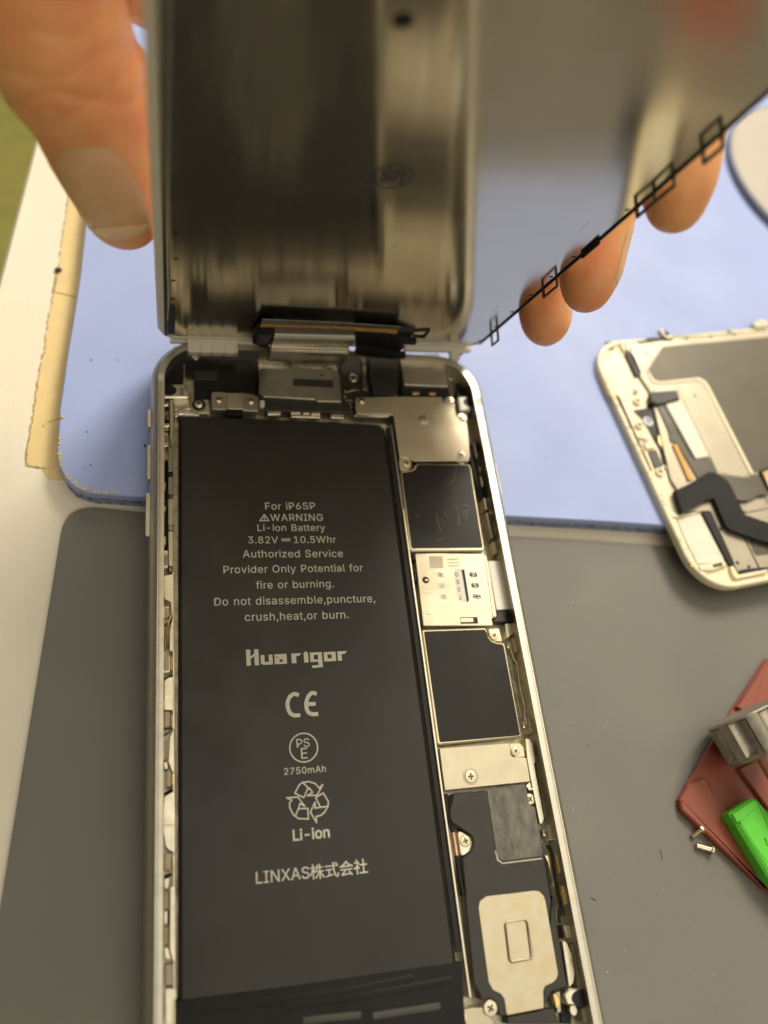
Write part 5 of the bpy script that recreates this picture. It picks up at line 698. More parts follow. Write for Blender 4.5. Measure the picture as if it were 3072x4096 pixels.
# ---- upper cover plate
up = [(6.85,-11.19),(17.48,-10.39),(28.42,-10.01),(28.34,-11.49),(29.4,-12.54),(31.16,-13.08),(31.14,-15.12),(31.97,-16.61),(33.57,-17.12),(32.86,-26.16),(32.24,-27.68),(29.53,-27.84),(29.42,-27.62),(19,-27.87),(17.65,-27.21),(15.43,-27.07),(15.47,-15.85),(14.54,-15.56),(6.66,-15.89),(6.49,-14.19)]
cover = part('cover_plate', prism(fillet([p + (0.35,) for p in up]), 4.4, 5.05, 0.12), M['shield'], ph)
tb3 = [(15.4,-27.09),(17.86,-27.03),(18.4,-27.89),(18.16,-29.17),(17.31,-30.25),(15.16,-30.29)]
part('screw_tab', prism(fillet([p + (0.8,) for p in tb3]), 2.1, 4.75, 0.12), M['shield'], ph)
tb4 = [(29.17,-27.63),(29.7,-25.53),(30.59,-24.85),(31.69,-24.82),(32.25,-25.86),(31.94,-27.7)]
part('screw_tab', prism(fillet([p + (0.9,) for p in tb4]), 4.4, 5.12, 0.12), M['shield_dim'], cover)
for zxy, z, r, d in (([(17.07,-28.55)][0], 4.85, .85, False), ([(30.81,-26.03)][0], 5.15, .85, False), ([(32.45,-15.57)][0], 4.9, 1.05, False),
                     ([(30.23,-10.78)][0], 4.9, 1.05, False), ([(31.78,-3.97)][0], 4.6, .85, False), ([(8.25,-12.19)][0], 5.2, .85, True)):
    scr(zxy, z, r, d)
bs = [(22.73,-16.81)][0]
b_ = lathe([(1.35, 5.0), (1.3, 5.15), (1.0, 5.2), (.85, 5.3), (.45, 5.32), (.4, 5.1), (.02, 5.1)], 28); b_.transform(Matrix.Translation((bs[0], bs[1], 0)))
part('boss', b_, M['shield'], cover)
for g in ([(29,-9.6),(31.53,-11.21),(31.41,-12.94),(29.8,-13.35),(28.45,-12.21)], [(31.31,-14.48),(34.08,-14.53),(33.89,-16.58),(32.41,-17.14),(31.19,-16.18)]):
    part('screw_tab', prism(fillet([p + (0.8,) for p in g]), 2.1, 4.8, .1), M['dull'], ph)
# ---- camera module and flex beside it
cm = [(18.87,-0.04),(19.92,1.71),(29.18,2.42),(30.28,0.35),(30.36,-7.11),(30.01,-7.38),(19.79,-7.42),(18.97,-7.29)]
camm = part('camera_module', prism(fillet([p + (0.4,) for p in cm]), 2.1, 5.6, 0.2), M['shield_dim'], ph)
cb = [(18.57,-6.21),(19.85,-6.83),(30.75,-6.76),(31.04,-8.84),(18.88,-9.64),(18.39,-8.29)]
part('camera_base', prism(cb, 2.1, 4.3, 0.1), M['black'], camm)
for g in ([(21.28,-8.55),(22.96,-8.46),(22.86,-9.16),(21.19,-9.25)], [(25.47,-8.44),(27.2,-8.35),(27.08,-9.12),(25.35,-9.2)]):
    part('contact_pad', prism(fillet([p + (.2,) for p in g]), 4.0, 4.6, .1), M['copper'], camm)
fx = [(11.51,0.79),(15.27,0.76),(18.86,0.29),(18.21,-4.35),(17.16,-9.86),(11.13,-9.96),(11.26,-7.17),(10.79,-5.82)]
part('camera_flex', prism(fillet([p + (.3,) for p in fx]), 4.3, 4.9, .08), M['charcoal'], ph)
bd = [(4.35,-1.05),(12,2.3),(11.4,-9.96),(7.09,-10.58),(6.81,-14.86),(3.64,-15)]
board = part('logic_board', prism(bd, 2.1, 3.5), M['board'], ph)
scr([(7.21,-4.84)][0], 3.9, 1.15, True)
for zz in [(4.87,-8.5),(5.62,-8.46),(6.41,-8.14),(7.19,-7.97),(8.06,-7.99),(4.72,-10.02)]:
    part('capacitor', box(zz[0] - .22, zz[0] + .22, zz[1] - .42, zz[1] + .42, 3.5, 3.85, .04), M['copper'] if zz[0] < 8 else M['dull'], board)
for zz in [(4.99,-11.19),(5.71,-11.15),(6.27,-11.29),(4.98,-12.19),(5.76,-12.15),(5.1,-13.01),(5.87,-13.05)]:
    part('chip', box(zz[0] - .3, zz[0] + .3, zz[1] - .25, zz[1] + .25, 3.5, 3.75, .04), M['dull'], board)
cc = [(9.81,-1.21),(10.65,-1.15),(10.21,-6.4),(10.59,-7.75),(10.21,-8.62),(9.08,-8.17)]
part('coax_clip', prism(cc, 3.4, 4.2, .1), M['dull'], ph)
# ---- dark speaker / taptic area in the upper left
dk = [(-31.45,2.39),(-14.89,1.17),(-14.95,-8.97),(-15.69,-10.16),(-25.62,-9.7),(-26.22,-12.78),(-29.61,-12.31),(-29.54,-6.17),(-31.51,-5.96)]
dark = part('dark_cover', prism(fillet([p + (.4,) for p in dk]), 2.1, 3.0, .1), M['black'], ph)
g = [(-29.52,-4.53),(-24.43,-4.21),(-24.5,-6.77),(-29.55,-7.06)]; part('foam_pad', prism(g, 2.9, 3.12, .05), M['charcoal'], dark)
# ---- pale connector cover
pc_ = [(-14.99,-4.25),(-8.53,-4.05),(-7.29,-2.65),(-6.13,-2.75),(-6.05,-3.69),(0.07,-3.79),(1.63,-2.78),(2.5,-3.64),(3.71,-4.34),(3.55,-12.54),(-2.05,-12.64),(-2.87,-12.18),(-14.47,-11.98),(-15.47,-10.9)]
cover2 = part('connector_cover', prism(fillet([p + (.5,) for p in pc_]), 4.0, 4.9, .15), M['shield_dim'], ph)
g = [(-7.47,-6.68),(2.02,-6.65),(1.84,-8.73),(-7.6,-8.73)]; part('connector_slot', prism(fillet([p + (.25,) for p in g]), 4.7, 4.925, .02), M['board'], cover2)
zz = [(-0.6,-5.34)][0]; part('hole', prism(circle(zz[0], zz[1], .35), 4.7, 4.92), M['black'], cover2)
fx2 = [(-13.98,-11.76),(-2.67,-11.94),(-1.99,-12.44),(5.01,-12.31),(6.22,-14.9),(-14.29,-15.3)]
part('dock_flex', prism(fx2, 3.4, 4.3, .1), M['board'], ph)
for g in ([(-13.63,-15.57),(-10.71,-15.44),(-10.76,-16.29),(-13.67,-16.42)], [(-8.41,-15.44),(-6.21,-15.34),(-6.25,-15.84),(-8.45,-15.93)], [(-5.66,-15.48),(-4.18,-15.42),(-4.21,-15.85),(-5.69,-15.91)],
          [(-3.81,-15.4),(-1.72,-15.31),(-1.77,-15.98),(-3.86,-16.07)], [(-8.38,-16.26),(-1.78,-16.14),(-1.84,-16.78),(-8.42,-16.85)], [(0.81,-15.6),(3.88,-15.67),(3.69,-16.75),(0.67,-16.61)], [(6.45,-15.36),(14.71,-15.21),(14.65,-15.69),(6.4,-15.83)]):
    part('spring_contact', prism(g, 3.6, 4.4, .08), M['bright'], ph)
g = [(-15.29,-12.68),(-14.18,-12.63),(-14.28,-14.55),(-15.38,-14.6)]; part('foam_dot', prism(fillet([p + (.9,) for p in g]), 4.0, 4.55, .1), M['white'], ph)
# ---- screwed bracket left of it
g = [(-25.97,-11.42),(-25.23,-11.13),(-22.86,-11.13),(-22.47,-11.4),(-18.87,-11.05),(-16.74,-11.43),(-15.69,-12.02),(-15.79,-15.87),(-19.05,-15.79),(-22.6,-15.76),(-26.01,-15.78)]
brk = part('battery_bracket', prism(fillet([p + (.3,) for p in g]), 3.6, 4.8, .12), M['shield_dim'], ph)
g = [(-22.56,-11.44),(-19,-11.26),(-19.17,-15.67),(-22.69,-15.77)]; part('bracket_bridge', prism(g, 4.6, 5.05, .15), M['shield'], brk)
scr([(-24.45,-13.38)][0], 5.0, .85, True); scr([(-17.37,-13.42)][0], 5.0, .85, True)
g = [(-22.84,-15.64),(-19.15,-15.6),(-19.21,-17.08),(-22.88,-17.24)]; part('battery_flex', prism(g, 3.5, 4.95, .05), M['flex'], ph)
zz = [(-28.68,-14.04)][0]
part('screw_boss', ringprism(circle(zz[0], zz[1], 1.45, 24), circle(zz[0], zz[1], .95, 24), 2.1, 4.0, None, .1), M['black'], ph); scr(zz, 3.9, .98, True)
scr([(-29.21,-0.73)][0], 3.3, .95, True); scr([(-33.08,0.37)][0], 4.0, 1.1, True)
g = [(-30.44,-12.65),(-26.28,-12.44),(-26.23,-16.22),(-27.39,-16.12),(-29.71,-16.38),(-30.72,-15.49)]; part('machined_ledge', prism(fillet([p + (.6,) for p in g]), 2.1, 3.6, .2), M['inner'], ph)
g = [(-34.29,-16.51),(-32.25,-15.49),(-29.7,-16.16),(-28.18,-17.02),(-29.46,-17.29),(-32.77,-17.12),(-33.53,-17.71),(-34.16,-17.28)]; part('machined_ledge', prism(fillet([p + (.6,) for p in g]), 2.1, 4.3, .3), M['bright'], ph)
g = [(-34.28,-13.09),(-30.43,-12.58),(-30.21,-15.4),(-34.03,-15.88)]; part('machined_ledge', prism(fillet([p + (.4,) for p in g]), 2.1, 3.8, .3), M['inner'], ph)
# upper left corner: dark well and clip with a round hole
g = [(-36.73,-4.92),(-36.09,-1.26),(-34.39,1.2),(-31.99,1.71),(-31.77,-4.29),(-31.93,-7.89),(-36.46,-8.47)]; part('corner_well', prism(fillet([p + (.5,) for p in g]), 2.1, 3.2, .1), M['black'], ph)
g = [(-36.58,-9.98),(-31.41,-9.69),(-31.42,-11.02),(-30.66,-11.93),(-30.72,-13.07),(-31.24,-13.29),(-36.44,-13.55)]
clip = part('screen_clip', prism(fillet([p + (.4,) for p in g]), 3.2, 5.2, .25), M['bright'], ph)
zz = [(-35.15,-11.54)][0]; part('hole', prism(circle(zz[0], zz[1], 1.75, 24, 1.45), 5.0, 5.215), M['black'], clip)
g = [(-32.75,-10.78),(-31.86,-10.73),(-31.87,-12.63),(-32.76,-12.67)]; part('slot', prism(g, 5.0, 5.213), M['dull'], clip)
# upper right corner
g = [(33.37,1.34),(35.31,1.47),(36.79,0.18),(37.83,-2.21),(37.82,-4.38),(36.67,-5.52),(33.86,-5.94),(33.92,-1.9)]; part('corner_well', prism(fillet([p + (.6,) for p in g]), 2.1, 3.6, .2), M['charcoal'], ph)
g = [(33.09,-6.53),(35.54,-6),(36.71,-7.53),(36.67,-9.12),(32.89,-9.18),(32.66,-7.74)]; part('corner_well', prism(fillet([p + (.5,) for p in g]), 2.1, 4.0, .2), M['black'], ph)
g = [(35.66,-6.68),(36.78,-6.35),(37.36,-7.12),(37.33,-8.71),(36.68,-9),(36.27,-7.97)]; part('rim_tooth', prism(fillet([p + (.4,) for p in g]), 3.0, 5.6, .2), M['bright'], ph)
g = [(32.48,-9.73),(34.55,-9.5),(35.28,-10.04),(35.34,-12.45),(35.3,-13.36),(32.35,-13.7)]
clip = part('screen_clip', prism(fillet([p + (.3,) for p in g]), 3.2, 5.0, .2), M['sim'], ph)
zz = [(35.08,-11.25)][0]; part('hole', prism(circle(zz[0] + .3, zz[1], 1.75, 24, 1.2), 4.8, 5.02), M['black'], clip)
# ---- SIM reader
g = [(15.99,-50.69),(20.72,-50.61),(31.36,-50.92),(32.39,-51.37),(32.56,-53),(32.31,-65.5),(31.01,-65.74),(31.08,-67.19),(30.66,-67.39),(15.57,-66.89)]
sim = part('sim_reader', prism(fillet([p + (.25,) for p in g]), 2.1, 5.0, .12), M['shield'], ph)
g = [(31.83,-51.53),(32.37,-51.53),(32.16,-65.34),(31.24,-65.47)]; part('folded_edge', prism(g, 4.9, 5.1, .1), M['shield'], sim)
g = [(32.74,-52.49),(35.77,-52.49),(35.99,-63.57),(32.64,-63.84)]
card = part('sim_card', prism(fillet([p + (.3,) for p in g]), 3.8, 4.6, .06), M['sim'], ph)
ZSIM = 5.004
def pill(g, m, parent=None, z=ZSIM): return part('window', prism(fillet([p + (2.0,) for p in g], seg=6), z - .1, z + .012), M[m], parent or sim)
def quad(c, w, h, t=-.10):
    a, b = math.cos(t), math.sin(t)
    return [(c[0] + a * x - b * y, c[1] + b * x + a * y) for x, y in ((-w/2, -h/2), (w/2, -h/2), (w/2, h/2), (-w/2, h/2))]
pits = [(21.02,-55.7),(21.05,-58.16),(21.01,-60.67),(28.52,-55.8),(28.52,-58.28),(28.49,-60.78)]
def flat_text(txt, c, h, rot, parent, m, z, bold=0.01):
    b = letters(txt, bold); xs = [v.co.x for v in b.verts]; ys = [v.co.y for v in b.verts]
    s = h / (max(ys) - min(ys))
    b.transform(Matrix.Translation((c[0], c[1], z)) @ Matrix.Rotation(rot, 4, 'Z') @ Matrix.Scale(s, 4) @ Matrix.Translation((-(min(xs) + max(xs)) / 2, -(min(ys) + max(ys)) / 2, 0)))
    part('printed_mark', b, M[m], parent, smooth=0)
for c, t in zip(pits[:3], "871"):
    pill(quad(c, 1.75, 1.15), 'sim'); flat_text(t, c, .85, math.pi - .1, sim, 'mark', ZSIM + .02)
for c, t in zip(pits[3:], ("nk", "oft", "II")):
    pill(quad(c, 1.75, 1.15), 'black'); flat_text(t, c, .95 if t != 'II' else 1.1, math.pi / 2 + 0.0, sim, 'sim', ZSIM + .02, .02)
g = [(24.16,-54.47),(26.33,-54.28),(26.75,-54.86),(26.68,-61.57),(26.13,-62.17),(24.21,-61.76),(24,-61.27)]; pill(g, 'sim')
g = [(25.99,-54.57),(26.65,-54.67),(26.59,-61.67),(25.99,-62.07)]; part('window', prism(g, 4.95, ZSIM + .016), M['black'], sim)
for c, t in zip([(24.67,-55.73),(24.71,-57.41),(24.7,-59.13),(24.72,-60.9)], "052T"): flat_text(t, c, .95, math.pi - .1, sim, 'mark', ZSIM + .02)
c = [(17.54,-56.82)][0]; part('spring_hole', prism(circle(c[0], c[1], .78, 20), 4.9, ZSIM + .012), M['black'], sim); part('spring_contact', box(c[0] - .1, c[0] + .55, c[1] - .14, c[1] + .14, 4.95, 5.03), M['gold'], sim)
for g in ([(16.74,-59.33),(18.37,-59.33),(18.36,-59.72),(16.73,-59.73)], [(16.68,-64.02),(18.29,-64.05),(18.27,-64.44),(16.66,-64.43)]): part('dimple', prism(fillet([p + (.2,) for p in g]), 4.95, 5.08, .06), M['bright'], sim)
g = [(23.91,-65.31),(27.8,-65.35),(27.77,-66.82),(23.83,-66.74)]; part('latch_window', prism(g, 4.9, 5.012), M['black'], sim)
g = [(23.97,-65.5),(26.78,-65.53),(26.74,-66.39),(23.96,-66.36)]; part('latch', prism(g, 4.95, 5.03), M['shield'], sim)
for ln in ([(23.17,-52.2),(25.77,-52.14)], [(23.09,-52.98),(25.94,-52.93)], [(23.2,-53.71),(25.53,-53.65)]):
    a, b = map(Vector, ln); eb = bmesh.new(); k = 0.0
    while k < 1:
        w = random.uniform(.04, .09); q = [a.lerp(b, k), a.lerp(b, min(k + w, 1))]
        for pz in line_poly([tuple(q[0]), tuple(q[1])], .34): prism(pz, 5.0, 5.012, 0, eb)
        k += w + .05
    part('etched_mark', eb, M['dull'], sim, kind='stuff')
g = [(19,-51.37),(22.17,-51.41),(21.91,-54.23),(18.9,-54.23)]; part('etched_patch', prism(g, 4.95, 5.008), M['lcd2'], sim)
for g in ([(15.46,-50.7),(16.08,-50.7),(15.98,-52.07),(15.39,-52.06)], [(15.27,-54.54),(15.82,-54.55),(15.66,-56.99),(15.16,-56.98)], [(15.1,-64.47),(15.86,-64.39),(15.68,-66.71),(15.19,-66.9)]): part('side_latch', prism(g, 2.1, 4.8, .1), M['black'], sim)
# black post right of the reader
g = [(32.88,-63.66),(36.65,-63.78),(36.42,-65.81),(35.92,-66.4),(31.75,-66.35),(31.28,-65.53),(32.66,-65.38)]; part('tray_ejector', prism(fillet([p + (.4,) for p in g]), 2.1, 4.2, .15), M['charcoal'], ph)
g = [(34.96,-64.47),(35.92,-64.4),(36.12,-65.22),(35.77,-66.22),(34.66,-66.58)]; part('tray_ejector', prism(fillet([p + (.5,) for p in g]), 2.1, 4.9, .25), M['black'], ph)
# ---- lower bracket, speaker, bottom plate
g = [(15.37,-91.43),(22.92,-91.43),(30.11,-91.47),(29.96,-93.72),(30.29,-94.22),(33.09,-94.53),(33.07,-97.19),(33.03,-99.14),(15.28,-99.25),(15.29,-95.76)]
lb = part('speaker_bracket', prism(fillet([p + (.25,) for p in g]), 4.0, 5.0, .12), M['shield'], ph)
g = [(30.02,-91.55),(32.39,-91.62),(32.96,-92.43),(32.95,-94.28),(32.73,-94.41),(31,-94.32),(30.16,-93.7)]; part('screw_tab', prism(fillet([p + (.6,) for p in g]), 2.1, 4.8, .1), M['cream'], ph)
c = [(20.88,-97.15)][0]
part('recess', ringprism(circle(c[0], c[1], 1.55, 28), circle(c[0], c[1], 1.3, 28), 4.9, 5.06, None, .03), M['shield_dim'], lb); scr(c, 5.05, 1.2)
scr([(31.13,-93.14)][0], 4.85, .85); scr([(32.57,-102.22)][0], 4.2, 1.05)
g = [(31.87,-99.72),(32.97,-99.04),(33.03,-100.14),(33.3,-100.68),(32.39,-100.71)]; part('bracket_tail', prism(g, 4.0, 4.9, .1), M['bright'], lb)
sp = [(16.95,-99.82),(23.5,-99.89),(23.8,-100.16),(24.52,-100.02),(31.85,-100.02),(31.88,-103.35),(33.11,-103.71),(33.06,-113.3),(32.97,-119.96)] + [(33.19,-118.83),(32.98,-133.84),(29.94,-134.15),(28.14,-136.09),(28.09,-136.5),(20.81,-136.56),(19.45,-136.37),(19.34,-134.69),(18.94,-134.05),(18.08,-133.59),(16.71,-133.66),(16.45,-132.53),(15.72,-131),(16.39,-117.67)] + [(16.56,-117.2),(16.89,-111.26),(18.85,-110.18),(19.59,-108.7),(19.29,-107.6),(17.71,-106.3),(15.89,-105.06),(15.68,-104.29),(15.73,-102.7),(16.42,-101.46)]
spk = part('speaker_module', prism(fillet([p + (.5,) for p in sp], seg=3), 2.1, 4.8, .2), M['charcoal'], ph)
g = [(18.52,-119.56),(18.97,-118.48),(20.35,-117.9),(29.71,-118.02),(30.85,-118.23),(31.55,-119.02),(31.75,-119.98),(31.68,-131.57),(31.18,-132.41),(30.28,-132.88),(28.79,-133.18),(28.23,-133.88),(27.88,-136.38),(20.75,-136.46),(20.79,-134.05),(20.32,-133.22),(18.99,-132.45),(18.38,-131.18)]
pl_ = part('speaker_plate', prism(fillet([p + (.5,) for p in g], seg=4), 4.6, 4.95, .1), M['stained'], spk)
go = fillet([p + (1.0,) for p in [(22.89,-122.3),(27.55,-122.24),(27.5,-128.82),(22.58,-128.97)]], seg=6)
gi = fillet([p + (.6,) for p in [(23.31,-122.53),(27.15,-122.55),(26.85,-128.48),(23.05,-128.46)]], seg=6)
part('raised_frame', ringprism(go, gi, 4.9, 5.28, None, .22), M['stained'], pl_)
g = [(23.8,-99.74),(31.88,-99.46),(31.92,-100.68),(31.91,-103.38),(33.02,-103.72),(32.8,-112.46),(27.15,-112.46),(24.65,-112.47),(23.86,-111.86),(23.65,-110.29)]
part('graphite_film', prism(fillet([p + (.5,) for p in g], seg=4), 4.7, 4.92, .03), mat('scuffed_film', (0.075, 0.068, 0.055), 0.42, scale=900, stretch=(1, .35, 1), col2=(0.20, 0.18, 0.14), c2pos=(.35, .75), rvar=.15), spk)
g = [(23.75,-110.59),(23.93,-112.07),(24.6,-112.71),(32.63,-112.72),(32.6,-113.03),(24.54,-113.03),(23.55,-112.31),(23.38,-110.56)]; part('film_edge', prism(g, 4.7, 4.87, .02), M['dull'], spk)
g = [(17,-106.17),(19.55,-107.76),(19.82,-108.57),(19.04,-110.05),(16.97,-111.09)]; part('screw_tab', prism(fillet([p + (.6,) for p in g]), 2.1, 4.0, .1), M['bright'], ph); scr([(18.25,-108.32)][0], 4.1, 1.05)
# coaxial cable
cpth = [(15.79,-99.81),(15.52,-101.81),(15.66,-104.23),(16.11,-106.65),(16.12,-108.8),(16.14,-110.63),(16.16,-113.21),(16.23,-115.48),(16.35,-117.35)]
cp3 = [(x, y, 4.0) for x, y in cpth]
part('antenna_cable', tube(catmull(cp3[:4], 5), .42, 10), M['black'], ph); part('antenna_cable', tube(catmull(cp3[5:], 5), .45, 10), M['black'], ph)
part('cable_sleeve', tube(catmull(cp3[3:6], 5), .5, 12), M['copper'], ph)
# bottom plate with screws
g = [(-33.0, -141.2)] + [(-2.54,-134.34),(13.15,-134.46)] + [(14.4,-134.44),(16.67,-134.66),(16.68,-135.53),(18.11,-136.56),(18.26,-137.29)] + [(18.5, -147), (-33.0, -147)]
bp_ = part('bottom_plate', prism(fillet([p + (.3,) for p in g]), 4.2, 5.1, .1), M['shield'], ph)
scr([(12.75,-135.75)][0], 5.05, .98); scr([(18.02,-134.98)][0], 5.05, 1.25)
g = [(21.11,-136.71),(28.44,-136.68),(29.84,-136.74),(30.39,-139.14),(20.86,-137.77)] ; part('lower_cover', prism(g + [], 2.1, 4.6, .1), M['charcoal'], ph)
g = [(29.94,-134.54),(30.41,-134.45),(30.98,-135.09),(31.06,-136.05),(30.59,-136.78),(30.1,-136.71)]; part('dock_contact', prism(fillet([p + (.4,) for p in g]), 3.6, 4.9, .1), M['gold'], ph)
g = [(30.71,-134.42),(31.64,-134.39),(31.13,-137.51),(30.33,-137.47)]; part('dock_clip', prism(g, 2.1, 4.4, .1), M['shield_dim'], ph)
g = [(32.33,-134.75),(33.07,-134.69),(32.82,-135.79),(33.65,-138),(33.25,-139.67),(31.47,-139.42)]; part('dock_well', prism(g, 2.0, 3.0), M['black'], ph)
g = [(31.77,-134.83),(33.08,-134.04),(35.49,-134.37),(36.14,-135.1),(36.91,-136.18),(36.78,-137.12),(33.85,-136.87),(32.11,-136.47)]
clip = part('screen_clip', prism(fillet([p + (.5,) for p in g]), 3.2, 5.2, .25), M['bright'], ph)
c = [(35.05,-135.76)][0]; part('hole', prism(circle(c[0], c[1], 1.9, 24, 1.3), 5.0, 5.215), M['black'], clip)
g = [(34.77,-137.33),(35.8,-136.92),(36.94,-137.32),(37.29,-140.04),(34.61,-139.66)]; part('corner_pad', prism(fillet([p + (.5,) for p in g]), 2.1, 5.0, .2), M['lcd2'], ph)
c = [(33.43,-137.47)][0]; part('locating_pin', prism(circle(c[0], c[1], .75, 18, .95), 2.1, 4.6, .15), M['bright'], ph)
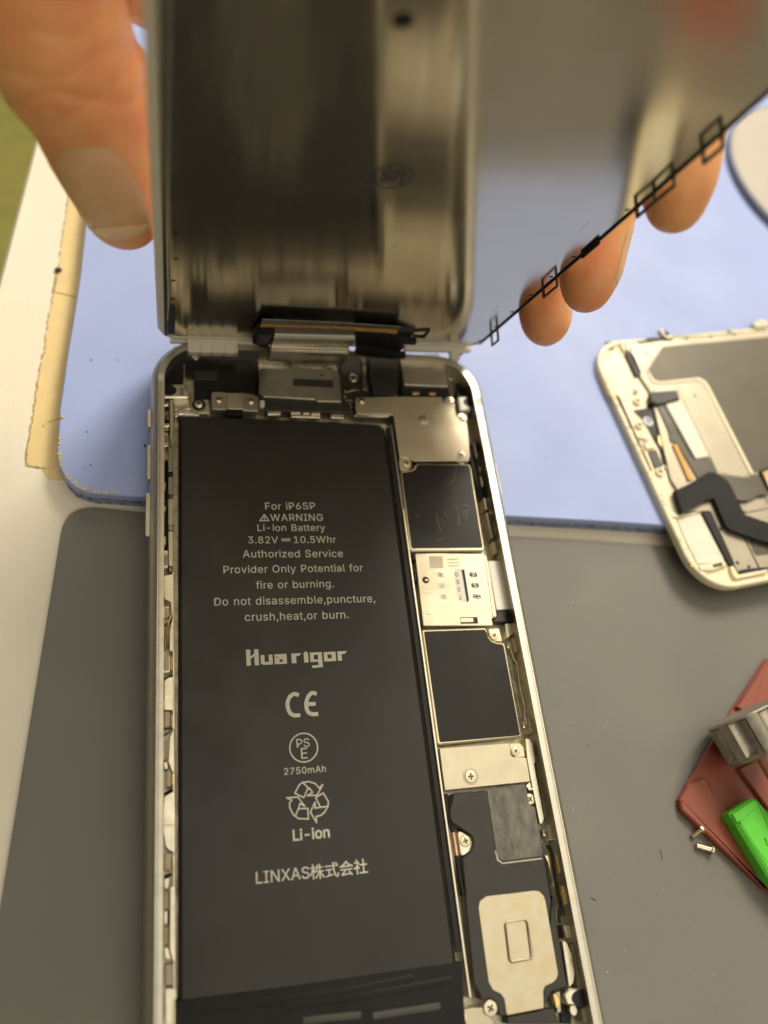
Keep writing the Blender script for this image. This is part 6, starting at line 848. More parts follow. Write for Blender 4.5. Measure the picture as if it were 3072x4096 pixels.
# ---- fittings along the left wall and along the right wall of the tray
def fit(name, g, z, m, z0=2.1, bev=.12, r=.25):
    return part(name, prism(fillet([p + (r,) for p in g], seg=3), z0, z, min(bev, (z - z0) * .4)), M[m], ph)
for name, g, z, m in (
 ('cross_bar', [(-36.91,-14.43),(-35.04,-14.4),(-35.04,-15.26),(-36.85,-15.42)], 4.8, 'bright'),
 ('cross_bar', [(-36.88,-19.79),(-34.83,-19.71),(-34.83,-20.55),(-36.79,-20.72)], 4.8, 'bright'),
 ('switch_well', [(-36.79,-14.42),(-34.76,-14.43),(-34.76,-18.46),(-36.77,-18.53)], 3.0, 'black'),
 ('switch_spring', [(-36.39,-15.66),(-35.92,-16.15),(-34.93,-15.6),(-34.87,-18.14),(-35.34,-18.16),(-35.96,-17.17)], 3.6, 'dull'),
 ('stud', [(-35.91,-20.44),(-35.03,-20.41),(-35.03,-21.22),(-35.85,-21.31)], 4.2, 'lcd2'),
 ('clip_plate', [(-36.58,-22.07),(-35.14,-22.02),(-35.19,-22.64),(-35.08,-24.96),(-35.23,-25.45),(-36.25,-25.6),(-36.65,-24.64),(-36.61,-22.69)], 4.8, 'bright'),
 ('button_flex', [(-34.89,-13.89),(-34.1,-13.85),(-34.09,-18.62),(-34.32,-22.85),(-34.32,-24.81),(-34.63,-24.82),(-34.78,-22.87)], 5.2, 'tan'),
 ('button_flex', [(-35.16,-22.76),(-34.83,-22.81),(-34.73,-25.92),(-34.2,-26.15),(-34.21,-31.4),(-35.18,-31.66)], 5.0, 'lcd2'),
 ('clip_block', [(-35.23,-31.44),(-34.18,-31.42),(-34.18,-32.48),(-35.33,-32.5)], 4.6, 'black'),
 ('button_flex', [(-35.18,-32.83),(-34.21,-32.81),(-34.16,-36.75),(-35.17,-36.88)], 5.0, 'lcd2'),
 ('rim_tooth', [(-36.16,-27.16),(-35.64,-27.03),(-35.58,-28.59),(-36.13,-29.2)], 5.0, 'alu_side'),
 ('rim_tooth', [(-36,-34.12),(-35.62,-34),(-35.72,-35.85),(-36.06,-35.97)], 5.0, 'bright'),
 ('button_well', [(-36.24,-28.19),(-35.22,-27.69),(-35.21,-36.89),(-36.2,-36.9)], 3.0, 'black'),
 ('button_well', [(-36.27,-37.74),(-35.22,-37.26),(-35.21,-48.25),(-36.23,-48.24)], 3.0, 'black'),
 ('rim_tooth', [(-36.09,-39.51),(-35.56,-39.66),(-35.73,-41.04),(-36.02,-40.73)], 5.0, 'bright'),
 ('rim_tooth', [(-36.01,-46.08),(-35.55,-46.53),(-35.64,-48.22),(-36.1,-48.22)], 5.0, 'bright'),
 ('button_flex', [(-35.12,-37.96),(-34.19,-37.95),(-34.2,-43.69),(-35.15,-43.77)], 5.0, 'tan'),
 ('clip_block', [(-35.14,-43.61),(-34.27,-43.61),(-34.19,-44.94),(-35.14,-44.96)], 4.6, 'dull'),
 ('button_flex', [(-35.15,-45.19),(-34.17,-45.27),(-34.21,-52.75),(-35.09,-52.73)], 5.0, 'cream'),
 ('clip_plate', [(-36.45,-49.38),(-35.19,-49.24),(-35.15,-53.08),(-36.37,-53.2)], 4.8, 'bright'),
 ('flex_end', [(-35.06,-52.79),(-34.41,-52.87),(-34.41,-53.73),(-35.06,-53.79)], 4.6, 'dull'),
 ('machined_ledge', [(-35.92,-54.68),(-34.08,-54.36),(-34.1,-60.25),(-34.83,-60.23),(-35.84,-59.58),(-36.33,-56.92),(-36.21,-55.52)], 4.9, 'bright'),
 ('machined_ledge', [(-34.77,-60.16),(-34.1,-60.18),(-34.14,-69.99),(-34.93,-69.96),(-34.93,-66.39),(-34.39,-63.18)], 4.9, 'bright'),
 ('clip_plate', [(-36.08,-60.98),(-34.89,-60.81),(-34.89,-63),(-36.1,-63.1)], 4.4, 'bright'),
 ('foam_pad', [(-35.73,-61.3),(-34.98,-61.25),(-34.98,-62.83),(-35.77,-62.87)], 4.7, 'tan'),
 ('side_spring', [(-34.7,-62.05),(-34.47,-60.96),(-34.43,-62.88),(-35.2,-65.01),(-35.39,-64.87),(-34.64,-63.14)], 4.8, 'gold'),
 ('tray_step', [(-36.18,-63.1),(-34.75,-62.85),(-34.82,-63.69),(-36.13,-64.46)], 3.2, 'dull'),
 ('foam_pad', [(-36.17,-65.42),(-35.85,-65.43),(-35.81,-68.03),(-36.12,-67.75)], 4.3, 'tan'),
 ('side_spring', [(-35.76,-65.33),(-35.51,-65.34),(-35.54,-69.19),(-35.71,-69.18)], 4.6, 'gold'),
 ('foam_pad', [(-35.38,-65.45),(-34.97,-65.47),(-35.05,-68.33),(-35.38,-68.71)], 4.3, 'tan'),
 ('clip_plate', [(-36.12,-70.67),(-34.72,-70.73),(-34.72,-73.82),(-36.11,-74.05)], 4.4, 'bright'),
 ('foam_pad', [(-35.92,-70.93),(-34.98,-70.88),(-34.98,-73.52),(-35.89,-73.4)], 4.7, 'tan'),
 ('side_spring', [(-34.72,-71.07),(-34.47,-71.09),(-34.47,-73.5),(-34.72,-73.48)], 4.8, 'gold'),
 ('machined_ledge', [(-35.85,-75.45),(-35.15,-74.9),(-34.16,-74.8),(-34.12,-81.08),(-35.91,-80.89)], 4.9, 'bright'),
 ('tray_step', [(-36.07,-73.89),(-34.42,-73.22),(-34.21,-73.83),(-35.99,-74.79)], 3.2, 'dull'),
 ('foam_pad', [(-35.77,-81.07),(-34.86,-81.13),(-34.75,-83.77),(-35.8,-83.91)], 4.7, 'tan'),
 ('side_spring', [(-34.7,-81.73),(-34.42,-81.75),(-34.37,-84.09),(-34.59,-84.22)], 4.8, 'gold'),
 ('tray_step', [(-36.1,-84.08),(-34.57,-83.83),(-34.92,-84.59),(-36.03,-85.08)], 3.2, 'dull'),
 ('machined_ledge', [(-34.93,-85.89),(-34.32,-84.4),(-34.01,-84.28),(-33.98,-92.11),(-34.35,-92.08),(-35.11,-90.13)], 4.9, 'bright'),
 ('foam_pad', [(-36.01,-86.24),(-35.41,-86.28),(-35.4,-89.73),(-36,-89.68)], 4.2, 'tan'),
 ('rim_tooth', [(-35.94,-89.92),(-35.27,-89.97),(-35.11,-91.2),(-35.74,-91.42)], 4.8, 'bright'),
 ('foam_pad', [(-35.43,-91.43),(-34.66,-91.49),(-34.59,-94.17),(-35.4,-94.23)], 4.7, 'tan'),
 ('side_spring', [(-34.53,-92.05),(-34.3,-92.07),(-34.3,-93.94),(-34.53,-93.92)], 4.8, 'gold'),
 ('tray_step', [(-35.93,-95.05),(-33.97,-94.16),(-33.97,-94.69),(-35.72,-95.34)], 3.2, 'black'),
 ('machined_ledge', [(-35.79,-95.8),(-33.93,-94.91),(-33.87,-100.88),(-35.97,-100.67),(-35.98,-97.73)], 4.9, 'bright'),
 ('machined_ledge', [(-35.97,-100.3),(-33.88,-100.5),(-33.9,-105.43),(-34.37,-104.89),(-35.03,-104.54),(-35.54,-103.92),(-35.96,-101.6)], 4.9, 'bright'),
 ('foam_pad', [(-35.69,-104.95),(-34.63,-105.06),(-34.63,-107.62),(-35.68,-107.53)], 4.7, 'tan'),
 ('side_spring', [(-34.45,-105.57),(-34.1,-105.61),(-34,-108.27),(-34.37,-108.23)], 4.8, 'gold'),
 ('tray_step', [(-35.79,-108.29),(-34.5,-107.94),(-34.47,-108.43),(-35.67,-108.79)], 3.0, 'black'),
 ('rim_tooth', [(-35.79,-108.89),(-34.8,-108.73),(-34.95,-110.08),(-35.24,-110.7),(-35.79,-110.13)], 4.6, 'bright'),
 ('foam_pad', [(-35.78,-110.73),(-34.94,-110.82),(-34.94,-113.59),(-35.78,-113.49)], 4.0, 'tan'),
 ('rim_tooth', [(-35.8,-113.63),(-35.15,-113.7),(-35.17,-115.84),(-35.8,-115.61)], 4.6, 'bright'),
 ('tray_step', [(-35.11,-113.64),(-34.82,-113.67),(-34.85,-115.88),(-35.11,-115.85)], 3.0, 'black'),
 ('foam_pad', [(-35.77,-116.02),(-34.94,-116.12),(-34.94,-118.86),(-35.76,-118.76)], 4.0, 'tan'),
 ('machined_ledge', [(-34.81,-110.24),(-33.91,-109.93),(-33.83,-121.78),(-34.46,-120.94),(-34.88,-119.36)], 4.9, 'bright'),
 ('rim_tooth', [(-35.72,-118.87),(-35.09,-119.08),(-34.55,-120.94),(-35.64,-120.68)], 4.6, 'bright'),
 ('foam_pad', [(-35.61,-121.32),(-34.1,-121.52),(-34.11,-124.53),(-35.56,-124.46)], 4.5, 'lcd2'),
 ('machined_ledge', [(-35.56,-124.71),(-33.77,-124.95),(-33.78,-126.53),(-34.26,-126.58),(-34.29,-129.97),(-35.55,-129.79)], 4.9, 'bright'),
 # right wall
 ('side_flex', [(33.29,-23.76),(34.77,-26.41),(34.79,-30.39),(35.96,-35.93),(35.09,-39.75),(34.11,-36.53),(33.65,-32.79),(33.13,-28.02)], 4.0, 'black'),
 ('button_flex', [(34.23,-22.55),(34.85,-22.53),(34.82,-26.33),(34.19,-26.71)], 4.9, 'lcd2'),
 ('clip_plate', [(35.21,-21.47),(36.16,-21.32),(36.59,-25.38),(35.55,-25.41)], 4.4, 'dull'),
 ('button_well', [(35.26,-22.27),(36.23,-21.99),(36.28,-24.34),(35.29,-24.74)], 4.6, 'black'),
 ('button_flex', [(34.34,-31.38),(34.88,-31.38),(34.94,-33.97),(34.33,-34.22)], 4.9, 'lcd2'),
 ('clip_plate', [(35.2,-36.85),(36.48,-36.6),(36.44,-40.64),(35.14,-40.87)], 4.6, 'bright'),
 ('button_well', [(35.39,-38.05),(36.08,-37.93),(36.02,-40.35),(35.26,-40.58)], 4.65, 'dull'),
 ('button_flex', [(34.24,-37.01),(34.77,-37),(34.74,-39.99),(34.26,-40.22)], 4.9, 'lcd2'),
 ('button_flex', [(34.22,-40.63),(34.89,-40.63),(35.15,-46.96),(34.39,-46.95)], 4.6, 'lcd2'),
 ('foam_pad', [(35.6,-42.8),(36.33,-42.8),(36.38,-46.05),(35.59,-46.16)], 4.6, 'tan'),
 ('wall_ledge', [(33.83,-16.75),(36.89,-13.81),(37.09,-18.65),(36.69,-24.15),(36.25,-21.44),(34.5,-22.24),(33.23,-23.02)], 3.6, 'inner'),
 ('clip_plate', [(34.55,-47.86),(36.02,-47.76),(36.49,-50.5),(34.82,-50.7)], 4.6, 'bright'),
 ('button_well', [(35.33,-48.35),(36.11,-48.24),(36.24,-49.89),(35.42,-50.21)], 4.65, 'dull'),
 ('machined_ledge', [(34.14,-66.74),(37.16,-66.74),(36.22,-68.62),(33.94,-70.12)], 4.2, 'bright'),
 ('foam_pad', [(34.85,-70.27),(36,-70.2),(36.26,-73.08),(34.95,-73.21)], 4.7, 'tan'),
 ('tray_step', [(35.1,-72.9),(36.94,-73.06),(37.21,-74.99),(35.52,-74.95)], 3.4, 'dull'),
 ('foam_pad', [(35.61,-75.67),(36.18,-75.7),(36.15,-79.04),(35.48,-79.16)], 4.6, 'cream'),
 ('foam_pad', [(35.55,-81.08),(36.13,-81.11),(36.15,-84.55),(35.58,-84.57)], 4.6, 'cream'),
 ('tray_channel', [(36.92,-75.11),(37.53,-75.14),(37.55,-84.64),(36.77,-84.78)], 3.4, 'dull'),
 ('clip_plate', [(34.83,-86.7),(36.43,-86.72),(36.56,-89.89),(34.85,-89.95)], 4.2, 'bright'),
 ('foam_pad', [(35.08,-86.96),(35.8,-86.98),(35.86,-89.72),(34.86,-89.74)], 4.7, 'tan'),
 ('machined_ledge', [(33.73,-90.77),(34.68,-90.92),(35.24,-91.85),(35.09,-95.34),(34.7,-96),(34.68,-106),(33.99,-106.99),(33.46,-106.78),(33.31,-98.63),(33.35,-94.68)], 4.6, 'bright'),
 ('wall_ledge', [(35.96,-91.15),(37.18,-91.06),(37.57,-94.99),(36.82,-105.34),(35.88,-106.08),(35.26,-105.86),(35.69,-95.72)], 3.4, 'lcd2'),
 ('clip_plate', [(34.85,-107.14),(36.36,-107.04),(36.45,-110.04),(34.74,-110.03)], 4.4, 'bright'),
 ('foam_pad', [(34.94,-107.45),(35.95,-107.38),(35.87,-109.61),(34.77,-109.69)], 4.7, 'tan'),
 ('tray_step', [(35.29,-110.1),(36.79,-110.21),(36.89,-112.02),(35.76,-111.99)], 3.4, 'dull'),
 ('foam_pad', [(35.44,-112.39),(36.03,-112.48),(36.1,-115.78),(35.45,-115.84)], 4.6, 'gold'),
 ('foam_pad', [(35.36,-117.71),(35.9,-117.8),(35.86,-121.19),(35.3,-121.2)], 4.6, 'gold'),
 ('tray_channel', [(36.83,-112.17),(37.24,-112.21),(36.73,-122.72),(35.94,-122.77)], 3.3, 'dull'),
 ('machined_ledge', [(33.22,-112.26),(34.25,-112.45),(34.09,-116.33),(34.34,-117.9),(33.98,-117.86),(33.79,-113.66)], 4.4, 'bright'),
 ('tray_step', [(35.65,-121.38),(37.03,-121.47),(37.15,-122.91),(35.58,-122.88)], 3.6, 'dull'),
 ('foam_pad', [(34.45,-124.25),(35.8,-124.41),(35.86,-126.44),(34.59,-126.39)], 4.7, 'tan'),
 ('button_well', [(34.45,-124.26),(34.97,-124.33),(35.06,-126.23),(34.18,-126.55)], 3.6, 'black'),
 ('machined_ledge', [(33.65,-126.58),(34.56,-127),(35.17,-129.09),(35.05,-132.07),(34.39,-133.45),(33.32,-134.12)], 4.6, 'bright'),
 ('support_rod', [(35.15,-127.33),(36.89,-127.64),(36.99,-132.18),(36.31,-134.96),(35.05,-134.38),(35.36,-131.96),(35.39,-129.47)], 4.2, 'lcd2')):
    fit(name, g, z, m)
c = [(-35.83,-23.7)][0]; part('hole', prism(circle(c[0], c[1], .62, 18, .95), 4.6, 4.815), M['dull'], ph)
g = [(-36.3,-50.32),(-36.1,-50.18),(-35.86,-50.3),(-35.63,-50.16),(-35.24,-50.63),(-35.21,-52.36),(-35.47,-52.65),(-35.7,-52.5),(-35.99,-52.67),(-36.29,-52.42)]; part('hole', prism(g, 4.6, 4.815), M['dull'], ph)
for c in [(33.75,-71.75),(33.95,-88.27)] + [(33.98,-108.51)] + [(34.84,-29.42)]:
    b_ = lathe([(.55, 4.0), (.6, 4.5), (.45, 4.7), (.2, 4.55), (.02, 4.5)], 18); b_.transform(Matrix.Translation((c[0], c[1], 0)) @ Matrix.Diagonal((.8, 1.25, 1, 1)))
    part('side_screw', b_, M['dull'], ph)
for g, r_, m in (([(34.36,-70.85),(34.35,-73),(34.62,-74.76),(35.04,-75.74),(34.8,-80.47),(34.94,-84.75),(34.65,-86.19),(34.77,-88.01)], .16, 'bright'),
                 ([(33.35,-73.93),(33.72,-75.68),(33.63,-78.72),(33.67,-82.09),(33.77,-85.59),(33.94,-86.69)], .18, 'dull'),
                 ([(33.33,-79.32),(33.65,-80.27),(33.45,-81.75)], .24, 'lcd2'),
                 ([(34.29,-110.77),(34.92,-112.19),(34.72,-115.62),(34.74,-118.85),(34.81,-121.14),(34.08,-122.7),(33.93,-123.87)], .34, 'black'),
                 ([(34.48,-107.53),(34.41,-110.25),(34.92,-112.21),(34.72,-115.63),(34.73,-118.86),(34.79,-121.44)], .16, 'lcd2'),
                 ([(33.05,-113.29),(33.15,-115.16),(33.2,-118.69),(33.21,-121.1),(33.16,-123.77)], .16, 'black'),
                 ([(15.1,-31.28),(15.08,-37.69),(15.28,-43.92),(15.43,-49.51)], .2, 'dull')):
    part('wire', tube(catmull([(x, y, 4.4) for x, y in g], 5), r_, 8), M[m], ph)

# ================================================================== HELD DISPLAY
W2 = 38.5
hd = thing('held_display', 'white framed display held up edgewise, its brushed steel back facing the phone', 'display', SF, (0, -4, -1.5))
fo = rrect(-W2, 37.45, -4.2, 153.5, 10.0, 10)
fi = rrect(-36.9, 36.9, 0.0, 150.5, 1.2, 10)
part('white_frame', ringprism(fo, fi, -2.0, 0.15, None, 0.3), M['white'], hd)
part('front_glass', prism(rrect(-W2 + .2, 37.3, -4.0, 153.3, 9.8, 10), -2.9, -2.02, 0.2), M['glass'], hd)
pb = prism(rrect(-36.6, 36.6, 0.1, 150.2, 1.2, 4), -0.9, 0.0)
uv = pb.loops.layers.uv.new('UVMap')
for f in pb.faces:
    for l in f.loops: l[uv].uv = (l.vert.co.x / 100, l.vert.co.y / 100)
plate = part('back_plate', pb, M['brushed'], hd, smooth=0)
# raised narrow edge on the left, with dark gap
part('edge_gap', box(-36.95, -36.5, 0.2, 150, -0.5, 0.12), M['black'], hd)
part('edge_rail', box(-36.3, -35.9, 7.0, 150, -0.2, 0.45, .1), M['dull'], hd)
fp = [(-36.21,17.77),(-34.87,17.69),(-34.91,2.62),(-36.56,2.72)]
part('black_foam', prism(fillet([p + (.2,) for p in fp]), -0.1, 0.5, .1), M['black'], hd)
hole = [(-12.23,101.27)][0]; part('hole', prism(circle(hole[0], hole[1], 1.25, 28), -0.3, 0.012), M['black'], plate)
for p in [(-35.41,21.61),(-35.3,30.52),(-34.95,49.36),(-34.89,39.76),(-31.64,5.37),(-30.86,5.53)][:4] + [(36.01,2.55),(35.85,12.11),(35.8,21.54),(35.74,30.94),(35.64,40.24),(35.76,49.21),(35.65,67.06)]:
    part('hole', prism(circle(p[0], p[1], .42, 16), -0.3, 0.012), M['black'], plate)
c = [(-31.64,5.37)][0]; part('boss', prism(circle(c[0], c[1], .5, 16), -.2, .2, .1), M['gold'], plate)
# small printed oval mark in the middle of the plate
om = [(-4.97,71.14),(-8.01,70.41),(-1.88,71.74),(-5.87,74.38),(-3.92,67.63)]
ocx, ocy = om[0]; orx = abs(om[2][0] - om[1][0]) / 2; ory = abs(om[3][1] - om[4][1]) / 2
part('oval_mark', ringprism(circle(ocx, ocy, orx, 40, ory), circle(ocx, ocy, orx - .42, 40, ory - .45), -.05, .012), M['mark'], plate)
b_ = letters("us", 0.025); xs = [v.co.x for v in b_.verts]; ys = [v.co.y for v in b_.verts]
b_.transform(Matrix.Translation((ocx, ocy, .012)) @ Matrix.Rotation(math.pi, 4, 'Z') @ Matrix.Diagonal((orx * 1.25 / (max(xs) - min(xs)), ory * 1.1 / (max(ys) - min(ys)), 1, 1)) @ Matrix.Translation((-(max(xs) + min(xs)) / 2, -(max(ys) + min(ys)) / 2, 0)))
part('oval_mark', b_, M['mark'], plate, smooth=0)
scr_ = bmesh.new()
for k in range(26):
    x, y = random.uniform(-34, 34), random.uniform(3, 110); L_ = random.uniform(.4, 3.5); a_ = random.gauss(1.4, .5)
    for q in line_poly([(x, y), (x + L_ * math.cos(a_), y + L_ * math.sin(a_))], random.uniform(.03, .07)): prism(q, 0.0, 0.006 + k * .0004, 0, scr_)
for k in range(40):
    x, y = random.uniform(-35, 35), random.uniform(2, 110); prism(circle(x, y, random.uniform(.04, .13), 6), 0.0, 0.02, 0, scr_)
part('scratch', scr_, M['lcd2'], plate, kind='stuff')
# right edge: thin black trim and upright clip loops
part('edge_trim', box(36.62, 36.9, 0.2, 150, -0.8, 0.35, .08), M['black'], hd)
def loop_clip(u0, u1, h, w=.42, mid=False):
    b = bmesh.new(); x0, x1 = 36.45, 36.85
    for (a, c, d, e) in ((u0, u0 + w, -.2, h), (u1 - w, u1, -.2, h), (u0 + w, u1 - w, h - w, h)): box(x0, x1, a, c, d, e, .08, b)
    if mid: box(x0, x1, (u0 + u1) / 2 - w / 2, (u0 + u1) / 2 + w / 2, -.2, h - w, .08, b)
    return part('clip_loop', b, M['dark_metal'], hd)
loop_clip(7.6, 11.6, 3.2); loop_clip(34.6, 40.8, 2.2); loop_clip(68.0, 78.4, 2.0, .5, True); loop_clip(84.6, 89.2, 2.4, .55)
part('clip_tab', box(36.5, 36.9, 50.5, 56.5, -.2, .9, .1), M['black'], hd)
# frame end: ribbed white bracket, small white tab and small red piece
cbx = bmesh.new(); box(-32.2, -21.2, -4.0, -1.4, -.4, 3.0, .2, cbx)
for k in range(5): box(-32.0 + k * 2.62, -30.1 + k * 2.62 if k < 4 else -21.3, -3.8, -1.15, .9, 3.2, .15, cbx)
part('ribbed_bracket', cbx, M['white'], hd)
part('frame_lip', box(18.5, 35.5, -4.0, -2.0, -1.0, 1.2, .2), M['white'], hd)
part('frame_lip', box(-36, -14.5, -4.0, -2.2, -1.0, .5, .2), M['white'], hd)
part('frame_tab', box(30.2, 32.4, -4.2, -2.2, -.4, 3.4, .25), M['white'], hd)
g = [(34.58,-8.44),(36.42,-6.87),(36.28,-12.02),(35.54,-11.69)]; part('red_piece', prism(g, -1.4, -.6, .05), M['red'], hd)
# flex ribbons standing off the plate near the hinge end
g = [(-17.68,16.56),(-1.54,16.09),(12.5,14.71),(12.73,10.26),(-0.57,11.42),(-14.7,11.94),(-17.68,11.39)]
rb = part('display_flex', prism(g, 1.5, 1.8, .04), M['film'], hd)
g = [(-17.61,14.08),(-1.11,14),(12.32,13.19),(12.61,10.39),(9.42,11.43),(-0.7,12.02),(-14.89,12.37),(-17.68,11.83)]; part('contact_strip', prism(g, 1.75, 1.85), M['orange'], rb)
g = [(-14.75,12.72),(-6.32,13.04),(2.64,12.61),(3.34,9.77),(-14.29,9.5)]; part('flex_backing', prism(g, 1.6, 2.3, .05), M['film'], hd)
g = [(-14.37,10.07),(3.18,10.18),(3.74,7.99),(-14.33,8)]; part('flex_bar', prism(g, 1.7, 2.7, .1), M['white'], hd)
g = [(-14.45,8.84),(3.47,9.07),(3.55,5.17),(-14.38,3.88)]; part('flex_bar', prism(g, 1.8, 3.0, .1), M['shield_dim'], hd)
g = [(-14.61,3.98),(3.07,4.34),(3.9,1.89),(4.01,0.07),(-14.46,1.56)]; part('connector_shell', prism(fillet([p + (.2,) for p in g]), 2.6, 3.7, .25), M['bright'], hd)
g = [(-14.59,3.53),(3.4,3.31),(3.75,-4.36),(3.16,-5.87),(-6.47,-5.14),(-11.07,-3.31),(-14.46,-3.51)]; shl = part('connector_shell', prism(fillet([p + (.25,) for p in g]), 3.2, 4.3, .2), M['shield_dim'], hd)
for g in ([(-6.38,3.18),(1.64,2.81),(1.67,2.08),(-6.1,2.3)], [(-6.34,-2.3),(1.61,-2.4),(1.74,-3.06),(-6.24,-2.96)]): part('shell_slot', prism(g, 4.2, 4.33), M['black'], shl)
g = [(-17.77,12.37),(-14.95,12.6),(-14.25,9.15),(-14.56,1.68),(-15.32,-0.12),(-18.41,3.1),(-18.54,7.22)]; part('flex_fold', prism(g, .6, 2.4, .25), M['flex'], hd)
g = [(-18.02,9.72),(-14.9,9.97),(-15.29,4.23),(-17.97,4.03)]; part('flex_fold', prism(fillet([p + (.3,) for p in g]), 2.2, 2.9, .2), M['charcoal'], hd)
g = [(2.97,11.49),(12.47,10.65),(18.91,5.65),(19.23,3.65),(15.51,4.09),(17.16,1.52),(16.71,-2.21),(10.38,1.04),(5.52,1.59)]; part('sensor_flex', prism(g, 1.0, 2.0, .15), M['flex'], hd)
g = [(4.73,4.73),(9.84,2.87),(17.91,-0.29),(18.67,-2.34),(17.06,-3.7),(9.63,-2.23),(5.56,-0.15)]; part('sensor_flex', prism(g, 2.2, 3.2, .2), M['flex'], hd)
g = [(17.04,8.24),(21.14,9.24),(21.5,4.01),(18.46,4.38)]; go_ = g; gi_ = offset_poly(g, .35); part('window_frame', ringprism(go_, gi_, -.05, .4), M['black'], plate)
g = [(13.35,8.34),(17.15,8.82),(17.74,4.91),(15.17,5.56)]; part('sensor_flex', prism(g, -.05, .8, .1), M['black'], hd)
# ================================================================== HAND
def blob_chain(bm, pts, k=9):
    """overlapping spheres along a chain of (x, y, z, r)"""
    P = catmull3 = []
    for i in range(len(pts) - 1):
        p0 = Vector(pts[max(i - 1, 0)]); p1 = Vector(pts[i]); p2 = Vector(pts[i + 1]); p3 = Vector(pts[min(i + 2, len(pts) - 1)])
        for j in range(k):
            t = j / k
            P.append(0.5 * ((2 * p1) + (p2 - p0) * t + (2 * p0 - 5 * p1 + 4 * p2 - p3) * t * t + (3 * p1 - p0 - 3 * p2 + p3) * t ** 3))
    P.append(Vector(pts[-1]))
    for q in P:
        bmesh.ops.create_icosphere(bm, subdivisions=3, radius=q[3], matrix=Matrix.Translation(q.to_3d()))
hb = bmesh.new()
HAND = {
 'little': [(43.0, 22.6, 3.0, 4.9), (43.1, 22.8, 0.5, 5.9), (43.0, 23.4, -8, 6.1), (42.6, 25.5, -20, 6.6), (38, 36, -36, 7.2), (27, 62, -50, 8.0), (16, 88, -58, 9.5), (4, 122, -66, 11)],
 'ring': [(43.3, 40.0, 2.0, 4.9), (43.7, 41.0, -1.2, 6.1), (45.2, 42.8, -9, 6.6), (47.8, 46, -21, 7.2), (45, 57, -38, 7.8), (30, 82, -54, 8.8), (14, 106, -63, 10), (0, 130, -68, 12)],
 'middle': [(43.2, 69.2, -0.4, 4.8), (43.4, 70.3, -4.4, 6.2), (44.2, 72.0, -12, 6.8), (45.4, 75, -24, 7.3), (43, 84, -40, 7.8), (28, 104, -57, 9), (12, 122, -66, 10.5), (-4, 138, -70, 12)],
 'index': [(43.2, 118, 9, 5.2), (43.6, 119, 3, 6.5), (44.2, 121, -8, 7.0), (45.4, 125, -24, 7.5), (40, 131, -44, 8.2), (24, 138, -60, 9.5), (6, 142, -69, 11), (-8, 148, -72, 12)],
 'thumb': [(-42.6, 39.0, -6.4, 4.6), (-43.2, 41.2, -8.0, 6.9), (-43.6, 44.6, -9.6, 7.9), (-45.0, 50.0, -12.6, 9.1), (-47.0, 57.0, -16.5, 9.9), (-50.9, 65.0, -20.8, 10.5), (-52.5, 75.0, -30.0, 11.6), (-51, 92, -45, 13), (-42, 112, -60, 14.5), (-28, 132, -70, 16)],
 'palm': [(6, 104, -62, 10), (0, 122, -68, 14), (-12, 140, -74, 17), (-22, 160, -80, 17), (-30, 190, -88, 18), (-36, 230, -98, 20), (-40, 270, -108, 22)],
 'palm2': [(14, 112, -64, 10), (10, 132, -70, 13), (-4, 150, -76, 16), (-20, 170, -82, 17)],
 'web': [(-30, 120, -68, 12), (-32, 85, -58, 14), (-34, 58, -47, 16)],
 'palm3': [(-26, 116, -68, 12), (-24, 136, -74, 15), (-24, 160, -80, 17)],
}
for k_, ch in HAND.items(): blob_chain(hb, ch)
me = bpy.data.meshes.new('hand_raw'); hb.to_mesh(me); hb.free()
tmp = bpy.data.objects.new('hand_raw', me); COL.objects.link(tmp)
rm = tmp.modifiers.new('r', 'REMESH'); rm.mode = 'VOXEL'; rm.voxel_size = 0.85
sm = tmp.modifiers.new('s', 'SMOOTH'); sm.iterations = 10; sm.factor = 0.5
dg = bpy.context.evaluated_depsgraph_get(); dg.update()
me2 = bpy.data.meshes.new_from_object(tmp.evaluated_get(dg))
hb = bmesh.new(); hb.from_mesh(me2)
bpy.data.objects.remove(tmp); bpy.data.meshes.remove(me); bpy.data.meshes.remove(me2)
TA = Vector((-42.6, 39.0, -6.4)); TB_ = Vector((-52.5, 75.0, -30.0)); TX = (TB_ - TA).normalized()
hb.normal_update()
moves = []
for v in hb.verts:
    d_ = v.co - TA; s_ = d_.dot(TX)
    if v.co.x < -36 and -4 < s_ < 48 and (d_ - TX * s_).length < 16:
        w_ = 0.0
        for c_, a_, g_ in ((19.5, .22, .55), (24.0, .40, .7), (26.6, .45, .6), (29.4, .34, .7), (34.0, .25, .8)):
            q_ = s_ + 0.9 * math.sin(v.co.x * .55 + c_) + 0.25 * math.sin(v.co.z * 1.7 + c_)
            w_ -= a_ * math.exp(-((q_ - c_) / g_) ** 2)
        w_ += 0.55 * math.exp(-((s_ - 27) / 7.0) ** 2)
        moves.append((v, v.normal * w_))
for v, m_ in moves: v.co += m_
from mathutils.bvhtree import BVHTree
SKIN = BVHTree.FromBMesh(hb)
person = single('person', hb, M['skin'], 'hand gripping the held display by its edges, thumb left and fingertips right', 'person', SF, (-40, 270, -108), smooth=80)

